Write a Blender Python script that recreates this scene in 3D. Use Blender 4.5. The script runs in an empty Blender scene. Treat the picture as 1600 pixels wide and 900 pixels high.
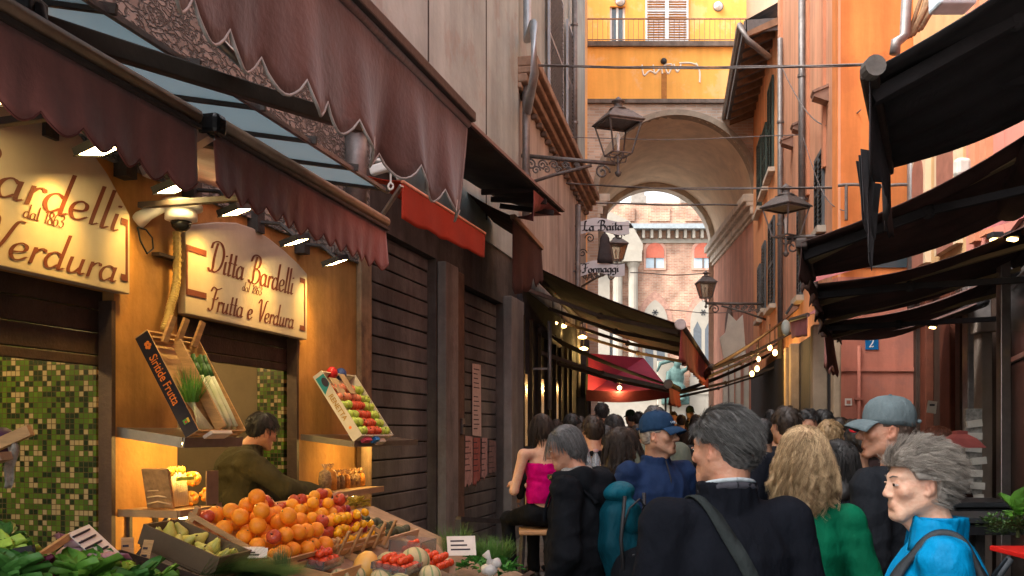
import bpy, math, random
import numpy as np
from mathutils import Vector, Matrix
random.seed(7); RNG = np.random.default_rng(7)
SC = bpy.context.scene; COL = SC.collection
R = math.radians
# ------------------------------------------------------------------ camera
F = 1500.0; HY = 675.0; CZ = 1.58          # focal length in px of the 1600 px frame, horizon row, eye height
cd = bpy.data.cameras.new('camera'); cam = bpy.data.objects.new('camera', cd); COL.objects.link(cam)
cam.location = (0, 0, CZ); cam.rotation_euler = (R(90), 0, 0)
cd.sensor_width = 36; cd.lens = 36 * F / 1600; cd.shift_y = (HY - 450) / 1600
cd.clip_start = .05; cd.clip_end = 2000
SC.camera = cam
# ------------------------------------------------------------------ light
SUN_EL, SUN_AZ = 52, 248                   # azimuth measured clockwise from +Y
w = bpy.data.worlds.new('World'); SC.world = w; w.use_nodes = True
nt = w.node_tree; nt.nodes.clear()
sky = nt.nodes.new('ShaderNodeTexSky'); sky.sky_type = 'NISHITA'; sky.sun_disc = False
sky.sun_elevation = R(SUN_EL); sky.sun_rotation = R(SUN_AZ); sky.dust_density = 4; sky.air_density = 1
hs = nt.nodes.new('ShaderNodeHueSaturation'); hs.inputs['Saturation'].default_value = .28; hs.inputs['Value'].default_value = 1.0
bg = nt.nodes.new('ShaderNodeBackground'); bg.inputs[1].default_value = .15
ou = nt.nodes.new('ShaderNodeOutputWorld')
nt.links.new(sky.outputs[0], hs.inputs['Color']); nt.links.new(hs.outputs[0], bg.inputs[0]); nt.links.new(bg.outputs[0], ou.inputs[0])
sl = bpy.data.lights.new('sun', 'SUN'); sl.energy = 1.5; sl.angle = R(25); sl.color = (1, .95, .88)
sun = bpy.data.objects.new('sun', sl); COL.objects.link(sun)
a = R(SUN_AZ); e = R(SUN_EL)
sd = Vector((math.sin(a) * math.cos(e), math.cos(a) * math.cos(e), math.sin(e)))
sun.rotation_euler = (-sd).to_track_quat('-Z', 'Y').to_euler(); sun.location = (0, 0, 30)
SC.view_settings.view_transform = 'Standard'; SC.view_settings.look = 'None'
SC.view_settings.exposure = 2.2; SC.view_settings.gamma = 1; SC.view_settings.use_curve_mapping = False
try:
    SC.cycles.max_bounces = 8; SC.cycles.diffuse_bounces = 5; SC.cycles.glossy_bounces = 3; SC.cycles.transparent_max_bounces = 8
    SC.cycles.sample_clamp_indirect = 6
except Exception: pass

# ------------------------------------------------------------------ materials
MC = {}
def M(name, col=(.5,.5,.5), rough=.8, var=.2, scale=5, bump=.15, bscale=40, metal=0, streak=0, sscale=3, spec=.3,
      emit=None, es=1, stretch=(1,1,1), attr=None, col2=None, sheen=0, trans=0, alpha=1, bdist=.01, patch=0, pcol=(.5,.5,.5), pscale=1.2, pth=.55):
    if name in MC: return MC[name]
    m = bpy.data.materials.new(name); m.use_nodes = True; MC[name] = m
    t = m.node_tree; N = t.nodes; b = N['Principled BSDF']; L = t.links.new
    b.inputs['Roughness'].default_value = rough; b.inputs['Metallic'].default_value = metal
    b.inputs['Specular IOR Level'].default_value = spec
    b.inputs['Transmission Weight'].default_value = trans; b.inputs['Alpha'].default_value = alpha
    if sheen: b.inputs['Sheen Weight'].default_value = sheen
    tc = N.new('ShaderNodeTexCoord'); mp = N.new('ShaderNodeMapping'); mp.inputs['Scale'].default_value = stretch
    L(tc.outputs['Object'], mp.inputs[0])
    n1 = N.new('ShaderNodeTexNoise'); n1.inputs['Scale'].default_value = scale; n1.inputs['Detail'].default_value = 6; n1.inputs['Roughness'].default_value = .65
    L(mp.outputs[0], n1.inputs['Vector'])
    cr = N.new('ShaderNodeMapRange'); cr.inputs[1].default_value = .3; cr.inputs[2].default_value = .7
    cr.inputs[3].default_value = 0; cr.inputs[4].default_value = 1; L(n1.outputs['Fac'], cr.inputs[0])
    mx = N.new('ShaderNodeMix'); mx.data_type = 'RGBA'
    c2 = col2 if col2 else tuple(min(1, c * (1 + var)) for c in col)
    c1 = tuple(c * (1 - var) for c in col) if not col2 else col
    mx.inputs['A'].default_value = (*c1, 1); mx.inputs['B'].default_value = (*c2, 1)
    L(cr.outputs[0], mx.inputs['Factor']); out = mx.outputs['Result']
    if attr:
        at = N.new('ShaderNodeAttribute'); at.attribute_name = attr; L(at.outputs['Fac'], mx.inputs['Factor'])
    if patch:
        n4 = N.new('ShaderNodeTexNoise'); n4.inputs['Scale'].default_value = pscale; n4.inputs['Detail'].default_value = 9; n4.inputs['Roughness'].default_value = .7
        L(mp.outputs[0], n4.inputs['Vector'])
        r4 = N.new('ShaderNodeMapRange'); r4.inputs[1].default_value = pth; r4.inputs[2].default_value = pth + .06; r4.inputs[4].default_value = patch
        L(n4.outputs['Fac'], r4.inputs[0]); m4 = N.new('ShaderNodeMix'); m4.data_type = 'RGBA'; m4.inputs['B'].default_value = (*pcol, 1)
        L(r4.outputs[0], m4.inputs['Factor']); L(out, m4.inputs['A']); out = m4.outputs['Result']
    if streak:
        m2 = N.new('ShaderNodeMapping'); m2.inputs['Scale'].default_value = (sscale, sscale, sscale * .09)
        L(tc.outputs['Object'], m2.inputs[0])
        n2 = N.new('ShaderNodeTexNoise'); n2.inputs['Scale'].default_value = 1; n2.inputs['Detail'].default_value = 8; n2.inputs['Roughness'].default_value = .6
        L(m2.outputs[0], n2.inputs['Vector'])
        r2 = N.new('ShaderNodeMapRange'); r2.inputs[1].default_value = .35; r2.inputs[2].default_value = .65
        r2.inputs[3].default_value = 1 - streak; r2.inputs[4].default_value = 1 + streak * .35; L(n2.outputs['Fac'], r2.inputs[0])
        vm = N.new('ShaderNodeVectorMath'); vm.operation = 'SCALE'; L(out, vm.inputs[0]); L(r2.outputs[0], vm.inputs['Scale']); out = vm.outputs[0]
    L(out, b.inputs['Base Color'])
    if bump:
        n3 = N.new('ShaderNodeTexNoise'); n3.inputs['Scale'].default_value = bscale; n3.inputs['Detail'].default_value = 5
        L(mp.outputs[0], n3.inputs['Vector'])
        bp = N.new('ShaderNodeBump'); bp.inputs['Strength'].default_value = bump; bp.inputs['Distance'].default_value = bdist
        L(n3.outputs['Fac'], bp.inputs['Height']); L(bp.outputs[0], b.inputs['Normal'])
    if emit:
        b.inputs['Emission Color'].default_value = (*emit, 1); b.inputs['Emission Strength'].default_value = es
    return m
def wallcoord(t, u):
    N = t.nodes; L = t.links.new
    tc = N.new('ShaderNodeTexCoord'); d = N.new('ShaderNodeVectorMath'); d.operation = 'DOT_PRODUCT'; d.inputs[1].default_value = (u[0], u[1], 0)
    L(tc.outputs['Object'], d.inputs[0]); s = N.new('ShaderNodeSeparateXYZ'); L(tc.outputs['Object'], s.inputs[0])
    c = N.new('ShaderNodeCombineXYZ'); L(d.outputs['Value'], c.inputs[0]); L(s.outputs[2], c.inputs[1]); return c.outputs[0]
def M_brick(name, u, c1, c2, mortar, scale=1, bw=.26, rh=.075, ms=.012, bump=.6, stain=.3, rough=.9):
    if name in MC: return MC[name]
    m = bpy.data.materials.new(name); m.use_nodes = True; MC[name] = m
    t = m.node_tree; N = t.nodes; b = N['Principled BSDF']; L = t.links.new; b.inputs['Roughness'].default_value = rough
    b.inputs['Specular IOR Level'].default_value = .2
    v = wallcoord(t, u)
    br = N.new('ShaderNodeTexBrick'); br.inputs['Scale'].default_value = scale; br.inputs['Brick Width'].default_value = bw; br.inputs['Row Height'].default_value = rh
    br.inputs['Mortar Size'].default_value = ms; br.inputs['Mortar Smooth'].default_value = .3; br.inputs['Bias'].default_value = .1
    br.inputs['Color1'].default_value = (*c1, 1); br.inputs['Color2'].default_value = (*c2, 1); br.inputs['Mortar'].default_value = (*mortar, 1)
    n0 = N.new('ShaderNodeTexNoise'); n0.inputs['Scale'].default_value = 9; n0.inputs['Detail'].default_value = 3
    L(v, n0.inputs['Vector']); va = N.new('ShaderNodeVectorMath'); va.operation = 'MULTIPLY_ADD'; va.inputs[1].default_value = (.03, .02, 0)
    L(n0.outputs['Color'], va.inputs[0]); L(v, va.inputs[2]); L(va.outputs[0], br.inputs['Vector'])
    n = N.new('ShaderNodeTexNoise'); n.inputs['Scale'].default_value = 1.3; n.inputs['Detail'].default_value = 9; L(v, n.inputs['Vector'])
    r = N.new('ShaderNodeMapRange'); r.inputs[1].default_value = .3; r.inputs[2].default_value = .7; r.inputs[3].default_value = 1 - stain; r.inputs[4].default_value = 1 + stain
    L(n.outputs['Fac'], r.inputs[0]); vm = N.new('ShaderNodeVectorMath'); vm.operation = 'SCALE'; L(br.outputs['Color'], vm.inputs[0]); L(r.outputs[0], vm.inputs['Scale'])
    L(vm.outputs[0], b.inputs['Base Color'])
    bp = N.new('ShaderNodeBump'); bp.inputs['Strength'].default_value = bump; bp.inputs['Distance'].default_value = .012; bp.invert = True
    L(br.outputs['Fac'], bp.inputs['Height']); L(bp.outputs[0], b.inputs['Normal'])
    return m
def M_mosaic(name, u, size=.029):
    m = bpy.data.materials.new(name); m.use_nodes = True; MC[name] = m
    t = m.node_tree; N = t.nodes; b = N['Principled BSDF']; L = t.links.new; b.inputs['Roughness'].default_value = .25
    v = wallcoord(t, u)
    sc = N.new('ShaderNodeVectorMath'); sc.operation = 'SCALE'; sc.inputs['Scale'].default_value = 1 / size; L(v, sc.inputs[0])
    fl = N.new('ShaderNodeVectorMath'); fl.operation = 'FLOOR'; L(sc.outputs[0], fl.inputs[0])
    fr = N.new('ShaderNodeVectorMath'); fr.operation = 'FRACTION'; L(sc.outputs[0], fr.inputs[0])
    wn = N.new('ShaderNodeTexWhiteNoise'); wn.noise_dimensions = '2D'; L(fl.outputs[0], wn.inputs['Vector'])
    cr = N.new('ShaderNodeValToRGB'); cr.color_ramp.interpolation = 'CONSTANT'; e = cr.color_ramp.elements
    e[0].position = 0; e[0].color = (.05, .1, .012, 1); e[1].position = .3; e[1].color = (.035, .075, .01, 1)
    for p, c in ((.45, (.012, .025, .008, 1)), (.75, (.26, .21, .12, 1)), (.95, (.07, .13, .015, 1))):
        q = e.new(p); q.color = c
    L(wn.outputs['Value'], cr.inputs[0])
    sp = N.new('ShaderNodeSeparateXYZ'); L(fr.outputs[0], sp.inputs[0])
    def edge(o):
        a_ = N.new('ShaderNodeMath'); a_.operation = 'SUBTRACT'; a_.inputs[1].default_value = .5; L(o, a_.inputs[0])
        b_ = N.new('ShaderNodeMath'); b_.operation = 'ABSOLUTE'; L(a_.outputs[0], b_.inputs[0]); return b_.outputs[0]
    mxm = N.new('ShaderNodeMath'); mxm.operation = 'MAXIMUM'; L(edge(sp.outputs[0]), mxm.inputs[0]); L(edge(sp.outputs[1]), mxm.inputs[1])
    gt = N.new('ShaderNodeMath'); gt.operation = 'GREATER_THAN'; gt.inputs[1].default_value = .43; L(mxm.outputs[0], gt.inputs[0])
    mx = N.new('ShaderNodeMix'); mx.data_type = 'RGBA'; L(gt.outputs[0], mx.inputs['Factor']); L(cr.outputs[0], mx.inputs['A']); mx.inputs['B'].default_value = (.06, .04, .02, 1)
    L(mx.outputs['Result'], b.inputs['Base Color'])
    bp = N.new('ShaderNodeBump'); bp.inputs['Strength'].default_value = .5; bp.inputs['Distance'].default_value = .003; bp.invert = True
    L(gt.outputs[0], bp.inputs['Height']); L(bp.outputs[0], b.inputs['Normal'])
    return m
def M_stone(name, c1, c2, gap, scale=5):
    m = bpy.data.materials.new(name); m.use_nodes = True; MC[name] = m
    t = m.node_tree; N = t.nodes; b = N['Principled BSDF']; L = t.links.new; b.inputs['Roughness'].default_value = .95
    tc = N.new('ShaderNodeTexCoord'); mp = N.new('ShaderNodeMapping'); mp.inputs['Scale'].default_value = (1, 1, 1.9); L(tc.outputs['Object'], mp.inputs[0])
    nn = N.new('ShaderNodeTexNoise'); nn.inputs['Scale'].default_value = 7; nn.inputs['Detail'].default_value = 5; L(mp.outputs[0], nn.inputs['Vector']); va = N.new('ShaderNodeVectorMath'); va.operation = 'MULTIPLY_ADD'; va.inputs[1].default_value = (.3,.3,.3); L(nn.outputs['Color'], va.inputs[0]); L(mp.outputs[0], va.inputs[2]); mp = va
    v = N.new('ShaderNodeTexVoronoi'); v.inputs['Scale'].default_value = scale; L(mp.outputs[0], v.inputs['Vector'])
    v2 = N.new('ShaderNodeTexVoronoi'); v2.feature = 'DISTANCE_TO_EDGE'; v2.inputs['Scale'].default_value = scale; L(mp.outputs[0], v2.inputs['Vector'])
    mx = N.new('ShaderNodeMix'); mx.data_type = 'RGBA'; mx.inputs['A'].default_value = (*c1, 1); mx.inputs['B'].default_value = (*c2, 1)
    s = N.new('ShaderNodeSeparateXYZ'); L(v.outputs['Color'], s.inputs[0]); L(s.outputs[0], mx.inputs['Factor'])
    r = N.new('ShaderNodeMapRange'); r.inputs[1].default_value = 0; r.inputs[2].default_value = .16; L(v2.outputs['Distance'], r.inputs[0])
    m2 = N.new('ShaderNodeMix'); m2.data_type = 'RGBA'; m2.inputs['A'].default_value = (*gap, 1); L(r.outputs[0], m2.inputs['Factor']); L(mx.outputs['Result'], m2.inputs['B'])
    L(m2.outputs['Result'], b.inputs['Base Color'])
    bp = N.new('ShaderNodeBump'); bp.inputs['Strength'].default_value = 1; bp.inputs['Distance'].default_value = .03; L(r.outputs[0], bp.inputs['Height']); L(bp.outputs[0], b.inputs['Normal'])
    return m

# ------------------------------------------------------------------ objects
def props(o, label=None, cat=None, group=None, kind=None):
    if label: o['label'] = label
    if cat: o['category'] = cat
    if group: o['group'] = group
    if kind: o['kind'] = kind
    return o
def thing(name, label, cat, loc=(0,0,0), group=None):
    o = bpy.data.objects.new(name, None); COL.objects.link(o); o.location = loc; o.empty_display_size = .1
    return props(o, label, cat, group)
def worldloc(o):
    v = Vector(o.location)
    while o.parent: o = o.parent; v = v + o.location
    return v
SPLIT = {'door_frame','column','end_slats','side_slats','vault_rib','corner_posts','mullion','glazing','pilaster_strip','bracket','stake','post','pole','lights','clip','ribs_','corbels','arm','kumquats','wall_joint','side_wing','merlon','stretcher','notches','print_','rafters','price_card'}
class MB:
    def __init__(s, T=None): s.v = []; s.f = []; s.T = T; s.mi = []; s.cur = 0
    def add(s, vs, fs):
        n = len(s.v); T = s.T
        for p in vs:
            p = Vector(p); s.v.append(tuple(T @ p) if T is not None else tuple(p))
        for q in fs: s.f.append(tuple(i + n for i in q)); s.mi.append(s.cur)
        return s
    def box(s, x0, x1, y0, y1, z0, z1, X=None):
        vs = [(x, y, z) for x in (x0, x1) for y in (y0, y1) for z in (z0, z1)]
        if X is not None: vs = [X @ Vector(p) for p in vs]
        return s.add(vs, [(0,1,3,2),(4,6,7,5),(0,4,5,1),(2,3,7,6),(0,2,6,4),(1,5,7,3)])
    def cbox(s, c, sz, X=None):
        h = [q / 2 for q in sz]
        if X is None: return s.box(c[0]-h[0], c[0]+h[0], c[1]-h[1], c[1]+h[1], c[2]-h[2], c[2]+h[2])
        return s.box(-h[0], h[0], -h[1], h[1], -h[2], h[2], Matrix.Translation(c) @ X)
    def bar(s, a, b, w=.03, h=None, up=(0,0,1)):
        a = Vector(a); b = Vector(b); h = h or w; d = (b - a); l = d.length; d.normalize()
        x = d.cross(Vector(up)); 
        if x.length < 1e-4: x = d.cross(Vector((1,0,0)))
        x.normalize(); y = x.cross(d)
        vs = [p + x * (i * w / 2) + y * (j * h / 2) for p in (a, b) for i in (-1, 1) for j in (-1, 1)]
        return s.add(vs, [(0,1,3,2),(4,6,7,5),(0,4,5,1),(2,3,7,6),(0,2,6,4),(1,5,7,3)])
    def tube(s, pts, r, n=8, cap=True):
        pts = [Vector(p) for p in pts]; m = len(pts); rr = r if isinstance(r, (list, tuple)) else [r] * m
        vs = []; prev = None
        for i, p in enumerate(pts):
            d = (pts[min(i+1, m-1)] - pts[max(i-1, 0)])
            if d.length < 1e-9: d = Vector((0,0,1))
            d.normalize()
            if prev is None:
                x = d.cross(Vector((0,0,1)))
                if x.length < .1: x = d.cross(Vector((1,0,0)))
            else: x = prev - d * prev.dot(d)
            if x.length < 1e-6: x = d.cross(Vector((1,0,0)))
            x.normalize(); prev = x; y = d.cross(x)
            for k in range(n):
                a = 2 * math.pi * k / n; vs.append(p + (x * math.cos(a) + y * math.sin(a)) * rr[i])
        fs = [(i*n+k, i*n+(k+1)%n, (i+1)*n+(k+1)%n, (i+1)*n+k) for i in range(m-1) for k in range(n)]
        if cap: fs += [tuple(range(n-1, -1, -1)), tuple(range((m-1)*n, m*n))]
        return s.add(vs, fs)
    def lathe(s, prof, c=(0,0,0), n=20, X=None, sq=False, ph=0):
        vs = []
        for r, z in prof:
            for k in range(n):
                a = 2 * math.pi * (k + ph) / n; p = Vector((r * math.cos(a), r * math.sin(a), z))
                if X is not None: p = X @ p
                vs.append(p + Vector(c))
        m = len(prof)
        fs = [(i*n+k, i*n+(k+1)%n, (i+1)*n+(k+1)%n, (i+1)*n+k) for i in range(m-1) for k in range(n)]
        if prof[0][0] > 1e-5: fs.append(tuple(range(n-1, -1, -1)))
        if prof[-1][0] > 1e-5: fs.append(tuple(range((m-1)*n, m*n)))
        return s.add(vs, fs)
    def ell(s, c, r, n=12, m=8, X=None):
        pr = [(math.sin(math.pi*i/m), -math.cos(math.pi*i/m)) for i in range(m+1)]
        D = Matrix.Diagonal((r[0], r[1], r[2], 1)) if not isinstance(r, (int, float)) else Matrix.Diagonal((r, r, r, 1))
        return s.lathe([(max(a, 0), b) for a, b in pr], c, n, (X @ D) if X is not None else D)
    def prism(s, poly, z0, z1, X=None):
        n = len(poly); vs = [(x, y, z0) for x, y in poly] + [(x, y, z1) for x, y in poly]
        if X is not None: vs = [X @ Vector(p) for p in vs]
        return s.add(vs, [tuple(range(n-1, -1, -1)), tuple(range(n, 2*n))] + [(i, (i+1)%n, n+(i+1)%n, n+i) for i in range(n)])
    def sheet(s, fn, nu, nv):
        vs = [fn(i/nu, j/nv) for i in range(nu+1) for j in range(nv+1)]
        return s.add(vs, [(i*(nv+1)+j, (i+1)*(nv+1)+j, (i+1)*(nv+1)+j+1, i*(nv+1)+j+1) for i in range(nu) for j in range(nv)])
    def holes(s, x0, x1, y0, y1, hs, t=.3, back=True):
        xs = sorted({x0, x1, *[min(max(v, x0), x1) for h in hs for v in h[:2]]}); ys = sorted({y0, y1, *[min(max(v, y0), y1) for h in hs for v in h[2:4]]})
        ins = lambda x, y: any(h[0] < x < h[1] and h[2] < y < h[3] for h in hs)
        for i in range(len(xs)-1):
            for j in range(len(ys)-1):
                a, b, c, d = xs[i], xs[i+1], ys[j], ys[j+1]
                if ins((a+b)/2, (c+d)/2): continue
                s.add([(a,c,0),(b,c,0),(b,d,0),(a,d,0)], [(0,1,2,3)])
                if back: s.add([(a,c,-t),(b,c,-t),(b,d,-t),(a,d,-t)], [(3,2,1,0)])
        for h in hs:
            a, b, c, d = max(h[0], x0), min(h[1], x1), max(h[2], y0), min(h[3], y1)
            s.add([(a,c,0),(a,d,0),(a,d,-t),(a,c,-t)], [(0,1,2,3)]); s.add([(b,c,0),(b,d,0),(b,d,-t),(b,c,-t)], [(3,2,1,0)])
            s.add([(a,c,0),(b,c,0),(b,c,-t),(a,c,-t)], [(3,2,1,0)]); s.add([(a,d,0),(b,d,0),(b,d,-t),(a,d,-t)], [(0,1,2,3)])
        for (p, q) in (((x0,y0),(x1,y0)), ((x1,y0),(x1,y1)), ((x1,y1),(x0,y1)), ((x0,y1),(x0,y0))):
            s.add([(*p,0),(*q,0),(*q,-t),(*p,-t)], [(0,3,2,1)])
        return s
    def clusters(s):
        par = list(range(len(s.v)))
        def fd(a):
            while par[a] != a: par[a] = par[par[a]]; a = par[a]
            return a
        for f in s.f:
            for q in f[1:]: par[fd(q)] = fd(f[0])
        cs = {}
        for i in range(len(s.v)): cs.setdefault(fd(i), []).append(i)
        bb = [[ids, [min(s.v[i][k] for i in ids)-.012 for k in range(3)], [max(s.v[i][k] for i in ids)+.012 for k in range(3)]] for ids in cs.values()]
        ch = True
        while ch:
            ch = False
            for a in range(len(bb)):
                for b in range(a+1, len(bb)):
                    A, B = bb[a], bb[b]
                    if all(A[1][k] <= B[2][k] and B[1][k] <= A[2][k] for k in range(3)):
                        A[0] += B[0]; A[1] = [min(x, y) for x, y in zip(A[1], B[1])]; A[2] = [max(x, y) for x, y in zip(A[2], B[2])]; bb.pop(b); ch = True; break
                if ch: break
        out = []
        for ids, _, _ in bb:
            st = set(ids); mp = {j: i for i, j in enumerate(ids)}; m = MB(); m.v = [s.v[j] for j in ids]
            for f, mi in zip(s.f, s.mi):
                if f[0] in st: m.f.append(tuple(mp[j] for j in f)); m.mi.append(mi)
            out.append(m)
        return out
    def build(s, name, mat=None, parent=None, smooth=False, bevel=0, solid=0, sub=0):
        if name in SPLIT and parent is not None and len(s.f) < 1500:
            cl = s.clusters()
            if 1 < len(cl) <= 60:
                return [c.build1(name, mat, parent, smooth, bevel, solid, sub) for c in cl][0]
        return s.build1(name, mat, parent, smooth, bevel, solid, sub)
    def build1(s, name, mat=None, parent=None, smooth=False, bevel=0, solid=0, sub=0):
        me = bpy.data.meshes.new(name)
        off = worldloc(parent) if parent is not None else Vector((0,0,0))
        vs = [(p[0]-off[0], p[1]-off[1], p[2]-off[2]) for p in s.v]
        me.from_pydata(vs, [], s.f)
        mats = mat if isinstance(mat, list) else [mat]
        for q in mats:
            if q: me.materials.append(q)
        if len(mats) > 1: me.polygons.foreach_set('material_index', s.mi)
        if smooth: me.polygons.foreach_set('use_smooth', [True] * len(me.polygons))
        me.validate(); me.update()
        o = bpy.data.objects.new(name, me); COL.objects.link(o)
        if parent is not None: o.parent = parent
        if solid: md = o.modifiers.new('solid', 'SOLIDIFY'); md.thickness = solid; md.offset = 0
        if bevel: md = o.modifiers.new('bevel', 'BEVEL'); md.width = bevel; md.segments = 2; md.limit_method = 'ANGLE'
        if sub: md = o.modifiers.new('sub', 'SUBSURF'); md.levels = sub; md.render_levels = sub
        return o
def rebase(o, loc):
    """move a top-level mesh's origin to loc without moving the mesh"""
    loc = Vector(loc); n = len(o.data.vertices); a = np.empty(n*3, 'f'); o.data.vertices.foreach_get('co', a)
    a = a.reshape(-1, 3) - np.array(loc, 'f'); o.data.vertices.foreach_set('co', a.ravel()); o.location = loc; o.data.update(); return o
def struct(o): o['kind'] = 'structure'; return o
def dup(o, loc=None, rot=None, scale=None, label=None, group=None, mats=None):
    def cp(x, par):
        c = x.copy(); COL.objects.link(c); c.parent = par
        for ch in x.children: cp(ch, c)
        return c
    c = cp(o, None)
    if loc is not None: c.location = loc
    if rot is not None: c.rotation_euler = rot
    if scale is not None: c.scale = (scale,)*3 if isinstance(scale, (int, float)) else scale
    if label: c['label'] = label
    if group: c['group'] = group
    return c
def setmat(o, m):
    if o.material_slots: o.material_slots[0].link = 'OBJECT'; o.material_slots[0].material = m
def P(px, py, Y): return Vector(((px - 800) / F * Y, Y, CZ + (HY - py) / F * Y))
class Wall:
    """vertical plane; local coords (along, up, out)"""
    def __init__(s, p0, p1):
        s.p = Vector((*p0, 0)); d = Vector((*p1, 0)) - s.p; s.len = d.length; s.u = d.normalized(); s.n = Vector((s.u.y, -s.u.x, 0))
        s.T = Matrix(((s.u.x, 0, s.n.x, s.p.x), (s.u.y, 0, s.n.y, s.p.y), (0, 1, 0, 0), (0, 0, 0, 1)))
    def at(s, a, z, o=0): return s.T @ Vector((a, z, o))
    def s_of(s, px, o=0):
        k = (px - 800) / F; q = s.p + s.n * o
        return (k * q.y - q.x) / (s.u.x - k * s.u.y)
    def hit(s, px, py, o=0):
        a = s.s_of(px, o); Y = (s.p + s.n * o + s.u * a).y
        return a, CZ + (HY - py) / F * Y
    def sY(s, Y): return (Y - s.p.y) / s.u.y
def gz(Y): return .011 * max(0, Y)
def spot(parent, loc, target, power, col=(1,.6,.2), size=1.6, blend=.6, rad=.03):
    l = bpy.data.lights.new('lamp_light', 'SPOT'); l.energy = power; l.color = col; l.spot_size = size; l.spot_blend = blend; l.shadow_soft_size = rad
    o = bpy.data.objects.new('lamp_light', l); COL.objects.link(o); off = worldloc(parent); o.parent = parent; o.location = Vector(loc) - off
    o.rotation_euler = (Vector(target) - Vector(loc)).to_track_quat('-Z', 'Y').to_euler(); return o
def point(parent, loc, power, col=(1,.6,.2), rad=.04):
    l = bpy.data.lights.new('lamp_light', 'POINT'); l.energy = power; l.color = col; l.shadow_soft_size = rad
    o = bpy.data.objects.new('lamp_light', l); COL.objects.link(o); o.parent = parent; o.location = Vector(loc) - worldloc(parent); return o

# ------------------------------------------------------------------ lettering drawn with a broad pen
_bowl = [(.33,.36),(.22,.455),(.09,.38),(.04,.2),(.1,.03),(.2,.01),(.33,.14)]; _tail = [(.35,.1),(.385,.01),(.46,.07)]
G = {'a':([_bowl,[(.35,.45)]+_tail],.47),'d':([_bowl,[(.35,1.0)]+_tail],.47),'e':([[(.06,.2),(.28,.26),(.3,.4),(.2,.46),(.08,.38),(.04,.2),(.12,.03),(.24,.02),(.37,.13)]],.39),
 'i':([[(.09,.45),(.09,.1),(.13,.01),(.21,.07)],[(.09,.62),(.1,.67)]],.22),'l':([[(.09,1.0),(.09,.1),(.13,.01),(.21,.07)]],.22),
 'r':([[(.09,.45),(.09,0)],[(.09,.28),(.17,.42),(.27,.45),(.3,.37)]],.32),'t':([[(.12,.78),(.12,.1),(.16,.01),(.26,.07)],[(.02,.45),(.25,.46)]],.27),
 'u':([[(.09,.45),(.09,.12),(.15,.01),(.25,.05),(.34,.2)],[(.35,.45)]+_tail],.48),'o':([[(.2,.45),(.07,.38),(.04,.22),(.08,.06),(.2,.0),(.33,.07),(.37,.22),(.33,.38),(.2,.45)]],.42),
 'm':([[(.08,.45),(.08,0)],[(.08,.3),(.18,.45),(.27,.41),(.28,.3),(.28,0)],[(.28,.3),(.38,.45),(.47,.41),(.48,.3),(.48,.05),(.55,.02)]],.58),
 'g':([_bowl,[(.35,.45),(.35,-.15),(.28,-.28),(.14,-.3),(.05,-.2)]],.44),
 'D':([[(.3,.98),(.24,.5),(.25,.1),(.12,0),(.02,.1)],[(.02,.75),(.08,.95),(.3,1.03),(.52,.98),(.7,.75),(.72,.45),(.6,.14),(.36,0),(.2,.06)]],.8),
 'B':([[(.32,.98),(.26,.5),(.27,.1),(.12,0),(.02,.1)],[(.02,.75),(.1,.97),(.3,1.03),(.5,.98),(.58,.82),(.5,.6),(.3,.54)],[(.3,.54),(.56,.5),(.66,.28),(.52,.04),(.3,.0),(.2,.06)]],.72),
 'F':([[(.34,.95),(.28,.5),(.27,.1),(.14,0),(.02,.1)],[(.02,.8),(.12,1.0),(.38,.94),(.64,1.04)],[(.16,.5),(.45,.52),(.48,.62)]],.55),
 'V':([[(.0,.8),(.1,1.0),(.2,.92),(.24,.5),(.32,.0)],[(.32,0),(.44,.4),(.56,.95),(.7,1.0)]],.6),
 'L':([[(.4,.9),(.3,1.0),(.26,.5),(.22,.1),(.05,.04)],[(.05,.04),(.3,.1),(.5,0),(.6,.14)]],.62),
 '1':([[(.04,.75),(.17,.9),(.17,0)]],.3),'8':([[(.2,.48),(.06,.65),(.1,.85),(.2,.9),(.3,.85),(.34,.65),(.2,.48),(.05,.28),(.08,.05),(.2,0),(.32,.05),(.36,.28),(.2,.48)]],.42),
 '6':([[(.33,.82),(.2,.9),(.08,.7),(.04,.35),(.1,.05),(.2,0),(.32,.08),(.35,.28),(.3,.45),(.2,.5),(.07,.36)]],.42),
 '3':([[(.05,.78),(.18,.9),(.3,.82),(.3,.62),(.15,.5),(.32,.4),(.35,.18),(.2,0),(.04,.12)]],.4),
 '2':([[(.05,.68),(.1,.86),(.22,.9),(.33,.74),(.28,.45),(.04,.03),(.2,.08),(.36,.03),(.38,.14)]],.42),' ':([],.3)}
def crom(pts, k=6):
    if len(pts) < 3: return pts
    o = []
    for i in range(len(pts)-1):
        p0, p1, p2, p3 = pts[max(i-1,0)], pts[i], pts[i+1], pts[min(i+2, len(pts)-1)]
        for j in range(k):
            t = j/k; o.append(tuple(.5*((2*b)+(-a_+c)*t+(2*a_-5*b+4*c-d)*t*t+(-a_+3*b-3*c+d)*t**3) for a_, b, c, d in zip(p0, p1, p2, p3)))
    o.append(pts[-1]); return o
def tlen(s): return sum(G[c][1] for c in s)
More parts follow.
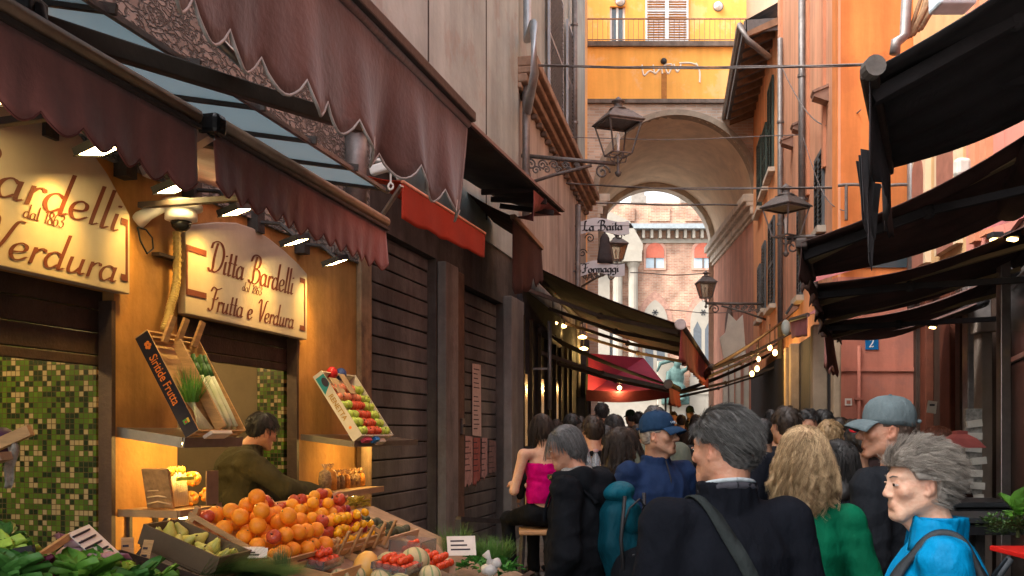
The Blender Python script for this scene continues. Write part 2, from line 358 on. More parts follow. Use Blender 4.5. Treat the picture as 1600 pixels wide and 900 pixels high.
def pen(mb, s, T, h=1, wx=1, shear=.25, nib=.085, ang=12, hair=.022, z=.0, angular=False):
    """mb collects ribbons; T maps (x,y,z) text plane to world; h letter height"""
    x = 0; ca, sa = math.cos(R(ang)), math.sin(R(ang)); k = 0
    for c in s:
        st, adv = G[c]
        for q in st:
            pts = q if angular else crom(q)
            for (nx, ny) in ((nib/2*ca, nib/2*sa), (-hair/2*sa, hair/2*ca*1.2)):
                k += 1; zz = z + (k % 7) * .00012
                vs = []
                for (a_, b_) in pts:
                    for sg in (-1, 1):
                        X = a_ + x + nx*sg; Y = b_ + ny*sg
                        vs.append(T @ Vector(((X + shear*Y)*h*wx, Y*h, zz)))
                mb.add(vs, [(2*i, 2*i+1, 2*i+3, 2*i+2) for i in range(len(pts)-1)])
        x += adv
    return x * h * wx
def font_mesh(name, s, size, T, mat, parent, depth=.0005, sx=1, align='LEFT', bold=0):
    cu = bpy.data.curves.new(name, 'FONT'); cu.body = s; cu.size = size; cu.extrude = depth; cu.align_x = align; cu.offset = bold
    ob = bpy.data.objects.new(name, cu); COL.objects.link(ob)
    dg = bpy.context.evaluated_depsgraph_get(); me = bpy.data.meshes.new_from_object(ob.evaluated_get(dg))
    bpy.data.objects.remove(ob); me.name = name
    me.transform(T @ Matrix.Diagonal((sx,1,1,1))); off = worldloc(parent); me.transform(Matrix.Translation(-off))
    me.materials.clear(); me.materials.append(mat)
    o = bpy.data.objects.new(name, me); COL.objects.link(o); o.parent = parent; return o
# ------------------------------------------------------------------ palette
OCHRE = M('ochre_plaster', (.42,.21,.06), .85, .25, 3, .5, 25, streak=.35, patch=.6, pcol=(.28,.17,.09), pth=.6)
OCHRE_L = M('worn_plaster', (.34,.22,.13), .9, .3, 6, .6, 30, streak=.5, patch=.7, pcol=(.16,.11,.08), pth=.52)
PLAST = M('pale_plaster', (.36,.41,.39), .9, .16, 1.4, .8, 9, streak=.22, sscale=2.2, patch=.45, pcol=(.33,.28,.24), pscale=1.3, pth=.54)
PLAST2 = M('pinkish_plaster', (.46,.41,.37), .9, .15, 1.5, .4, 14, streak=.35, sscale=3, patch=.4, pcol=(.36,.24,.18))
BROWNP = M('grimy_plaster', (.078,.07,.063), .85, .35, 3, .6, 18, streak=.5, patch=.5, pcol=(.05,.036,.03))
ORANGE = M('orange_plaster', (.74,.33,.14), .88, .1, 1.3, .3, 20, streak=.25, patch=.6, pcol=(.6,.27,.13), pth=.56)
ORANGE_D = M('deep_orange_plaster', (.72,.24,.07), .88, .14, 1.4, .3, 20, streak=.3, patch=.6, pcol=(.6,.19,.06))
AMBER = M('amber_plaster', (.9,.42,.09), .88, .1, .9, .3, 14, streak=.14, patch=.45, pcol=(.88,.52,.26), pth=.55)
SALMON = M('salmon_plaster', (.7,.34,.2), .88, .1, 1.5, .3, 22, streak=.26, patch=.6, pcol=(.62,.31,.2))
ROSE = M('rose_plaster', (.5,.18,.12), .88, .12, 1.6, .3, 22, streak=.28, patch=.65, pcol=(.4,.16,.12))
CREAM = M('cream_plaster', (.72,.55,.36), .88, .1, 1.5, .3, 20, streak=.2)
OCW = M('ochre_facade', (.62,.38,.18), .88, .12, 1.5, .3, 20, streak=.22)
STONE = M('pale_stone', (.58,.5,.4), .85, .15, 4, .4, 30, streak=.25)
VAULT = M('vault_plaster', (.66,.52,.37), .9, .16, 1.6, .4, 12, patch=.5, pcol=(.52,.42,.32), pth=.56)
DKSTONE = M('dark_stone', (.17,.13,.105), .9, .3, 5, .6, 20, streak=.4)
WOOD = M('crate_wood', (.5,.3,.13), .75, .25, 8, .3, 60, stretch=(1,1,6))
WOODG = M('greyed_wood', (.3,.2,.13), .8, .3, 8, .4, 60)
DKWOOD = M('dark_wood', (.055,.032,.022), .6, .35, 6, .4, 50, streak=.4)
SHUT = M('shutter_board', (.115,.118,.118), .62, .3, 3, .35, 30, streak=.5, patch=.5, pcol=(.06,.05,.048), pth=.52)
IRON = M('iron', (.05,.045,.042), .55, .3, 20, .3, 80, metal=.3)
IRONL = M('weathered_iron', (.13,.11,.1), .5, .35, 20, .3, 80, metal=.4)
STEEL = M('steel', (.45,.43,.4), .3, .2, 12, .15, 60, metal=.9)
ZINC = M('zinc_pipe', (.2,.18,.17), .5, .25, 12, .2, 60, metal=.5)
BLACKM = M('black_panel', (.012,.012,.013), .25, .2, 5, .05, 40)
BLK = M('black_plastic', (.02,.02,.022), .5, .2, 10, .1, 60)
WHITE = M('white_paint', (.75,.73,.68), .5, .06, 6, .1, 40)
PAPER = M('paper', (.72,.66,.58), .8, .1, 12, .2, 50)
GRSH = M('green_shutter', (.035,.065,.055), .6, .3, 8, .2, 60)
GYSH = M('grey_shutter', (.34,.38,.42), .55, .15, 8, .2, 60)
GLASS = M('pane_glass', (.05,.07,.08), .08, .2, 3, .0, 10, spec=.8)
TERRA = M('terracotta', (.3,.14,.08), .9, .3, 10, .5, 30)

# ------------------------------------------------------------------ ground and walls
mb = MB(); nx, ny = 8, 40
mb.sheet(lambda u, v: (-60 + 140*u, -12 + 160*v, gz(-12+160*v)), 1, 60)
g = M_brick('stone_paving', (1,0), (.13,.12,.11), (.18,.165,.15), (.05,.045,.04), 1, .6, .35, .012, .4, .25, .6)
# paving pattern in plan
t = g.node_tree; cb = [n for n in t.nodes if n.type == 'COMBXYZ'][0]; sp = [n for n in t.nodes if n.type == 'SEPXYZ'][0]; t.links.new(sp.outputs[1], cb.inputs[1])
struct(mb.build('ground', g))

WL = Wall((-3.68, -1), (.072, 13.43))
LF = Wall((.072, 13.43), (1.63, 21.2))
WA = Wall((-1.5, 24.5), (8.5, 24.5))
RF = Wall((6.16, 24.5), (4.145, 12.2))
RO = Wall((4.145, 12.2), (7.5, 12.2))
RC = Wall((5.1, 12.2), (4.63, 9.0))
RN = Wall((4.63, 9.0), (1.03, -1.0))

def downpipe(wall, px, y0, y1, label, r=.05, o=.09, root=None):
    s, z0 = wall.hit(px, y1, o); z1 = wall.hit(px, y0, o)[1]; b = wall.at(s, z0, o)
    t = thing('downpipe', label, 'pipe', b)
    MB(wall.T).tube([(s, z0, o), (s, z1, o)], r, 10).build('pipe', ZINC, t, True)
    m = MB(wall.T)
    z = z0 + .6
    while z < z1: m.tube([(s, z-.02, o), (s, z+.02, o)], r*1.25, 10); m.box(s-.015, s+.015, z-.015, z+.015, 0, o); z += 1.9
    m.build('bracket', ZINC, t); return t
def louvre(wall, s0, s1, z0, z1, o, mat, parent, open_=0, hinge='l'):
    """one louvred leaf; open_ = angle from the wall in degrees"""
    m = MB(wall.T); w_ = s1 - s0; n = int((z1 - z0) / .075)
    h = s0 if hinge == 'l' else s1; sg = 1 if hinge == 'l' else -1
    X = Matrix.Translation((h, 0, o)) @ Matrix.Rotation(-sg*R(open_), 4, 'Y') @ Matrix.Diagonal((sg, 1, 1, 1))
    m.box(0, .05, z0, z1, 0, .04, X); m.box(w_-.05, w_, z0, z1, 0, .04, X)
    for z in (z0, (z0+z1)/2-.03, z1-.06): m.box(.05, w_-.05, z, z+.06, .002, .038, X)
    for i in range(n):
        z = z0 + .08 + (z1-z0-.16)*i/n
        m.cbox((w_/2, z, .02), (w_-.1, .01, .055), None) if False else m.cbox((0,0,0), (w_-.1, .01, .06), X @ Matrix.Translation((w_/2, z, .02)) @ Matrix.Rotation(R(38), 4, 'X'))
    return m.build('shutter_leaf', mat, parent)
def window(wall, s0, s1, z0, z1, root, shut=None, open_=170, sill=STONE, glass=GLASS, leaves=2, o=.0):
    f = MB(wall.T); d = -.14
    f.box(s0, s0+.06, z0, z1, d, d+.06); f.box(s1-.06, s1, z0, z1, d, d+.06); f.box(s0+.06, s1-.06, z1-.06, z1, d, d+.06); f.box(s0+.06, s1-.06, z0, z0+.06, d, d+.06)
    f.box((s0+s1)/2-.03, (s0+s1)/2+.03, z0+.06, z1-.06, d, d+.055)
    w_ = f.build('window', WHITE, root)
    MB(wall.T).box(s0+.06, s1-.06, z0+.06, z1-.06, d+.01, d+.02).build('pane', glass, w_)
    if sill: MB(wall.T).box(s0-.1, s1+.1, z0-.09, z0-.001, -.12, .13).build('sill', sill, w_)
    if shut:
        a = (s1 - s0) / 2
        if open_ == 0: louvre(wall, s0, s0+a, z0, z1, .01, shut, w_); louvre(wall, s1-a, s1, z0, z1, .01, shut, w_)
        else:
            louvre(wall, s0, s0+a, z0, z1, .02, shut, w_, open_, 'l'); louvre(wall, s1-a, s1, z0, z1, .02, shut, w_, open_, 'r')
    return w_

# ---- left: the greengrocer's building
sE = WL.s_of(573); s1a = WL.sY(2.2); s1b = WL.s_of(178); s2a = WL.s_of(277); s2b = WL.s_of(465)
shop = thing('shop_building', 'ochre shopfront building with two open bays under burgundy awning, rubble stone above', 'building', WL.at(0,0))
MB(WL.T).holes(0, sE, -.1, 3.0, [(s1a, s1b, -.1, 2.32), (s2a, s2b, -.1, 2.28)], .07).build('shop_wall', OCHRE, shop)
MB(WL.T).box(0, sE, 3.0, 6.3, -.5, .03).build('upper_wall', M_stone('rubble', (.19,.165,.14), (.3,.265,.23), (.13,.11,.09), 11), shop)
MB(WL.T).box(0, sE, 6.3, 10, -.5, 0).build('attic_wall', PLAST, shop)
# edge column of worn plaster at the right end of the shop
a0 = WL.s_of(556); MB(WL.T).box(a0, sE, 0, 3.1, .001, .05).build('edge_pilaster', OCHRE_L, shop, bevel=.01)
# interior
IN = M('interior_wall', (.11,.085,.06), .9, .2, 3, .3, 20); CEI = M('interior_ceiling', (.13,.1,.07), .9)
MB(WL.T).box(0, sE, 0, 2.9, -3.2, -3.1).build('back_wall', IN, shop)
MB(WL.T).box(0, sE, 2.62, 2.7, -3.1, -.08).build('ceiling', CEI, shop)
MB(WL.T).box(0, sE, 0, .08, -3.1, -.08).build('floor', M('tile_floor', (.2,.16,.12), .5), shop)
def partition(s, d0, name, mat, th=.1):
    W = Wall(WL.at(s, 0, d0[1])[:2], WL.at(s, 0, d0[0])[:2])
    return MB(W.T).box(0, W.len, .08, 2.61, -th, 0).build(name, mat, shop), W
MOS = M_mosaic('green_mosaic', (WL.n.x, WL.n.y))
partition(s1b + .02, (-.125, -3.1), 'mosaic_wall', MOS)
partition(s2b + .02, (-.125, -.34), 'mosaic_wall', MOS)
partition(s2b + .03, (-.35, -3.1), 'side_wall', IN)
# door frames
for (sa, sb) in ((s1a, s1b), (s2a, s2b)):
    m = MB(WL.T); m.box(sb-.035, sb-.002, 0, 2.27, -.068, .012); m.build('door_frame', DKWOOD, shop)
# half rolled-up shutters over the bays
for (sa, sb, zb, zt) in ((s1a, s1b+.01, 1.98, 2.34), (s2a, s2b+.01, 2.08, 2.3)):
    m = MB(WL.T); n = max(2, int((zt-zb)/.11)); h = (zt-zb)/n
    for i in range(n): m.box(sa, sb, zb+i*h+.006, zb+(i+1)*h, -.115, -.075)
    m.box(sa, sb, zb-.05, zb, -.12, -.071); m.build('roller_shutter', DKWOOD, shop, bevel=.004)
# ceiling lamps inside
EM = M('warm_lamp', (1,.8,.4), emit=(1,.72,.3), es=9)
for (s, o_, p_) in ((s1b-.9, -1.0, 15), (s2a+.55, -.9, 12), (s2b-.2, -1.9, 8)):
    t = thing('ceiling_lamp', 'warm strip lamp under the ceiling %s' % ('in front of the green mosaic wall' if s < s1b else 'above the shopkeeper' if o_ > -1.5 else 'at the back of the shop'), 'lamp', WL.at(s, 2.6, o_))
    MB(WL.T).box(s-.25, s+.25, 2.5, 2.6, o_-.06, o_+.06).build('housing', WHITE, t, bevel=.005); MB(WL.T).box(s-.24, s+.24, 2.485, 2.499, o_-.05, o_+.05).build('diffuser', EM, t)
    point(t, WL.at(s, 2.4, o_), p_, (1,.66,.26), .1)
# light wedge lamp visible in bay two
q = WL.hit(340, 574, -1.2)
# signs
SIGN = M('sign_board', (.4,.335,.255), .6, .08, 3, .1, 20, streak=.1); LET = M('sign_letters', (.11,.028,.015), .6, .1)
def lunette(pix, name, label, o=.06, th=.05):
    poly = [WL.hit(x, y, o) for x, y in pix]; cx = sum(p[0] for p in poly)/len(poly)
    t = thing('shop_sign', label, 'sign', WL.at(cx, poly[0][1], 0))
    MB(WL.T).prism(poly, .004, th).build('board', SIGN, t, bevel=.006); return t
z0 = WL.hit(203, 460, .06)[1]; sR = WL.s_of(203, .06); zr = WL.hit(203, 335, .06)[1]; sL = sR - 2.5; sc = (sR+sL)/2; hh = .56
arc = [(sR - (sR-sL)*i/14, zr + hh*math.sin(math.pi*i/14)**.8) for i in range(15)]
sg1 = thing('shop_sign', 'large arched cream sign of the greengrocer at the left edge, above the mosaic bay', 'sign', WL.at(sc, z0))
MB(WL.T).prism([(sR, z0)] + arc + [(sL, z0)], .004, .06).build('board', SIGN, sg1, bevel=.006)
# second sign, its arc from the picture
top = [(480,428),(466,412),(445,392),(420,372),(395,356),(370,348),(340,347),(315,350),(290,352)]
p2 = [WL.hit(x, y, .06) for x, y in [(480,531)] + top]; p2.append((p2[-1][0], p2[0][1]+.01))
sg2 = thing('shop_sign', 'smaller arched cream sign over the second bay, right of the camera dome', 'sign', WL.at((p2[0][0]+p2[-1][0])/2, p2[0][1]))
MB(WL.T).prism(p2, .004, .06).build('board', SIGN, sg2, bevel=.006)
def line(root, s, pr, pl, h_px, pyx, shear=.28, nib=.1):
    """text ending at pixel pr, starting at pixel pl (both on the baseline)"""
    a = WL.hit(*pl, .062); b = WL.hit(*pr, .062); m = MB(); w_ = b[0]-a[0]; z = WL.hit(pyx, pl[1]-h_px, .062)[1] - a[1] if False else h_px
    ang = math.atan2(b[1]-a[1], w_); T = WL.T @ Matrix.Translation((a[0], a[1], .0635)) @ Matrix.Rotation(ang, 4, 'Z')
    wx = math.hypot(w_, b[1]-a[1]) / (tlen(s) * h_px); pen(m, s, T, h_px, wx, shear/wx*.8, nib/ max(wx,.3)*.8, 10)
    return m.build('lettering', LET, root)
# positions: (text, right end px, left end px, letter height m)
def wl_line(root, s, b, height, width, shear=.3):
    T = WL.T @ Matrix.Translation((b[0]-width, b[1], .0635)); wx = width / (tlen(s)*height); m = MB(); pen(m, s, T, height, wx, shear, .19/wx*.75, 10, .04/ wx**.3)
    return m.build('lettering', LET, root)
e1 = WL.hit(183, 363, .0635); wl_line(sg1, 'Ditta Bardelli', e1, .215, 1.95)
e1 = WL.hit(98, 357, .0635); wl_line(sg1, 'dal 1863', e1, .068, .26)
e1 = WL.hit(180, 442, .0635); wl_line(sg1, 'Frutta e Verdura', e1, .18, 1.95)
e2 = WL.hit(457, 461, .0635); s2l = WL.s_of(323, .06); wl_line(sg2, 'Ditta Bardelli', e2, .19, e2[0]-s2l)
e2 = WL.hit(408, 462, .0635); wl_line(sg2, 'dal 1863', e2, .062, .25)
e2 = WL.hit(458, 514, .0635); wl_line(sg2, 'Frutta e Verdura', e2, .15, e2[0]-s2l)
def bracket_frame(root, px, side, y0, y1, ln=.2):
    s, zt = WL.hit(px, y0, .062); zb = WL.hit(px, y1, .062)[1]; m = MB(WL.T); d = ln*side
    m.box(s-.008, s+.008, zb, zt, .061, .064); m.box(min(s,s+d), max(s,s+d), zt-.035, zt, .0645, .066); m.box(min(s,s+d), max(s,s+d), zb, zb+.035, .0645, .066)
    m.build('border', LET, root)
bracket_frame(sg1, 198, -1, 343, 440, .05); bracket_frame(sg2, 292, 1, 382, 460, .2); bracket_frame(sg2, 476, -1, 436, 517, .08)
# ochre pillar cracks plate, small cable loop and conduit
c = M('yellow_conduit', (.5,.36,.12), .5, .2, 30)
t = thing('conduit', 'ribbed yellow conduit running down the pillar between the signs', 'conduit', WL.at(WL.s_of(268,.05), 2.0, .05))
pts = [WL.at(*WL.hit(x, y, .05), .05) for x, y in ((276,362),(277,400),(276,440),(272,462),(266,480),(262,500),(256,516))]
MB().tube(pts, .022, 8).build('tube', c, t, True); m = MB()
pts2 = [pts[i].lerp(pts[i+1], j/9) for i in range(6) for j in range(9)]
for i in range(0, len(pts2)-1, 2): m.tube([pts2[i], pts2[i+1]], .0255, 8)
m.build('ribs', c, t)

# ---- left: the shutter building
shb = thing('shuttered_building', 'tall pale plaster building with closed brown shutters at street level', 'building', WL.at(sE, 0))
sQ = WL.len; zt = 3.28
hs = [(WL.s_of(575), WL.s_of(681), -.1, zt+.12), (WL.s_of(726), WL.s_of(786), -.1, zt)]
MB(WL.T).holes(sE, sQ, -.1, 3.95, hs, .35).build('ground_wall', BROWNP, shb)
MB(WL.T).box(sE, sQ, 3.95, 14, -.35, .02).build('plaster_wall', PLAST, shb)
MB(WL.T).box(sE, sQ+.02, -.1, 14, -6, -.36).build('building_core', PLAST, shb)
GP = M('grey_pillar', (.19,.182,.17), .9, .2, 4, .5, 25, streak=.4, patch=.4, pcol=(.13,.1,.09))
for x0, x1, o1, mt in ((683,703,.1,GP),(786,806,.12,GP),(704,722,.03,M('brown_blocks', (.13,.085,.06), .9, .3, 5, .5, 20, streak=.3))):
    MB(WL.T).box(WL.s_of(x0), WL.s_of(x1), 0, zt+.1, .001, o1).build('pillar', mt, shb, bevel=.012)
# drawn wall joints and stains (real grooves) on the plaster
for x in (666, 757): s = WL.s_of(x); MB(WL.T).box(s-.012, s+.012, 4.2 if x > 700 else 5, 13, .02, .028).build('wall_joint', BROWNP, shb)
for i, h in enumerate(hs):
    t = thing('roller_shutter', ['wide brown board shutter next to the fruit stall, ridged and dirty','narrow brown board shutter behind the metal rail, with torn posters'][i], 'shutter', WL.at((h[0]+h[1])/2, 0, -.1))
    m = MB(WL.T); z = 0.03
    while z < h[3]-.02:
        m.box(h[0]+.004, h[1]-.004, z, min(z+.148, h[3]-.005), -.13, -.09 + random.uniform(-.004,.004)); z += .162
    m.build('boards', SHUT, t, bevel=.008); MB(WL.T).box(h[0], h[1], 0, h[3], -.17, -.135).build('backing', BLK, t)
# posters
t = thing('poster', 'long narrow white paper strip pasted on the narrow shutter', 'poster', WL.at(*WL.hit(744, 680, -.08), -.08)); 
def sheetpx(wall, pts, o, mat, name, root, th=.002):
    return MB(wall.T).prism([wall.hit(x, y, o) for x, y in pts], o, o+th).build(name, mat, root)
INK = M('ink', (.05,.04,.05), .8)
PINKP = M('pink_paper', (.5,.3,.29), .85, .25, 20, .3, 50, patch=.6, pcol=(.3,.13,.12), pscale=12)
sheetpx(WL, [(738,680),(752,682),(751,570),(738,568)], -.078, M('dim_paper', (.5,.42,.38), .85, .15, 14), 'paper', t)
m = MB(WL.T)
for k in range(14):
    y = 576 + k*7.2
    if k in (5,): continue
    a_, z_ = WL.hit(740, y, -.076); b_, _ = WL.hit(749 - (k*3) % 4, y, -.076); m.box(a_, b_, z_-.008, z_+.004, -.0755, -.0745)
m.build('print', INK, t)
for i, (pts, lb) in enumerate((([(726,760),(738,758),(738,682),(727,681)],'pale torn pink poster left of the paper strip on the shutter'),([(739,756),(750,752),(750,684),(740,684)],'dark red torn poster beneath the white strip'),([(752,748),(761,745),(761,684),(753,684)],'faded poster strip right of the dark red poster'),([(763,738),(775,735),(775,690),(764,687)],'greyish torn poster nearest the right pillar'))):
    t = thing('poster', lb, 'poster', WL.at(*WL.hit(pts[0][0], pts[0][1], -.08), -.08))
    col = [(.42,.28,.26),(.3,.1,.09),(.42,.28,.27),(.2,.14,.13)][i]
    n = 8; zz = [WL.hit(*p, -.078) for p in pts]
    poly = [zz[0]] + [(zz[0][0]+(zz[1][0]-zz[0][0])*k/n, zz[0][1]+random.uniform(-.04,.05)) for k in range(1, n)] + [zz[1], zz[2], zz[3]]
    MB(WL.T).prism(poly, -.078, -.075).build('paper', M('poster_%d' % i, col, .85, .3, 16, .3, 60, patch=.6, pcol=(.22,.15,.14), pscale=9), t)
    m = MB(WL.T)
    for k in range(6):
        z_ = zz[2][1] - .05 - k*.07; a_ = zz[0][0]+.01; m.box(a_, a_ + (zz[1][0]-zz[0][0])*random.uniform(.4,.8), z_-.012, z_, -.0745, -.0735)
    m.build('print', INK, t)
t = thing('rail', 'low black metal rail in front of the narrow shutter', 'rail', P(757, 1000, 8))
A = P(716, 811, 7.9); B = P(799, 815, 8.6); m = MB(); 
m.bar(A, B, .05, .04); 
for q in (A, B): m.bar(q, (q.x, q.y, gz(q.y)), .05)
m.build('frame', IRON, t)
t = thing('door_lock', 'small rusty metal lock plate beside the narrow shutter', 'lock', WL.at(*WL.hit(722, 665, .04), .04))
s_, z_ = WL.hit(722, 665, .04); MB(WL.T).box(s_-.04, s_+.05, z_-.1, z_+.08, .032, .06).build('plate', IRONL, t, bevel=.005); MB(WL.T).ell((s_, z_, .065), .02).build('knob', IRON, t, True)

# ---- left far: building with eaves band and tall shutters
lfb = thing('corner_building', 'narrow pinkish building with sloping stone cornice and tall grey shutters on the left', 'building', LF.at(0,0))
MB(LF.T).box(0, LF.len, -.1, 6.6, -4, 0).build('lower_wall', PLAST2, lfb)
MB(LF.T).box(0, LF.len, 6.6, 15, -4, -.02).build('upper_wall', PLAST, lfb)
m = MB(LF.T)
for (z0_, z1_, o_) in ((6.38,6.46,.07),(6.461,6.58,.15),(6.581,6.68,.23),(6.681,6.82,.3)): m.box(-.05, LF.len+.05, z0_, z1_, -.1, o_)
m.build('cornice', M('cornice_stone', (.3,.2,.14), .9, .3, 6, .5, 20, streak=.3), lfb, bevel=.02)
m = MB(LF.T)
for k in range(18): m.box(.2+k*.43, .3+k*.43, 6.3, 6.38, 0, .1)
m.build('corbels', DKSTONE, lfb, bevel=.02)
for x0, x1, y0, y1 in ((853,875,-60,160),(882,896,30,210)):
    sa = LF.s_of(x0); sb = LF.s_of(x1); za = LF.hit(x0, y1)[1]; zb = LF.hit(x0, y0)[1]; za = max(za, 6.95)
    louvre(LF, sa, sb, za, zb, .03, GYSH, lfb)
for x0, x1, y0, y1, mt in ((835,846,250,285,ROSE),(871,884,180+90,330,ROSE)): pass
for px, y0, y1, lb in ((822,100,340,'grey downpipe left of the iron lamp bracket'),(898,-20,240,'tall dark downpipe beside the grey shutters'),(903,320,620,'dark downpipe behind the gothic lettered banner')):
    downpipe(LF, px, y0, y1, lb, .055, .1)
t = thing('downpipe', 'bent grey rainwater pipe curling round the cornice', 'pipe', LF.at(.5, 7))
MB().tube([LF.at(LF.s_of(822,.1), 10.5, .1), LF.at(LF.s_of(822,.1), 7.1, .12), LF.at(LF.s_of(826,.3), 6.95, .36), LF.at(LF.s_of(826,.3), 6.3, .38), LF.at(LF.s_of(822,.1), 6.1, .12)], .06, 10).build('pipe', M('light_zinc', (.42,.44,.46), .4, .2, metal=.5), t, True)

# ---- arch building closing the street
arb = thing('arch_building', 'orange building over a brick archway that closes the lane', 'building', WA.at(5.7, 0))
cxf, cxr, Yf, Yr, zs, Ra = 4.2, 4.63, 24.5, 31.6, 7.66, 2.0
BR = M_brick('arch_brick', (1,0), (.42,.28,.2), (.56,.42,.32), (.5,.43,.36), 1, .26, .072, .012, .5, .3)
def archwall(x0, x1, z0, z1, cx, Rr, zsp, T, flip=False, n=24):
    """front sheet with an arched hole; local coords are (x, z, out)"""
    m = MB(T)
    m.add([(x0,z0,0),(cx-Rr,z0,0),(cx-Rr,zsp,0),(x0,zsp,0)], [(0,1,2,3)]); m.add([(cx+Rr,z0,0),(x1,z0,0),(x1,zsp,0),(cx+Rr,zsp,0)], [(0,1,2,3)])
    pa = [(cx-Rr*math.cos(math.pi*i/n), zsp+Rr*math.sin(math.pi*i/n)) for i in range(n+1)]
    for i in range(n):
        a, b = pa[i], pa[i+1]
        ta = (x0 + (x1-x0)*i/n, z1); tb = (x0+(x1-x0)*(i+1)/n, z1)
        m.add([(*a,0),(*b,0),(*tb,0),(*ta,0)], [(0,1,2,3)])
    m.add([(x0,zsp,0),(*pa[0],0),(x0,z1,0)], [(0,1,2)]); m.add([(x1,zsp,0),(*pa[-1],0),(x1,z1,0)], [(0,2,1)])
    return m
TA = WA.T @ Matrix.Translation((1.5, 0, 0))      # local x = world X
archwall(0.2, 7.6, 0, 9.95, cxf, Ra, zs, TA).build('brick_wall', BR, arb)
m = MB(TA); m.box(.2, 7.6, 9.951, 10.05, -.3, .1); m.build('ledge', DKSTONE, arb)
MB(TA).holes(.2, 7.6, 10.05, 11.45, [], .3).build('band_wall', AMBER, arb)
MB(TA).box(.1, 7.6, 11.451, 11.53, -.3, .08).build('terrace_edge', DKSTONE, arb)
# brick arch ring
m = MB(TA); n = 30
for i in range(n):
    a, b = math.pi*i/n, math.pi*(i+1)/n
    vs = [(cxf-r*math.cos(q), zs+r*math.sin(q), o) for q in (a, b) for r in (Ra-.001, Ra+.14) for o in (-.3, .06)]
    m.add(vs, [(0,1,3,2),(4,6,7,5),(0,4,5,1),(2,3,7,6),(0,2,6,4),(1,5,7,3)])
m.build('arch_ring', M('ring_stone', (.3,.24,.18), .9, .2, 8), arb)
# vault
m = MB(); n = 28
def vp(i, j, nj=12, dr=0):
    t_ = j/nj; cx = cxf+(cxr-cxf)*t_; a = math.pi*i/n; return (cx-(Ra+dr)*math.cos(a), Yf+.05+(Yr-Yf)*t_, zs+(Ra+dr)*math.sin(a))
m.sheet(lambda u, v: vp(u*n, v*12), n, 12); m.build('vault', VAULT, arb, True)
# ribs of the vault
m = MB()
for t0, t1, dr in ((.93,1.0,.16),):
    for i in range(n):
        a, b = math.pi*i/n, math.pi*(i+1)/n; vs = []
        for q in (a, b):
            for r in (Ra-dr, Ra-.002):
                for tt in (t0, t1): cx = cxf+(cxr-cxf)*tt; vs.append((cx-r*math.cos(q), Yf+(Yr-Yf)*tt, zs+r*math.sin(q)))
        m.add(vs, [(0,1,3,2),(4,6,7,5),(0,4,5,1),(2,3,7,6),(0,2,6,4),(1,5,7,3)])
m.build('vault_rib', STONE, arb)
for sg in (-1, 1):
    nm = 'passage_wall'; m = MB()
    A = (cxf+sg*Ra, Yf+.02); B = (cxr+sg*Ra, Yr); W_ = Wall(A, B) if sg < 0 else Wall(B, A)
    MB(W_.T).box(0, W_.len, 0, zs, -.8, 0).build(nm, M('passage_rose', (.55,.26,.17), .9, .15, 2, .3, 20, streak=.3), arb)
    m = MB(W_.T)
    for z_, h_, o_ in ((zs-.62,.1,.06),(zs-.52,.2,.12),(zs-.32,.12,.22),(zs-.2,.2,.3)): m.box(-.04, W_.len+.04, z_, z_+h_-.001, -.02, o_)
    m.build('impost_cornice', STONE, arb, bevel=.02)
    m = MB(W_.T); ss = W_.len*(.45 if sg > 0 else .5)
    m.prism([(ss-.7, 0), (ss+.7, 0), (ss+.7, 4.6)] + [(ss+.7*math.cos(math.pi*i/10), 4.6+.7*math.sin(math.pi*i/10)) for i in range(1, 10)] + [(ss-.7, 4.6)], .002, .03); m.build('blind_arch', M('niche_dark', (.12,.07,.05), .9), arb)
# back wall of arch building above and beside the rear arch
TB = Matrix.Translation((0, Yr, 0)) @ Matrix(((1,0,0,0),(0,0,-1,0),(0,1,0,0),(0,0,0,1)))
archwall(-1, 12, 0, 13, cxr, Ra-.16, zs, TB).build('rear_wall', STONE, arb)
# upper storey set back behind terrace
Yu = 26.0; TU = Matrix.Translation((0, Yu, 0)) @ Matrix(((1,0,0,0),(0,0,-1,0),(0,1,0,0),(0,0,0,1)))
def up(px, py): k = Yu/F; return (px-800)*k, CZ+(HY-py)*k
wx0, wz0 = up(953, 66); wx1, wz1 = up(977, 10); fx0, fz0 = up(1008, 66); fx1, fz1 = up(1075, -30)
MB(TU).holes(1.0, 6.35, 11.4, 16, [(wx0, wx1, wz0, wz1)], .3).build('upper_wall', AMBER, arb)
MB().box(.2, 7.6, 24.4, Yu, 11.4, 11.5).build('terrace', DKSTONE, arb)
m = MB(TU)
m.box(wx0, wx0+.06, wz0, wz1, -.12, -.07); m.box(wx1-.06, wx1, wz0, wz1, -.12, -.07); m.box((wx0+wx1)/2-.03, (wx0+wx1)/2+.03, wz0, wz1, -.12, -.07)
f = m.build('window', WHITE, arb); MB(TU).box(wx0+.06, wx1-.06, wz0, wz1, -.11, -.1).build('pane', GLASS, f)
class TW:  # small adapter so louvre() works on the upper wall
    T = TU
WSH = M('white_shutter', (.62,.62,.6), .6, .1)
louvre(TW, fx0, (fx0+fx1)/2, fz0, fz1, .02, WSH, arb); louvre(TW, (fx0+fx1)/2, fx1, fz0, fz1, .02, WSH, arb)
m = MB(TA); z_a, z_b = 11.53, 12.1
m.box(.1, 7.1, z_b, z_b+.03, .0, .03); m.box(.1, 7.1, z_a+.05, z_a+.07, .0, .02)
x_ = .1
while x_ < 7.1: m.box(x_, x_+.012, z_a, z_b, .005, .017); x_ += .13
m.build('railing', M('rusty_rail', (.3,.17,.1), .6, .3, 20, metal=.3), arb)
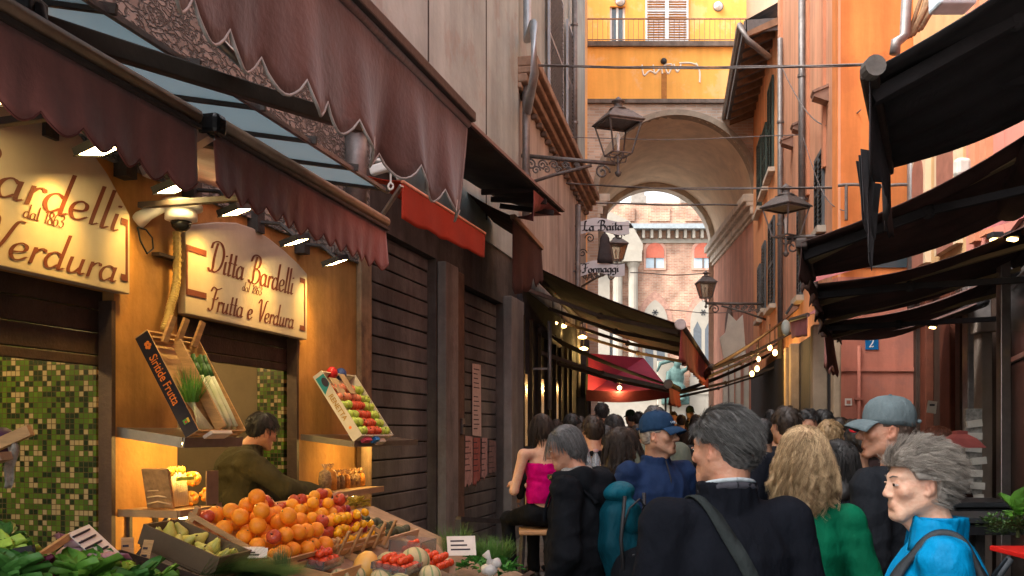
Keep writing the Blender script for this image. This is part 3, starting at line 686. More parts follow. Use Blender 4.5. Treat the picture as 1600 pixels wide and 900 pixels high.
for px, py in ((969,2),(1122,10)):
    x_, z_ = up(px, py); t = thing('wall_lamp', 'round white bulkhead lamp on the orange terrace wall, %s' % ('above the small window' if px < 1000 else 'right of the white shutters'), 'lamp', (x_, Yu, z_))
    MB(TU).lathe([(.0,.1),(.09,.08),(.12,.03),(.13,0)], (x_, z_, 0), 16).build('globe', WHITE, t, True); MB(TU).lathe([(.14,0),(.14,.02),(0,.02)], (x_, z_, 0), 16).build('base', IRONL, t)
# stain mark, vent and scrawl on band
x_, z_ = (1037-800)/F*Yf, CZ+(HY-96)/F*Yf
t = thing('vent_cowl', 'small dark round vent in the orange band above the arch', 'vent', (x_, Yf, z_)); MB(TA).lathe([(.0,.08),(.05,.08),(.08,.04),(.08,0)], (x_, z_, 0), 14).build('cowl', IRON, t, True)
MB(TA).box(x_-.06, x_+.08, 10.06, 10.75, .001, .006).build('drip_stain', M('stain', (.4,.16,.04), .9, .3, 6), arb)
m = MB(TA); SCR = M('white_scrawl', (.8,.72,.6), .9, .05)
xs_, zs_ = (1003-800)/F*Yf, CZ+(HY-118)/F*Yf
sc_ = [[(0,.3),(.05,.0),(.2,.12),(.35,.05)],[(.3,.3),(.35,.05),(.5,.2),(.55,.05)],[(.6,.3),(.7,.05),(.8,.3),(.62,.3)],[(.85,.32),(.95,.1),(1.05,.32)],[(1.0,.35),(1.3,.35),(1.5,.28)],[(1.45,.35),(1.55,.1),(1.55,-.2)]]
for q in sc_:
    pts = crom([(a_+.0, b_) for a_, b_ in q], 6); m.tube([(xs_+a_*.95, zs_+b_*.9, .01) for a_, b_ in pts], .022, 4)
m.build('scrawl', SCR, arb)
# left wing returning behind the corner building
m = MB(); m.box(-2, .2, 24.6, 30, 0, 16); m.build('side_wing', M('pale_orange', (.8,.45,.22), .9, .1), arb)
m = MB(); m.box(1.0, 1.72, 21.9, 24.45, 0, 16); m.build('wing_wall', M('pale_orange', (.8,.45,.22)), arb)
MB().box(6.36, 12, 26.3, 31, 11.4, 15).build('cream_wing', CREAM, arb)
MB().box(.2, 7.6, 24.6, 31.5, 9.9, 10.0).build('vault_roof', DKSTONE, arb)

# ---- palazzo beyond
Yp = 60.0; TP = Matrix.Translation((0, Yp, 0)) @ Matrix(((1,0,0,0),(0,0,-1,0),(0,1,0,0),(0,0,0,1)))
pal = thing('palazzo', 'pale brick palace with battlements seen through the archway', 'building', (8, Yp, 0))
def pp(px, py): k = Yp/F; return (px-800)*k, CZ+(HY-py)*k
PBR = M_brick('palace_brick', (1,0), (.36,.17,.11), (.47,.26,.17), (.45,.35,.27), 1, .32, .1, .014, .3, .35)
PST = M('palace_stone', (.33,.29,.235), .85, .1, 2)
MB(TP).box(-20, 36, 0, 15.9, -6, 0).build('facade', PBR, pal)
m = MB(TP)
x_ = -20
while x_ < 36: m.box(x_, x_+.95, 15.9, 16.35, -.5, .05); m.box(x_+.1, x_+.85, 16.351, 16.6, -.45, 0); x_ += 3.05
m.build('battlement', M('merlon_stone', (.3,.26,.22), .9, .2), pal); 
x_ = -20; m = MB(TP)
while x_ < 36: m.box(x_, x_+1.25, 14.75, 15.6, .001, .12); x_ += 2.2
m.build('wall_panel', PBR, pal)
zc = 13.97
MB(TP).box(-20, 36, zc+.2, zc+.5, 0, .7).build('cornice', M('lead_grey', (.3,.33,.34), .7), pal)
m = MB(TP); x_ = -20
while x_ < 36: m.box(x_, x_+.16, zc-.35, zc+.19, .001, .5); x_ += .52
m.box(-20, 36, zc-.6, zc-.36, .001, .15); m.build('corbels', PST, pal)
REDB = M('red_blind', (.5,.13,.08), .8, .15, 6); PG = M('palace_glass', (.42,.5,.55), .2, .1)
for px in (797, 872, 948, 1023, 1098, 1173, 1248):
    xa, zb_ = pp(px-14, 419); xb, zt_ = pp(px+14, 380); r_ = (xb-xa)/2; xc = (xa+xb)/2
    a_ = [(xb, zb_)] + [(xc+r_*math.cos(math.pi*i/12), zt_-r_+r_*math.sin(math.pi*i/12)) for i in range(13)] + [(xa, zb_)]
    f = MB(TP).prism([(xc+(p[0]-xc)*1.25, p[1]+(.15 if p[1] > zb_ else -.12)) for p in a_], .001, .08).build('window', M('brick_trim', (.6,.33,.24), .85), pal)
    MB(TP).prism(a_, .081, .09).build('pane', PG, f); m = MB(TP); m.box(xc-.05, xc+.05, zb_, zb_+.7, .091, .13); m.build('mullion', DKSTONE, f)
    zl = zb_+.62; MB(TP).prism([(xa, zl), (xb, zl)] + a_[1:-1], .131, .16).build('blind', REDB, f)
for px in (872, 948, 1023, 1098, 1173):
    xc, z1_ = pp(px, 470); z0_ = pp(px, 598)[1]; w_ = .95; zp = z1_-1.3
    def gothic(w_, zb_, zsp, k=1.15, n=8):
        r_ = w_*2*k/1.15; L_ = [];  # pointed arch from two arcs
        for i in range(n+1): a = math.pi*0 + (math.pi/3)*i/n; L_.append((xc - w_ + 2*w_*math.cos(a), zsp + 2*w_*math.sin(a)))
        R_ = [(2*xc-x, z) for x, z in reversed(L_[:-1])]
        return [(xc+w_, zb_)] + L_ + R_ + [(xc-w_, zb_)]
    f = MB(TP).prism(gothic(1.1, zp-.3, zp), .001, .06).build('window', M('brick_arch', (.4,.22,.16), .9, .25, 6), pal)
    MB(TP).prism(gothic(.78, z0_-.3, zp), .061, .14).build('stone_surround', PST, f)
    m = MB(TP)
    for sg in (-1, 1): m.prism([(xc+sg*.36-.25, z0_), (xc+sg*.36+.25, z0_), (xc+sg*.36+.25, zp-.5), (xc+sg*.36, zp+.0), (xc+sg*.36-.25, zp-.5)], .141, .15)
    m.build('lights', M('leaded_glass', (.1,.11,.12), .3), f)
    m = MB(TP)
    for k in range(6): a = k*math.pi/3; m.bar((xc, zp+.55, .15), (xc+.2*math.cos(a), zp+.55+.2*math.sin(a), .15), .08, .03, up=(0,0,1))
    m.build('rosette', M('rosette_dark', (.06,.06,.06), .8), f)
    MB(TP).box(xc-1.25, xc+1.25, z0_-.75, z0_-.31, .001, .5).build('sill', PST, f)
# stone portal with paired columns and pediment
m = MB(TP); 
for px in (964, 988): x_, z_ = pp(px, 412); m.lathe([(.3,-7),(.3,-.35),(.42,-.1),(.42,0)], (0,0,0), 12, Matrix.Translation((x_, z_, .4)) @ Matrix.Rotation(-math.pi/2, 4, 'X'))
xa, za = pp(925, 412); xb, _ = pp(1000, 412); m.box(xa-3, xb, za, za+.7, .001, .9)
xq, zq = pp(1002, 395); xw, zw = pp(952, 330)
m.prism([(xw-5, za+.71), (xq, za+.71), (xq, za+1.1), (xw+1.2, za+2.5), (xw, za+3.1), (xw-5, za+3.1)], .001, .7); m.box(xa-3, pp(952,0)[0], 0, za, .001, .3)
m.build('portal', PST, pal)
# niche panel and lower plinth
xa, za = pp(1000, 640); MB(TP).box(-20, 36, 0, za+.9, .001, .35).build('plinth', PST, pal)
xa, zb_ = pp(1068, 700); xb, zt_ = pp(1112, 590); MB(TP).box(xa+.3, xb, zb_+2, zt_, .351, .45).build('stone_panel', PST, pal)
MB(TP).box(pp(1025,0)[0], pp(1066,0)[0], .5, pp(0,565)[1], .351, .8).build('statue_niche', PST, pal)
x_, z_ = pp(1050, 618); t = thing('bronze_statue', 'green bronze seated statue in a niche of the brick palace', 'statue', (x_, Yp-1, z_-.5))
BRZ = M('verdigris', (.045,.085,.075), .7, .3, 8, .5, 10)
m = MB(); m.ell((x_, Yp-1.2, z_+1.0), (.55,.4,.75)); m.ell((x_+.1, Yp-1.3, z_+1.85), (.22,.22,.28)); m.ell((x_-.05, Yp-1.35, z_+.35), (.7,.5,.45)); m.tube([(x_+.4, Yp-1.3, z_+1.4), (x_+.7, Yp-1.7, z_+1.6), (x_+.75, Yp-1.9, z_+2.1)], [.17,.13,.09]); m.tube([(x_-.4, Yp-1.3, z_+1.4), (x_-.55, Yp-1.6, z_+.8)], [.17,.12])
m.box(x_-.8, x_+.8, Yp-1.6, Yp-.8, z_-.6, z_+.1); m.tube([(x_-.25,Yp-1.6,z_+.4),(x_-.3,Yp-1.9,z_-.4)], .2); m.tube([(x_+.25,Yp-1.6,z_+.4),(x_+.3,Yp-1.9,z_-.4)], .2)
o = m.build('figure', BRZ, t, True); md = o.modifiers.new('r', 'REMESH'); md.mode = 'VOXEL'; md.voxel_size = .06; md.use_smooth_shade = True
x2, z2 = pp(1035, 575); MB().tube([(x2-.5, Yp-1.1, z2-.3), (x2-.3, Yp-1.1, z2+.2), (x2+.4, Yp-1.1, z2+.4), (x2+1.0, Yp-1.1, z2+.15)], [.06,.12,.12,.06], 8).build('canopy', BRZ, t, True)

# ---- right far building with green shutters
rfb = thing('green_shuttered_building', 'orange building with dark green shutters and deep wooden eaves beside the arch', 'building', RF.at(0,0))
sM = RF.s_of(1216)
hs = []
for px0, px1, y0, y1 in ((1183,1190,258,345),(1190,1197,205,320),(1199,1209,150,290),): pass
MB(RF.T).box(0, sM, -.1, 9.75, -4, 0).build('facade', ORANGE, rfb)
m = MB(RF.T)
m.add([(-.3,9.9,-.3),(sM,9.9,-.3),(sM,9.55,.62),(-.3,9.55,.62)], [(0,3,2,1)]); m.add([(-.3,10.2,-.3),(sM,10.2,-.3),(sM,9.72,.66),(-.3,9.72,.66)], [(0,1,2,3)]); m.box(-.3, sM, 9.55, 9.72, .62, .66)
m.box(sM-.05, sM, 9.5, 9.74, -.3, .6); m.build('eaves', M('eave_grey', (.12,.11,.11), .8, .3), rfb)
m = MB(RF.T); k = .1
while k < sM: m.add([(k,9.75,-.01),(k+.1,9.75,-.01),(k+.1,9.5,.6),(k,9.5,.6),(k,9.6,-.01),(k+.1,9.6,-.01),(k+.1,9.4,.6),(k,9.4,.6)], [(0,1,2,3),(7,6,5,4),(0,3,7,4),(1,5,6,2),(3,2,6,7)]); k += .55
m.build('rafters', M('rafter_wood', (.22,.12,.07), .8, .3), rfb)
t = thing('gutter', 'curved dark gutter along the eaves beside the arch', 'gutter', RF.at(0, 9.6, .7))
MB(RF.T).tube([(-.3,9.6,.74),(sM+.05,9.62,.74),(sM+.1,9.3,.6),(sM-.1,9.0,.15)], .065, 8).build('channel', ZINC, t, True)
def shutter_pair(px0, px1, y0, y1, mat, root, op=150):
    sb = RF.s_of(px0); sa = RF.s_of(px1); s0_, s1_ = min(sa,sb), max(sa,sb); mid = (px0+px1)/2
    z0_ = RF.hit(mid, y1)[1]; z1_ = RF.hit(mid, y0)[1]; return window(RF, s0_, s1_, z0_, z1_, root, mat, 0)
for a_ in ((1185,1191,220,330),(1193,1199,200,300),(1202,1210,130,272)): shutter_pair(*a_, GRSH, rfb, 118)
for a_ in ((1186,1190,415,500),(1193,1198,380,485),(1203,1212,345,480)): shutter_pair(*a_, M('slate_shutter', (.09,.1,.105), .6, .2), rfb, 125)

# ---- right: salmon building with orange return wall
smb = thing('salmon_building', 'tall salmon building with a deep orange side wall on the right', 'building', RF.at(sM,0))
MB(RF.T).box(sM, RF.len, -.1, 15, -.03, 0.01).build('facade', SALMON, smb)
MB(RO.T).box(-.01, RO.len, 3.55, 15, -.2, 0).build('side_wall', ORANGE_D, smb)
MB(RO.T).box(-.01, RO.len, -.1, 3.549, -.2, 0.005).build('lower_side_wall', ROSE, smb)
MB(RO.T).box(0, RO.len, 2.35, 2.4, .01, .03).build('string_course', ROSE, smb)
m = MB(RF.T)
for px in (1224, 1266, 1292): s = RF.s_of(px); m.box(s-.16, s+.0, 5.2, 14.9, .011, .05)
m.build('pilaster_strip', M('salmon_dark', (.58,.24,.13), .88, .1), smb)
downpipe(RF, 1253, -40, 372, 'dark downpipe on the salmon facade behind the lantern', .055, .1)
downpipe(RF, 1219, 60, 560, 'rose painted downpipe at the edge of the salmon facade', .05, .08)
for px, py in ((1282,140),(1248,192),(1230,215)):
    s, z = RF.hit(px, py, .1); t = thing('stone_bracket', 'small sloping stone %s on the salmon facade' % {1282:'hood, largest and nearest',1248:'hood half hidden by the downpipe',1230:'hood, lowest and farthest'}[px], 'bracket', RF.at(s, z, 0))
    m = MB(RF.T); m.prism([(0,0),(.2,-.08),(.2,-.12),(0,-.2)], -.11, .11, Matrix.Translation((s, z, 0)) @ Matrix.Rotation(-math.pi/2, 4, 'Y')); m.box(s-.13, s+.13, z-.0, z+.035, .0, .22, Matrix.Translation((s,z,0)) @ Matrix.Rotation(R(20),4,'X') @ Matrix.Translation((-s,-z,0))); m.build('hood', M('hood_stone', (.3,.17,.12), .9, .3), t)
for px0, px1, y0, y1 in ((1277,1290,240,362),(1249,1256,318,465),):
    shutter_pair(px0, px1, y0, y1, M('slate_shutter', (.09,.1,.105)), smb, 100)
# number tile
s, z = RO.hit(1362, 536, .01); t = thing('number_tile', 'blue enamel house number 2 on the rose wall', 'sign', RO.at(s, z, .01))
MB(RO.T).box(s-.085, s+.085, z-.085, z+.085, .011, .02).build('tile', M('blue_enamel', (.01,.12,.3), .25, .1), t, bevel=.003)
m = MB(); pen(m, '2', RO.T @ Matrix.Translation((s-.035, z-.055, .0215)), .125, 1, .1, .14, 10, .05); m.build('numeral', WHITE, t)
t = thing('wall_conduit', 'rose painted conduit below the blue number tile', 'pipe', RO.at(*RO.hit(1342, 600, .03), .03)); s, z = RO.hit(1342, 540, .03); MB(RO.T).tube([(s, .3, .035), (s, z, .035)], .022, 8).build('pipe', ROSE, t, True)
for z_ in (2.0, 1.2): MB(RO.T).box(s-.05, s+.05, z_-.015, z_+.015, .01, .06).build('clip', ROSE, t)
s, z = RO.hit(1326, 628, .02); t = thing('notice', 'small square paper notice on the rose wall above the crowd', 'notice', RO.at(s, z, .012)); MB(RO.T).box(s-.045, s+.045, z-.045, z+.045, .011, .014).build('sheet', PAPER, t); MB(RO.T).box(s-.025, s+.025, z-.025, z+.02, .0145, .0155).build('print', ROSE, t)
# arched fanlight on the orange side wall
s, z = RO.hit(1390, 375, .02); t = thing('arched_fanlight', 'grey arched fanlight over a door on the orange side wall', 'window', RO.at(s, z-.3, 0))
m = MB(RO.T); 
for i in range(12):
    a, b = math.pi*i/12, math.pi*(i+1)/12; vs = [(s-r*math.cos(q), z-.35+r*math.sin(q), o) for q in (a,b) for r in (.5,.62) for o in (.01,.1)]
    m.add(vs, [(0,1,3,2),(4,6,7,5),(0,4,5,1),(2,3,7,6),(0,2,6,4),(1,5,7,3)])
m.build('arch_frame', ZINC, t); MB(RO.T).prism([(s-.5*math.cos(math.pi*i/12), z-.35+.5*math.sin(math.pi*i/12)) for i in range(13)], .012, .02).build('pane', GLASS, t)

# ---- right near: ochre / rose building with arched windows, storefronts below
rnb = thing('arcaded_building', 'ochre and rose building with arched windows above the right hand awnings', 'building', RC.at(0,0))
sO = RC.s_of(1512)
MB(RC.T).box(0, sO, 3.4, 12, -3, 0).build('ochre_wall', OCW, rnb)
MB(RC.T).box(sO, RC.len, 3.4, 12, -3, .015).build('rose_wall', M('rose_facade', (.55,.22,.17), .88, .1, 1.5), rnb)
MB(RN.T).box(0, RN.len, 3.4, 9, -3, .01).build('near_wall', M('rose_facade', (.55,.22,.17)), rnb)
m = MB(RC.T); m2 = MB(RC.T)
for px0, px1, y1 in ((1434,1452,245),(1474,1500,196)):
    sa, sb = sorted((RC.s_of(px0), RC.s_of(px1))); zt_ = RC.hit((px0+px1)/2, y1)[1]; r_ = (sb-sa)/2; xc = (sa+sb)/2
    a_ = [(sb, 3.6)] + [(xc+r_*math.cos(math.pi*i/12), zt_-r_+r_*math.sin(math.pi*i/12)) for i in range(13)] + [(sa, 3.6)]
    f = MB(RC.T).prism([(xc+(p[0]-xc)*1.35, p[1]+(.14 if p[1] > 3.6 else 0)) for p in a_], .001, .07).build('window', CREAM, rnb); MB(RC.T).prism(a_, .071, .078).build('recess', M('recess_rose', (.3,.12,.08), .9), f)
for px in (1531, 1549): s = RC.s_of(px); MB(RC.T).box(s-.1, s+.1, 3.5, 11, .016, .08).build('pilaster_strip', M('salmon_dark'), rnb)
downpipe(RC, 1424, 120, 500, 'dark downpipe at the ochre corner', .05, .07)
# storefronts: dark bays between posts
stf = thing('storefront', 'black glazed shopfront at the right edge with steel posts', 'shopfront', RN.at(0,0))
MB(RC.T).box(0, RC.len, 0, 3.39, -3, -.15).build('dark_recess', DKWOOD, stf)
MB(RN.T).box(0, RN.len, 0, 3.39, -3, -.02).build('black_front', BLACKM, stf)
RW = M('red_wood', (.12,.035,.018), .55, .3, 5, .3, 40, streak=.4)
for px0, px1, mt, o_ in ((1419,1431,DKWOOD,.0),(1436,1446,RW,-.05),(1468,1484,RW,.0),(1492,1500,DKWOOD,.05),(1503,1512,ZINC,.08)):
    sa, sb = sorted((RC.s_of(px0, o_), RC.s_of(px1, o_))); MB(RC.T).box(sa, sb, 0, 3.38, -.149, o_).build('door_panel', mt, stf, bevel=.01)
m = MB(RN.T)
for px0, px1 in ((1523,1534),): pass
t = thing('shop_pillar', 'pale stone pillar between the dark doors and black shopfront', 'pillar', RC.at(RC.len-.1, 0, .1)); MB(RC.T).box(RC.s_of(1521,.1), RC.s_of(1534,.1), 0, 2.55, .0, .1).build('shaft', M('pillar_grey', (.3,.24,.2), .7, .15, 3, streak=.3), t, bevel=.01) 
MB(RC.T).box(RC.s_of(1519,.12), RC.s_of(1536,.12), 2.551, 2.66, -.02, .14).build('cap', M('pillar_grey'), t, bevel=.01)
m = MB(RN.T); m.box(.0, 6, 2.2, 2.24, 0, .03); m.box(0, 6, 2.9, 2.94, 0, .03); m.build('glazing_bar', STEEL, stf)
t = thing('steel_post', 'tall square steel post on the black shopfront with small yellow reflections', 'post', P(1568, 1100, 7.6)); q = P(1568, 400, 7.6)
m = MB(); m.box(q.x-.04, q.x+.04, q.y-.04, q.y+.04, 0, 2.95); m.build('post', M('steel_brushed', (.5,.42,.38), .35, .15, 10, metal=.7), t, bevel=.006)
# ------------------------------------------------------------------ awnings
BURG = M('burgundy_canvas', (.42,.145,.12), .85, .25, 3, .35, 35, streak=.35, sheen=.3)
BURGD = M('dull_burgundy_canvas', (.13,.055,.04), .88, .3, 2.5, .35, 35, streak=.4, sheen=.3, patch=.5, pcol=(.1,.06,.045), pscale=2)
REDC = M('orange_red_canvas', (.3,.024,.007), .8, .15, 4, .2, 40, streak=.15)
MAG = M('magenta_canvas', (.24,.018,.045), .8, .15, 3, .2, 40)
DKC = M('dark_brown_canvas', (.06,.03,.027), .88, .25, 3, .35, 35, streak=.35)
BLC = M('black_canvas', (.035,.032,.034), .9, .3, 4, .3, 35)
TRIM = M('white_trim', (.36,.35,.33), .7, .25, 20)
BARM = M('awning_bar_tan', (.34,.22,.15), .5, .25, 8, .2, 40)
BARD = M('awning_bar_dark', (.06,.045,.038), .6, .3, 8, .2, 40)
def canopy(FN, FF, WN, WF, mat, root, sag=.02, name='canopy', nu=24, nv=12, ripple=.004):
    FN, FF, WN, WF = map(Vector, (FN, FF, WN, WF))
    def f(u, v):
        a = FN.lerp(FF, u); b = WN.lerp(WF, u); p = a.lerp(b, v); p = p.copy(); p.z -= sag*math.sin(math.pi*v) + ripple*math.sin(u*31+v*3); return p
    m = MB(); m.sheet(f, nu, nv); return m.build(name, mat, root, True, solid=.004)
def valance(FN, FF, h, n, mat, root, trim=None, scal=.05, wave=.02, out=(0,0,0), lean=0, ragged=0, tr=.009, seed=1, hfar=None, ph=0):
    FN = Vector(FN); FF = Vector(FF); d = (FF-FN); L_ = d.length; dn = d.normalized(); nrm = Vector((dn.y, -dn.x, 0)); rg = random.Random(seed)
    N_ = n*8; waves = [(rg.uniform(3, 7), rg.uniform(0, 6), rg.uniform(.4, 1)) for _ in range(3)]
    amp = lambda x: sum(a*math.sin(f_*x*L_/.5+p) for f_, p, a in waves)/2
    hh = lambda u: h + ((hfar-h)*u if hfar else 0)
    rag = [rg.uniform(-ragged, ragged) for _ in range(N_+1)]
    def pt(i, v):
        u = i/N_; sc_ = abs(math.sin(math.pi*(u*n+ph)))**.75
        H = hh(u) - scal + scal*sc_ + rag[i]
        q = FN + d*u; w_ = wave*amp(u)*(v**1.3)
        return q + nrm*(w_ + lean*v + .006*math.sin(u*n*2*math.pi)*v) + Vector((0,0,-H*v))
    m = MB(); nv = 8; vs = [pt(i, j/nv) for i in range(N_+1) for j in range(nv+1)]
    m.add(vs, [(i*(nv+1)+j, (i+1)*(nv+1)+j, (i+1)*(nv+1)+j+1, i*(nv+1)+j+1) for i in range(N_) for j in range(nv)])
    o = m.build('valance', mat, root, True, solid=.004)
    if trim: MB().tube([pt(i, 1) for i in range(N_+1)], tr, 6).build('trim', trim, o, True)
    return o
def arm(root, a, e, b, mat, w_=.05, nm='folding_arm'):
    m = MB(); m.bar(a, e, w_, w_*.8); m.bar(e, b, w_*.85, w_*.7); m.ell(e, w_*.7, 8, 6); return m.build(nm, mat, root, bevel=.004)
def off(wall, Y, xo, z): k = (Y - wall.p.y)/wall.u.y; q = wall.at(k, z); return Vector((q.x + xo, Y, z))

# lower burgundy awning of the greengrocer: two bays
def grocer(Y0, Y1, z, lab, h0=.235, seed=1, n=12):
    FN, FF = off(WL, Y0, 1.33, z+.02), off(WL, Y1, 1.33, z-.0); WN, WF = off(WL, Y0+.05, .06, z+.32), off(WL, Y1+.05, .06, z+.32)
    t = thing('awning', lab, 'awning', (FN+FF)/2, 'burgundy awnings of the fruit shop')
    canopy(FN, FF, WN, WF, BURG, t, .03)
    MB().tube([FN+Vector((0,0,.012)), FF+Vector((0,0,.012))], .028, 10).build('front_bar', BARM, t, True)
    m = MB(); dd = (FF-FN).normalized()
    m.bar(FN+Vector((.012,0,-.028)), FF+Vector((.012,0,-.028)), .02, .016); m.build('rail_groove', BARD, t)
    valance(FN+Vector((0,0,-.03)), FF+Vector((0,0,-.03)), h0, n, BURG, t, M('burgundy_hem', (.2,.06,.05), .8), .045, .03, seed=seed, tr=.004)
    for q in (.12, .88):
        p = FN.lerp(FF, q); arm(t, p+Vector((-.03,0,-.03)), p.lerp(WN.lerp(WF, q), .5)+Vector((0,-.25,-.12)), WN.lerp(WF, q)+Vector((0,0,-.25)), BARD, .045)
    return t
grocer(1.55, 3.55, 2.735, 'near burgundy scalloped awning over the large shop sign', .25, 3, 13)
tA = grocer(3.66, 5.34, 2.735, 'second burgundy scalloped awning, over the smaller shop sign', .235, 8, 13)
c_ = off(WL, 3.6, 1.36, 2.73); t = thing('awning_joint', 'dark rounded end cap between the two burgundy awnings', 'awning joint', c_)
MB().cbox(c_, (.09,.08,.08), Matrix.Rotation(R(-14), 4, 'Z')).build('cap', BLACKM, t, bevel=.02); MB().bar(c_+Vector((-.01,0,-.03)), c_+Vector((-.28,.07,-.16)), .05, .04).build('strut', STEEL, t)

# glass canopy panels above
GLC = M('canopy_glass', (.42,.56,.6), .35, .12, 2, .15, 6, spec=.5, emit=None, trans=.55)
nt_ = GLC.node_tree; tb = nt_.nodes.new('ShaderNodeBsdfTranslucent'); tb.inputs[0].default_value = (.42,.52,.54,1); mxs = nt_.nodes.new('ShaderNodeMixShader'); mxs.inputs[0].default_value = .75
nt_.links.new(nt_.nodes['Principled BSDF'].outputs[0], mxs.inputs[1]); nt_.links.new(tb.outputs[0], mxs.inputs[2]); nt_.links.new(mxs.outputs[0], nt_.nodes['Material Output'].inputs[0])
t = thing('glass_canopy', 'pale blue glass canopy with dark ribs above the burgundy awning', 'canopy', off(WL, 4, .6, 3.0))
ys = [1.2, 1.75, 2.25, 2.72, 3.2, 3.68, 4.16, 4.64, 5.12, 5.56]
zi, zo, xi, xo = 3.16, 3.0, .03, 1.22
for i in range(len(ys)-1):
    a_, b_ = ys[i]+.012, ys[i+1]-.012
    MB().add([off(WL,a_,xi,zi), off(WL,a_,xo,zo), off(WL,b_,xo,zo), off(WL,b_,xi,zi)], [(0,1,2,3)]).build('glass_panel', GLC, t, solid=.012)
m = MB()
for y in ys: m.bar(off(WL,y,xi,zi-.012), off(WL,y,xo+.05,zo-.012), .022, .035)
m.build('ribs', BARD, t); m = MB(); m.bar(off(WL,1.2,xi,zi), off(WL,5.58,xi,zi), .03, .03); m.bar(off(WL,1.2,xo+.02,zo-.02), off(WL,5.6,xo+.02,zo-.02), .02,.02); m.build('edge_bar', ZINC, t)
# lamp fixture on stones
q = off(WL, 3.6, 1.32, 3.12)
t = thing('wall_fixture', 'small metal clip with cable on the rubble wall above the glass canopy', 'fixture', q); MB().tube([q, q+Vector((.05,.1,-.05)), q+Vector((.1,.25,-.08))], .02, 8).build('rod', STEEL, t, True); MB().tube([q+Vector((-.1,-.25,.06)), q+Vector((-.02,-.1,.09)), q+Vector((.04,.05,.03))], .012, 6).build('cable', BLK, t, True)

# upper large awning with white trimmed valance
FN, FF = off(WL, 1.5, 1.965, 3.06), off(WL, 4.75, 1.965, 3.105); WN, WF = off(WL, 1.5, 1.5, 3.3), off(WL, 4.75, 1.5, 3.33)
t = thing('awning', 'upper dull brown-red awning with deep white-edged scalloped valance over the lane', 'awning', (FN+FF)/2)
canopy(FN, FF, WN, WF, BURGD, t, .05)
MB().bar(FN+Vector((.02,0,.03)), FF+Vector((.02,0,.03)), .05, .05).build('front_bar', BARD, t, bevel=.008)
MB().tube([FN+Vector((0,0,.0)), FF+Vector((0,0,.0))], .022, 10).build('hem_bar', BURGD, t, True)
valance(FN, FF, .44, 17, BURGD, t, TRIM, .075, .05, seed=5, tr=.0055, hfar=.5)
# inner orange-brown flap hanging behind
FN2, FF2 = off(WL, 1.5, 1.5, 3.14), off(WL, 3.02, 1.6, 3.05)
MB().sheet(lambda u, v: FN2.lerp(FF2, u) + Vector((-.5*v, .0, .22*v)), 12, 2).build('inner_flap', M('rusty_canvas', (.3,.1,.02), .85, .2, 4), t, True, solid=.004)
# beam arm
A = P(-40, 8, 2.75); B = P(560, 196, 4.75)
MB().bar(A, B, .045, .07).build('arm_beam', M('beam_brown', (.07,.055,.042), .6, .2, 6), t, bevel=.006)
q = P(38, 18, 2.85); m = MB(); m.cbox(q, (.09,.12,.09)); m.tube([q+Vector((.03,0,.02)), q+Vector((.05,0,-.07))], .03, 10); m.tube([q+Vector((-.04,0,-.01)), q+Vector((-.02,0,-.09))], .024, 10); m.cbox(q+Vector((-.08,0,.03)), (.1,.1,.06)); m.build('arm_elbow', BLK, t, bevel=.01)
# dark pipe at the shop corner
downpipe(WL, 556, 195, 320, 'blue-grey drainpipe beside the rubble wall behind the awning', .09, .1)
# winding bracket, off white
q = P(598, 262, 5.4); t = thing('awning_crank', 'off-white awning bracket with a crank ring, beside the orange-red awning', 'bracket', q)
m = MB(); X = Matrix.Translation(q) @ Matrix.Rotation(R(-14),4,'Z') @ Matrix.Rotation(R(-12), 4, 'Y'); m.cbox((0,0,0), (.15,.05,.055), X); m.lathe([(.03,-.03),(.03,.03)], (0,0,0), 14, X @ Matrix.Translation((.07,0,0)) @ Matrix.Rotation(R(90),4,'X')); m.build('housing', WHITE, t, bevel=.012)
MB().cbox(q+Vector((.0,.02,.05)), (.15,.02,.012)).build('mount', WHITE, t, bevel=.003); MB().cbox(q+Vector((.1,.0,-.05)), (.05,.03,.04)).build('motor', WHITE, t, bevel=.01)
MB().tube([q+Vector((.045,0,-.03)), q+Vector((.045,0,-.09))], .006, 6).build('rod', WHITE, t); MB().tube([q+Vector((.045+.014*math.cos(a), 0, -.105+.018*math.sin(a))) for a in [k*math.pi/5 for k in range(11)]], .006, 6).build('ring', WHITE, t, True)
# orange-red awning
A, B = P(628, 283, 6.6), P(758, 365, 8.3)
t = thing('awning', 'short orange-red awning with plain valance over the wide brown shutter', 'awning', (A+B)/2)
canopy(A, B, A+Vector((-.4,.1,.12)), B+Vector((-.4,.1,.12)), REDC, t, .02)
MB().tube([A, B], .012, 8).build('front_bar', M('pale_orange_bar', (.7,.3,.18), .6), t, True); valance(A, B, .27, 4, REDC, t, None, .015, .012, seed=2, hfar=.22)
arm(t, A+Vector((0,0,-.03)), A+Vector((-.3,.3,-.35)), A+Vector((-.72,.3,-.1)), STEEL, .03)
# black awning with a dark underside
A, B = P(733, 196, 7.6), P(880, 332, 11.2); WNp, WFp = off(WL, 8.4, .12, 4.2), off(WL, 12.0, .12, 4.5)
t = thing('awning', 'black-bottomed awning with faded red edge above the shutters', 'awning', (A+B)/2)
canopy(A, B, WNp, WFp, BLC, t, .03); MB().bar(A+Vector((0,0,.02)), B+Vector((0,0,.02)), .04, .03).build('front_bar', M('grey_rust_bar', (.2,.14,.12), .6), t)
m = MB()
for k in range(3): q = A.lerp(B, .66+.1*k); m.bar(q+Vector((-.6,.1,.0)), q+Vector((0,0,-.05*k)), .05,.05)
m.build('arm', BLC, t)
MB().sheet(lambda u, v: A.lerp(B, .62+.38*u) + Vector((-.55*v*u-.02, .1*v, -.3*v*(1-u)-.03)), 6, 3).build('side_flap', M('faded_red_canvas', (.3,.1,.1), .85, .15), t, solid=.004)
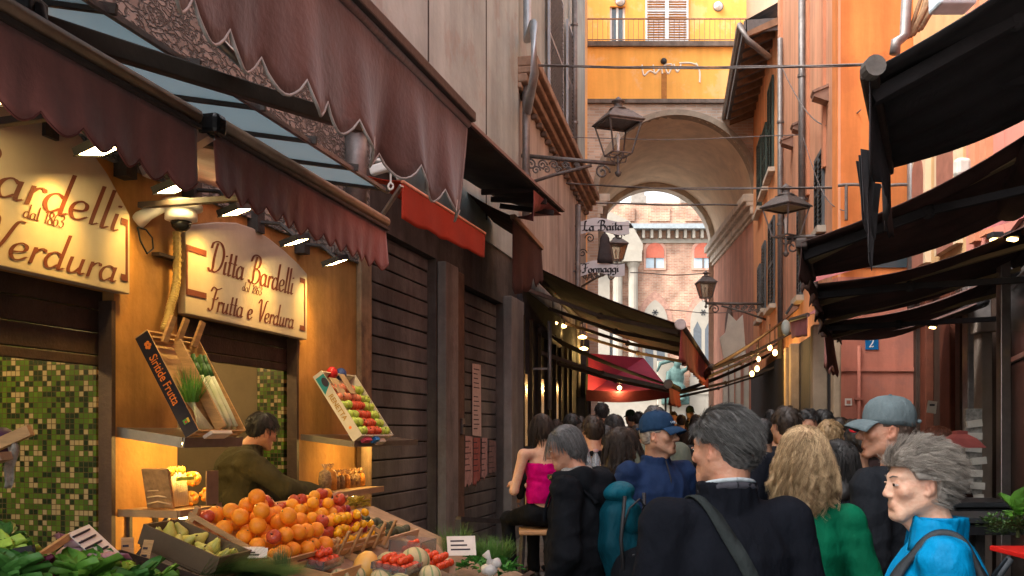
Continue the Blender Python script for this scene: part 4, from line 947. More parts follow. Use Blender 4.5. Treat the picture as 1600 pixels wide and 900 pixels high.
# folded brown canvas on the pillar
A, B = P(801, 338, 11.0), P(846, 388, 12.0)
t = thing('awning', 'folded brown canvas awning with ragged tails by the grey pillar', 'awning', (A+B)/2)
MB().bar(A, B, .06, .05).build('front_bar', M('tan_bar', (.3,.19,.12), .6), t); valance(A, B, .95, 3, DKC, t, None, .1, .05, ragged=.05, seed=4, hfar=.45)
canopy(A, B, A+Vector((-.6,.1,.35)), B+Vector((-.6,.1,.35)), DKC, t)

# big brown awning row reaching over the lane on the left
def big_awning(W0, W1, F0, F1, lab, vmat, vh, cat='awning', seed=1, ribs=2, zf=None):
    t = thing('awning', lab, cat, (F0+F1)/2); canopy(F0, F1, W0, W1, DKC, t, .05)
    MB().tube([F0, F1], .05, 10).build('front_bar', BARD, t, True); MB().lathe([(.075,-.03),(.075,.03)], F0, 14, Matrix.Rotation(R(90),4,'X')).build('end_cap', M('pale_cap', (.5,.44,.42), .6), t, bevel=.012)
    MB().tube([W0, W1], .07, 10).build('roller', BARD, t, True)
    valance(F0+Vector((.01,0,-.03)), F1+Vector((.01,0,-.03)), vh, 7, vmat, t, None, .03, .05, seed=seed)
    for k in range(ribs):
        q = .06+.86*k/max(1,ribs-1); f = F0.lerp(F1, q); w_ = W0.lerp(W1, q)
        arm(t, f+Vector((-.04,0,-.06)), f.lerp(w_, .5)+Vector((0,.5,-.22)), w_+Vector((0,0,-.35)), M('arm_tan', (.16,.11,.085), .5, .2, 6), .075)
    return t
VR = M('valance_red', (.3,.065,.055), .85, .2, 5, .3, 40, streak=.3)
W0 = Vector((.16,13.25,3.95)); F0 = P(1063, 507, 12.4); W1 = LF.at(LF.sY(19.6), 3.85, .1); F1 = P(1106, 570, 19.0)
big_awning(W0, W1, F0, F1, 'large dark brown awning stretching over the lane in the middle of the picture', VR, .46, seed=6, ribs=4)
W0 = LF.at(LF.sY(14.6), 3.15, .1); W1 = LF.at(LF.sY(16.6), 3.1, .1); F0 = P(1044, 600, 15.2); F1 = F0 + Vector((.5,1.9,0))
big_awning(W0, W1, F0, F1, 'lower brown awning beneath the large middle one, seen edge-on before the magenta tent', VR, .3, seed=9)
# magenta tent
a_ = [P(918, 560, 19), P(1040, 612, 19)]
t = thing('market_tent', 'magenta canvas market tent over a side stall, with a bulb hanging below', 'tent', P(975, 610, 19))
m = MB(); A, B, C_, D_ = P(916,617,19), P(1048,612,19.4), P(1040,606,22.5), P(922,608,22.5); T1, T2 = P(918,552,19.5), P(985,556,22)
m.add([A, B, T2+Vector((.3,0,-.05)), T1, C_, D_], [(0,1,2,3),(1,4,2),(3,2,4,5)]); m.build('roof', MAG, t, solid=.01)
m = MB(); m.sheet(lambda u, v: A.lerp(B, u) + Vector((0,-.02,.1-.22*v - .06*math.sin(u*math.pi))), 10, 2); m.sheet(lambda u, v: A.lerp(D_, u) + Vector((0,0,.1-.24*v)), 4, 2); m.build('valance', M('magenta_dark', (.13,.02,.03), .85), t, solid=.01)
m = MB(); 
for q in (A, B, C_, D_): m.bar(q, (q.x, q.y, gz(q.y)), .04)
m.bar(A, T1, .04); m.build('pole', IRON, t)
t = thing('hanging_bulb', 'small glowing bulb under the magenta tent', 'lamp', P(968, 605, 19.2)); EMB = M('bulb_glow', (1,.7,.3), emit=(1,.6,.2), es=3); MB().ell(P(968, 606, 19.2), .045).build('bulb', EMB, t, True); point(t, P(968, 607, 19.1), 12)
MB().tube([P(968,590,19.2), P(968,603,19.2)], .008, 5).build('cord', BLK, t)

# right far awnings
for (w_, f_, lab, px_) in (((1250,480,15.8),(1112,572,15.4),'upper dark awning on the right, meeting the big brown one over the lane',1),((1216,545,19.0),(1060,610,18.5),'lower dark awning farther down the right side',2)):
    W0 = P(*w_[:2], w_[2]); F0 = P(*f_[:2], f_[2]); W1 = W0+Vector((.35,2.3,0)); F1 = F0+Vector((.35,2.3,0))
    t = thing('awning', lab, 'awning', (F0+F1)/2); canopy(F0, F1, W0, W1, DKC, t, .04); MB().tube([F0, F1], .045, 8).build('front_bar', BARD, t, True)
    valance(F0, F1, .25 if px_ == 2 else .12, 6, DKC, t, None, .03, .02, seed=11+px_)
    arm(t, F0+Vector((.02,.1,-.05)), F0.lerp(W0,.5)+Vector((0,.3,-.25)), W0+Vector((0,.1,-.35)), BARD, .06); arm(t, F1+Vector((.02,-.1,-.05)), F1.lerp(W1,.5)+Vector((0,.3,-.25)), W1+Vector((0,0,-.35)), BARD, .06)
q = P(1230, 505, 15.0); t = thing('awning', 'small rose canvas flap hanging beside the salmon wall', 'awning', q)
A, B = P(1235, 500, 13.5), P(1262, 492, 12.3); canopy(A, B, A+Vector((.35,0,.15)), B+Vector((.35,0,.15)), M('rose_canvas', (.35,.12,.12), .85, .2), t); valance(A, B, .27, 3, M('rose_canvas'), t, None, .02, .03); MB().tube([A,B], .03, 8).build('front_bar', BARD, t)
q = P(1228, 512, 14.2); t = thing('wall_lamp', 'pale oval lamp under the far right awnings', 'lamp', q); MB().ell(q, (.07,.06,.12), 12, 8).build('globe', M('pale_green_plastic', (.4,.42,.36), .5), t, True); MB().tube([q+Vector((0,0,.2)), q+Vector((.1,0,.35))], .02, 6).build('stem', IRON, t)

# near right awnings, dark undersides
STRP = M('dim_stripe', (.3,.22,.12), .8, .2, 4); PINKE = M('sky_lit_canvas_edge', (.6,.2,.2), .8, .2, 10, streak=.2)
DKM = M('blackish_maroon_canvas', (.085,.045,.038), .9, .3, 3, .35, 30, streak=.3)
def right_awning(F0, F1, W0, W1, lab, vh, stripes, mat, ragged=.0, seed=1, vm=None, scal=.03, ar=True):
    F0, F1, W0, W1 = map(Vector, (F0, F1, W0, W1))
    t = thing('awning', lab, 'awning', (F0+F1)/2); canopy(F0, F1, W0, W1, mat, t, .09, ripple=.012)
    MB().bar(F0, F1, .06, .05).build('front_bar', BARD, t, bevel=.01); MB().tube([W0, W1], .06, 10).build('roller', BLC, t, True)
    v_ = valance(F0, F1, vh, 5, vm or mat, t, None, scal, .045, ragged=ragged, seed=seed, lean=.02)
    for q in stripes:
        a_ = F0.lerp(F1, q); b_ = W0.lerp(W1, q); m = MB(); m.bar(a_+Vector((.03,0,-.05)), b_+Vector((0,0,-.09)), .07, .03); m.build('cross_bar', STRP, t)
    if ar: arm(t, F0.lerp(F1,.1)+Vector((0,0,-.05)), F0.lerp(W0,.5)+Vector((0,.35,-.2)), W0.lerp(W1,.3)+Vector((0,0,-.35)), BLC, .06)
    return t
def rw(Y, z, o=.1): return RN.at(RN.sY(Y), z, o)
# A: top torn black awning
F0, F1 = P(1358, 112, 3.2), P(1386, 266, 4.4)
tT = right_awning(F0, F1, rw(2.5,3.55), rw(4.0,3.3), 'torn black awning with ragged hanging strips, top right', .33, (), BLC, .05, 3, scal=.06)
MB().lathe([(.035,-.02),(.035,.03)], F0+Vector((0,-.03,.0)), 14, Matrix.Rotation(R(90),4,'X')).build('roller_cap', M('cap_grey', (.12,.11,.1), .7, .3, 20), tT)
m = MB(); rg = random.Random(3)
for k in range(9):
    q = F0.lerp(F1, .02+.06*k); a_ = q+Vector((-.01-.01*(k%3), 0, -.25)); w_ = rg.uniform(.015,.035); ln = rg.uniform(.1,.34)
    m.add([a_+Vector((-w_,0,0)), a_+Vector((w_,0.02,0)), a_+Vector((w_*.4,.03,-ln)), a_+Vector((-w_*.3,.01,-ln*.9))], [(0,1,2,3)])
m.build('torn_strips', BLC, tT, solid=.003)
# B: main one
F0, F1 = P(1252, 379, 5.0), P(1268, 434, 6.3)
right_awning(F0, F1, rw(4.3,3.3), rw(5.75,3.08), 'large dark maroon awning on the right, nearest of the low row', .2, (.22,), DKM, .02, 5)
F0, F1 = P(1271, 444, 6.55), P(1284, 500, 8.4)
t = right_awning(F0, F1, rw(5.95,2.98), rw(7.7,2.95), 'second dark maroon awning on the right, with sky light on its faded front edge painted pink', .17, (.3,.9), DKM, .02, 6)
MB().sheet(lambda u, v: F0.lerp(rw(5.95,2.98), u*.85)+Vector((0,-.02,.012+.055*v)), 16, 1).build('edge_strip', PINKE, t, solid=.004)  # faded canvas edge; the sky light on it is put into the pink colour
F0, F1 = P(1286, 502, 8.5), P(1302, 528, 10.0)
right_awning(F0, F1, rw(7.9,2.92), RC.at(RC.len-.2,2.9,.1), 'third dark awning on the right, low over the crowd', .4, (.6,), DKM, .03, 7, M('faded_pink_canvas', (.38,.16,.15), .85, .2))
F0, F1 = P(1303, 522, 10.1), P(1312, 530, 11.4)
right_awning(F0, F1, RC.at(RC.len-.3,2.85,.1), RC.at(1.4,2.85,.1), 'farthest dark awning of the right row, over the house number', .06, (), DKM, .02, 8, ar=False)
# cassette above
A, B = rw(2.6,2.95,.45), rw(5.6,2.95,.45)
t = thing('awning_cassette', 'dark rolled awning cassette on the right edge above the maroon awning', 'awning', (A+B)/2); MB().tube([A, B], .11, 14).build('casing', DKM, t, True); m = MB(); m.bar(A+Vector((0,1,0)), rw(3.6,2.95,0), .05); m.bar(B, rw(5.6,2.95,0), .05); m.build('bracket', BLC, t)
# broken reed blind high on the ochre house
A = P(1412, 75, 8.8); t = thing('reed_blind', 'rolled reed blind with frayed cords high on the ochre wall', 'blind', A)
m = MB()
for k in range(7):
    a_ = P(1418+k*4, 60-k*3, 8.8); b_ = P(1452+k*6, -40, 8.8); mid = a_.lerp(b_,.5)+Vector((rg.uniform(-.04,.04),0,rg.uniform(-.05,.03))); m.tube([a_, mid, b_], .018+.006*(k%3), 6)
m.build('reeds', M('reed', (.25,.16,.09), .9, .4, 20, .5), t, True); MB().tube([P(1398,84,8.8), P(1400,66,8.8), P(1414,56,8.8), P(1418,-30,8.8)], .05, 8).build('pipe', ZINC, t, True)
q = P(1488, -8, 6.5); t = thing('wall_box', 'pale blue-grey box above the black awning', 'box', q); MB().cbox(q, (.25,.2,.2)).build('body', M('pale_blue_metal', (.5,.6,.65), .5), t, bevel=.02)
q = P(1503, 262, 7.8); t = thing('alarm_box', 'small pale wall box with rounded top above the right awnings', 'box', q); MB().cbox(q, (.12,.1,.15)).build('body', M('pale_box', (.5,.5,.45), .6), t, bevel=.03)

# ------------------------------------------------------------------ street lanterns
LG = M('lantern_glass', (.6,.5,.4), .2, .1, 4, .0, trans=.9, alpha=1)
def lantern(name, loc, h, label, rot=0, open_=False):
    """four sided lantern; loc = bottom of finial; h = overall height"""
    k = h/1.0; t = thing('street_lamp', label, 'street lamp', loc, 'iron street lanterns'); X = Matrix.Translation(loc) @ Matrix.Rotation(rot, 4, 'Z') @ Matrix.Scale(k, 4)
    m = MB(X); m.lathe([(0,0),(.03,.02),(.045,.06),(.02,.08),(.018,.16),(.035,.18),(.018,.2),(.018,.26)], n=10); m.build('finial', IRONL, t, True)
    m = MB(X); zb, ztp = .28, .66; rb, rt = .125, .215
    c = [(sx, sy) for sx, sy in ((1,1),(1,-1),(-1,-1),(-1,1))]
    for i, (sx, sy) in enumerate(c):
        m.bar((sx*rb, sy*rb, zb), (sx*rt, sy*rt, ztp), .018); nx_, ny_ = c[(i+1)%4]
        m.bar((sx*rb, sy*rb, zb), (nx_*rb, ny_*rb, zb), .016); m.bar((sx*rt, sy*rt, ztp), (nx_*rt, ny_*rt, ztp), .03)
    m.bar((-rb,0,zb),(rb,0,zb),.012); m.bar((0,-rb,zb),(0,rb,zb),.012)
    for sg in (-1,1): m.tube([(sg*rb,0,zb), (sg*.1,0,.2), (0,0,.17)], .008, 5); m.tube([(0,sg*rb,zb), (0,sg*.1,.2), (0,0,.17)], .008, 5)
    m.build('frame', IRONL, t)
    m = MB(X); q2 = math.sqrt(2); m.lathe([(.245*q2,.665),(.25*q2,.68),(.21*q2,.72),(.13*q2,.8),(.11*q2,.81),(.1*q2,.83)], n=4, ph=.5)
    m.build('roof', IRONL, t, bevel=.003); MB(X).lathe([(.12,.83),(.1,.85),(.055,.87),(.05,.91),(.085,.925),(.085,.94),(.05,.955),(.04,.97),(.0,1.0)], n=12).build('chimney', IRONL, t, True)
    m = MB(X)
    if not open_:
        for i, (sx, sy) in enumerate(c):
            nx_, ny_ = c[(i+1)%4]; e = .97
            m.add([(sx*rb*e,sy*rb*e,zb+.01),(nx_*rb*e,ny_*rb*e,zb+.01),(nx_*rt*e,ny_*rt*e,ztp-.01),(sx*rt*e,sy*rt*e,ztp-.01)], [(0,1,2,3)])
        m.build('glass', LG, t)
    MB(X).lathe([(0,.3),(.018,.31),(.022,.45),(.03,.5),(.0,.56)], n=8).build('bulb', WHITE, t, True)
    return t
def scroll(m, c, ax, r, turns=1.6, th=.012, flip=1, az=Vector((0,0,1))):
    pts = []
    for i in range(22):
        a = turns*2*math.pi*i/21; q = r*(1-.85*i/21); pts.append(Vector(c) + Vector(ax)*(q*math.cos(a)*flip) + az*(q*math.sin(a)))
    m.tube(pts, th, 5)
def bracket(A, B, label, t=None, drop=.4, th=.03, n=4, name='lamp_bracket'):
    A = Vector(A); B = Vector(B); ax = (B-A).normalized(); L_ = (B-A).length
    if t is None: t = thing(name, label, 'bracket', A)
    m = MB(); m.tube([A, B], th, 8); m.tube([A+Vector((0,0,-drop)), A+ax*(L_*.35)+Vector((0,0,-drop*.55)), A+ax*(L_*.75)+Vector((0,0,-.05))], th*.8, 7); m.build('bar', IRONL, t, True)
    m = MB()
    for k in range(n):
        q = A+ax*(L_*(.1+.62*k/n)); r_ = drop*.2*(1-.12*k); scroll(m, q+Vector((0,0,-r_-th)), ax, r_, 1.6, th*.45, 1 if k % 2 else -1)
        scroll(m, q+ax*r_*.9+Vector((0,0,-r_*1.9-th)), ax, r_*.75, 1.4, th*.4, -1 if k % 2 else 1)
    scroll(m, A+ax*L_*.86+Vector((0,0,-.13)), ax, .11, 1.5, th*.5); m.build('scrollwork', IRONL, t, True); return t
Yl = 13.3
lantern('a', P(966, 277, Yl), 1.12, 'large black iron lantern on the scrolled bracket, high before the arch', R(20), True)
bracket(P(815, 243, Yl+.3), P(962, 256, Yl), 'scrolled iron wall bracket carrying the large lantern', drop=.42, n=5)
q = P(965, 268, Yl); 
Yr2 = 13.6
lantern('b', P(1228, 402, Yr2), 1.05, 'iron lantern on the right in front of the salmon facade', R(35), True)
A = RF.at(RF.sY(13.2), P(0,368,13.2).z, 0); bracket(A, P(1230, 372, Yr2), 'short iron bracket of the lantern on the salmon facade', drop=.25, n=2)
lantern('c', P(964, 424, 20), .82, 'lantern in front of the bell silhouette between the two banners', R(10))
bracket(LF.at(LF.sY(20.4), P(0,421,20).z, 0), P(964, 421, 20), 'scrolled iron bracket of the lantern by the bell sign', drop=.3, n=4)
lantern('d', P(1103, 482, 21.5), .85, 'small hanging lantern at the right foot of the arch', R(5))
A = RF.at(RF.sY(21.3), P(0,475,21.3).z, 0); bracket(A, P(1104, 474, 21.5), 'long iron bracket with lacy scrollwork at the right of the arch', drop=.35, n=5)

# ------------------------------------------------------------------ banners of the cheese shop
def ribbon_sign(pl, pr, Y, h, text, label, wav=.05):
    A = P(*pl, Y); B = P(*pr, Y); d = B-A; L_ = d.length; dn = d.normalized(); c = (A+B)/2
    t = thing('lettered_banner', label, 'sign', c); up_ = Vector((0,0,1)); nr = dn.cross(up_)
    f = lambda u, v: A + d*u + up_*((v-.5)*h + wav*math.sin(u*2*math.pi-.6)) 
    MB().sheet(f, 24, 1).build('board', M('banner_white', (.66,.66,.68), .6, .08, 4), t, solid=.03)
    T = Matrix(((dn.x,0,nr.x,A.x),(dn.y,0,nr.y,A.y),(dn.z,1,nr.z,A.z),(0,0,0,1))) @ Matrix.Translation((L_*.2 if len(text) < 8 else L_*.05, -h*.32, .02))
    ln = L_*(.75 if len(text) < 8 else .82); hh = h*.78; m = MB(); pen(m, text, T, hh, ln/(tlen(text)*hh), .0, .19, 38, .05, .003, True); m.build('lettering', M('blackletter', (.03,.03,.035), .7), t); return t
ribbon_sign((905, 355), (983, 353), 19.4, .26, 'La Baita', 'upper white banner with black gothic letters, over the bell silhouette')
ribbon_sign((906, 421), (976, 419), 19.4, .24, 'Formaggi', 'lower white banner with black gothic letters, under the bell silhouette')
q = P(945, 411, 19.4); t = thing('bell_sign', 'dark bell-shaped figure hanging between the two white banners', 'sign', q)
MB().lathe([(.0,.0),(.165,.0),(.15,.1),(.12,.3),(.1,.42),(.095,.5),(.05,.58),(.02,.6),(.02,.66),(.0,.68)], q, 16, Matrix.Diagonal((1,.5,1,1))).build('figure', M('bell_brown', (.05,.04,.04), .7, .3, 8), t, True)
m = MB(); scroll(m, q+Vector((.3,0,.55)), (1,0,0), .1, 1.5, .012); scroll(m, q+Vector((-.3,0,.5)), (1,0,0), .1, 1.5, .012, -1); scroll(m, q+Vector((-.45,0,.2)), (1,0,0), .09, 1.5, .012); m.tube([LF.at(LF.sY(19.4), q.z+.75, 0), q+Vector((.55,0,.75))], .018, 6); m.tube([LF.at(LF.sY(19.4), q.z-.02, 0), q+Vector((.4,0,-.02))], .015, 6); m.build('iron_frame', IRON, t)

# ------------------------------------------------------------------ cables
CB = M('cable', (.16,.14,.13), .7, .3, 20)
def cable(a, b, sag, label, r=.012, n=1, mat=None):
    a = Vector(a); b = Vector(b); t = thing('cable', label, 'cable', (a+b)/2)
    m = MB()
    for k in range(n):
        pts = []
        for i in range(25): u = i/24; p = a.lerp(b, u); p = p + Vector((0, .03*k, -sag*4*u*(1-u) + .012*k + (.012*math.sin(u*9+k*2)))); pts.append(p)
        m.tube(pts, r, 5)
    m.build('wire', mat or CB, t, True); return t
cable(P(812,101,13.6), P(1480,97,9.5), .05, 'bundle of cables crossing the lane in front of the orange band', .008, 3)
cable(P(846,214,17), P(1262,211,15), .05, 'thin wire crossing the lane through the large lantern', .008)
cable(P(885,287,17), P(1320,293,12.3), .05, 'double cable crossing at the foot of the big lantern', .009, 2)
cable(P(915,318,21), P(1152,321,23), .0, 'dark tie rod across the mouth of the arch', .022)
cable(P(860,402,17.5), P(1112,548,20), -.0, 'x', .006) if False else None
cable(P(985,426,22), P(1110,428,23), .03, 'wire between the bell banners and the arch', .012)
cable(P(1040,484,24), P(1180,486,21), .05, 'thin wire above the small hanging lantern', .009)
cable(P(1220,100,14.6), P(1345,172,12.1), .5, 'slack wire drooping across the salmon corner', .008)
cable(P(1255,215,13), P(1320,330,12.1), .25, 'thin slack wire on the salmon wall', .006)
cable(P(1310,290,12.05), P(1425,290,12.05), -.0, 'thick horizontal cable clipped to the orange side wall', .022, 1)
cable(P(1322,290,12.05), P(1322,345,12.05), 0, 'short vertical cable on the orange side wall', .022)

# ------------------------------------------------------------------ floodlights and dome camera of the fruit shop
EF = M('flood_glow', (1,.85,.45), emit=(1,.74,.3), es=22)
FL = [(22,155,.32,60,'floodlight nearest the left edge, over the large sign',1.0),(155,235,.32,60,'floodlight over the right part of the large sign',1.0),(272,295,.32,45,'floodlight just above the dome camera',1.0),(369,331,.32,45,'floodlight over the middle of the smaller sign',1.0),(462,378,.32,45,'floodlight over the right end of the smaller sign',1.0),(525,410,.3,40,'last floodlight, over the bare ochre pillar',1.0)]
for px, py, o_, pw, lab, k in FL:
    s, z = WL.hit(px, py, o_); c_ = WL.at(s, z, o_); t = thing('floodlight', 'warm LED '+lab, 'lamp', WL.at(s, z+.1, 0), 'floodlights under the burgundy awning')
    X = WL.T @ Matrix.Translation((s, z, o_)) @ Matrix.Rotation(R(14), 4, 'Z') @ Matrix.Rotation(R(-16), 4, 'X')
    m = MB(X); m.box(-.095,.095,0,.035,-.07,.07); m.box(-.1,.1,-.006,.0,-.075,-.066); m.box(-.1,.1,-.006,.0,.066,.075); m.box(-.1,-.09,-.006,0,-.066,.066); m.box(.09,.1,-.006,0,-.066,.066); m.build('housing', BLK, t, bevel=.004)
    MB(X).box(-.085,.085,-.004,.0-.001,-.05,.05).build('lens', EF, t)
    m = MB(WL.T); m.tube([(s, z+.03, o_), (s-.02, z+.12, o_-.1), (s-.02, z+.15, .0)], .014, 6); m.cbox((s-.02, z+.14, .04), (.09,.14,.08)); m.build('arm', IRON, t)
    spot(t, WL.at(s, z-.03, o_-.02), WL.at(s, z-.42, .0), pw*.17, (1,.56,.1), R(72), .9, .04)
s, z = WL.hit(283, 338, .2); t = thing('dome_camera', 'white dome security camera on the pillar between the signs', 'camera', WL.at(s, z, .0))
X = WL.T @ Matrix.Translation((s, z, .2)) @ Matrix.Rotation(-math.pi/2, 4, 'X')
MB(X).lathe([(0,.085),(.1,.085),(.115,.06),(.115,.035),(.07,.03)], n=20).build('shell', WHITE, t, True); MB(X).lathe([(.085,.03),(.088,-.02),(.06,-.03)], n=20).build('collar', WHITE, t, True)
MB(X).lathe([(.058,-.03),(.05,-.06),(.03,-.08),(0,-.088)], n=16).build('dome', BLACKM, t, True)
m = MB(WL.T); m.tube([(s-.0, z+.06, .19), (s-.05, z+.05, .12), (s-.1, z-.0, .06), (s-.11, z-.04, .0)], [.03,.034,.036,.045], 10); m.build('arm', WHITE, t, True)
s, z = WL.hit(222, 372, .02); t = thing('cable_loop', 'thin cable loop pinned on the ochre pillar', 'cable', WL.at(s, z, 0)); MB(WL.T).tube([(s-.04,z+.05,.02),(s-.03,z-.02,.03),(s+.03,z-.08,.03),(s+.1,z-.04,.02),(s+.09,z+.02,.02),(s+.02,z+.05,.03),(s-.04,z+.05,.02)], .005, 6).build('loop', BLK, t, True)
t = thing('shelf_bracket', 'thin dark ledge fixed on the ochre pillar', 'ledge', WL.at(*WL.hit(240,395,.02), 0)); s, z = WL.hit(250, 398, .02); MB(WL.T).box(s-.05, s+.2, z-.012, z+.006, 0, .05).build('ledge', DKWOOD, t)
# lights inside the left arcade beneath the brown awnings
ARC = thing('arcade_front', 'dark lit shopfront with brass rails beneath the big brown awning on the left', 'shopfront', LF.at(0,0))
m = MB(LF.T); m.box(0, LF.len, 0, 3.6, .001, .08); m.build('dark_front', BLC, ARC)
m = MB(LF.T); rg = random.Random(5)
for px in (828,840,853,866,876,884,893,900): s = LF.s_of(px, .2); m.box(s-.02, s+.02, 0, 3.2, .081, .13)
m.build('mullion', M('brass', (.05,.032,.018), .5, .3, 8, metal=.8), ARC)
m = MB(LF.T)
for px in (833,858,880): s = LF.s_of(px, .2); m.box(s-.12, s+.12, .3, 2.4, .082, .1)
m.build('glazing', M('lit_glazing', (.1,.05,.02), .2, emit=(1,.5,.15), es=.05), ARC)
downpipe(LF, 859, 502, 640, 'pale vertical rail in the left arcade', .03, .35)
EW = M('white_glow', (.7,1,.85), emit=(.5,1,.8), es=5)
for px, py, lab, mt, pw, cc in ((834,477,'warm downlight highest in the left arcade',EMB,8,(1,.6,.2)),(827,488,'greenish lamp at the near edge of the left arcade',EW,5,(.5,1,.8)),(850,506,'left of the paired warm lamps in the arcade',EMB,10,(1,.6,.2)),(864,506,'right of the paired warm lamps in the arcade',EMB,10,(1,.6,.2)),(878,511,'small round globe beside the paired lamps',EMB,4,(1,.6,.2)),(912,546,'yellow lamp at the far corner of the left arcade',EMB,10,(1,.7,.2)),(910,528,'dim bulb above the yellow corner lamp',EMB,3,(1,.6,.2))):
    Y_ = 14.5 + (px-825)*.05; q = P(px, py, Y_); t = thing('hanging_lamp', lab, 'lamp', q); MB().lathe([(.0,-.02),(.07,-.01),(.09,.02),(.03,.05),(0,.06)], q, 12).build('bulb', mt, t, True); MB().tube([q+Vector((0,0,.05)), q+Vector((0,0,.45))], .008, 5).build('cord', BLK, t); point(t, q+Vector((0,-.05,-.12)), pw*.15, cc)
# right arcade
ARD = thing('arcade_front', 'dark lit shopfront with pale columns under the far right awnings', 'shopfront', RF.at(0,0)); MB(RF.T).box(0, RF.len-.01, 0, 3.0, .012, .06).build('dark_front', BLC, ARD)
m = MB(RF.T)
for px in (1122,1133,1144,1162,): pass
for px, o_ in ((1226,.2),(1234,.2),(1268,.25),(1300,.15)): s = RF.s_of(px, o_); m.box(s-.12, s+.12, 0, 3.0, .061, o_)
m.build('column', M('column_buff', (.33,.24,.16), .8, .2, 4, streak=.3), ARD, bevel=.02)
PSG = M('pale_signboard', (.6,.56,.48), .6, .1)
q = P(1150, 530, 23.5); t = thing('shop_board', 'pale swallow-tailed signboard above the far right awning', 'sign', q)
MB(Matrix(((1,0,0,0),(0,0,-1,23.6),(0,1,0,0),(0,0,0,1)))).prism([(P(x,y,23.6).x, P(x,y,23.6).z) for x, y in ((1124,528),(1130,560),(1165,560),(1160,492),(1150,502),(1138,490),(1133,520))], 0, .06).build('board', PSG, t)
m = MB()
for k, px in enumerate((1133,1143,1153,1166)): a_ = P(px, 0, 22.5); m.box(a_.x-.05, a_.x+.05, 22.45, 22.55, gz(22), 3.2)
t = thing('pale_posts', 'row of pale door posts at the right foot of the arch', 'posts', P(1150,700,22.5)); m.build('post', PSG, t)
for px, py, Y_, lab in ((1203,543,16.5,'warm downlight under the upper right awning'),(1185,561,17.5,'small downlight farther along the right arcade'),(1183,576,16,'bright wall lantern in the right arcade, the higher one'),(1175,584,16.5,'bright wall lantern in the right arcade, the lower one'),(1211,551,15,'small spotlight at the column of the right arcade')):
    q = P(px, py, Y_); t = thing('hanging_lamp', lab, 'lamp', q); MB().ell(q, (.038,.038,.05), 12, 8).build('bulb', EMB, t, True); MB().tube([q+Vector((0,0,.08)), q+Vector((0,0,.4))], .008, 5).build('cord', BLK, t); point(t, q+Vector((-.1,-.1,-.1)), 3.5)
for px, py, Y_, lab in ((1583,326,5.6,'thin warm lamp highest under the right cassette'),(1555,375,6.4,'thin warm lamp under the right awning, left of a pair'),(1582,374,6.2,'thin warm lamp under the right awning, right of a pair'),(1536,399,7.0,'thin warm lamp lowest, above the stone pillar'),(1457,512,10.0,'small slanted warm lamp among the dark doors')):
    q = P(px, py, Y_); t = thing('spotlight', lab, 'lamp', q); MB().cbox(q, (.05,.05,.015), Matrix.Rotation(R(10),4,'Y')).build('lens', EMB, t); MB().cbox(q+Vector((0,0,.03)), (.08,.08,.04)).build('housing', BLK, t, bevel=.008)
# ------------------------------------------------------------------ fruit stall
def fmat(name, c1, c2, rough=.4, scale=9, bump=.15, bs=60, **k): return M(name, c1, rough, .1, scale, bump, bs, col2=c2, spec=.45, bdist=.002, **k)
F_OR = fmat('orange_peel', (.85,.24,.01), (.95,.36,.02), .42, 5, .35, 220); F_MD = fmat('mandarin_peel', (.88,.33,.01), (.95,.45,.03), .4, 5, .3, 200)
F_GR = fmat('green_apple_skin', (.28,.42,.04), (.5,.58,.1), .3, 6, 0); F_RD = fmat('red_apple_skin', (.4,.02,.015), (.6,.12,.04), .28, 7, 0); F_PK = fmat('pink_apple_skin', (.55,.08,.06), (.65,.3,.12), .3, 5, 0)
F_TM = fmat('tomato_skin', (.6,.03,.01), (.75,.1,.02), .2, 4, 0); F_PL = fmat('plum_skin', (.2,.01,.03), (.38,.03,.06), .3, 7, 0); F_PR = fmat('pear_skin', (.45,.48,.07), (.6,.55,.15), .4, 8, .1)
F_ML = fmat('melon_rind', (.5,.4,.2), (.6,.5,.28), .7, 14, .6, 60); F_MG = fmat('melon_groove', (.17,.25,.1), (.25,.3,.13), .7); F_AV = fmat('avocado_skin', (.03,.04,.02), (.06,.07,.03), .5, 20, .6, 60)
F_PE = fmat('pepper_skin', (.85,.4,.01), (.9,.5,.02), .2, 4, 0); STEM = M('stem_green', (.1,.13,.04), .7); STEMB = M('stem_brown', (.12,.08,.04), .8)
LEAF = M('leaf_green', (.1,.26,.03), .5, .45, 10, .4, 40); LEAFD = M('dark_leaf', (.055,.17,.03), .5, .4, 10, .4, 40); LEAFL = M('lettuce_leaf', (.4,.6,.08), .5, .35, 12, .4, 50); LEAFY = M('pale_lettuce', (.5,.55,.1), .5, .25, 12, .4, 50)
BASILM = M('basil_leaf', (.05,.2,.03), .4, .4, 14, .4, 40); DILLM = M('dill_green', (.09,.2,.04), .6, .4, 20)
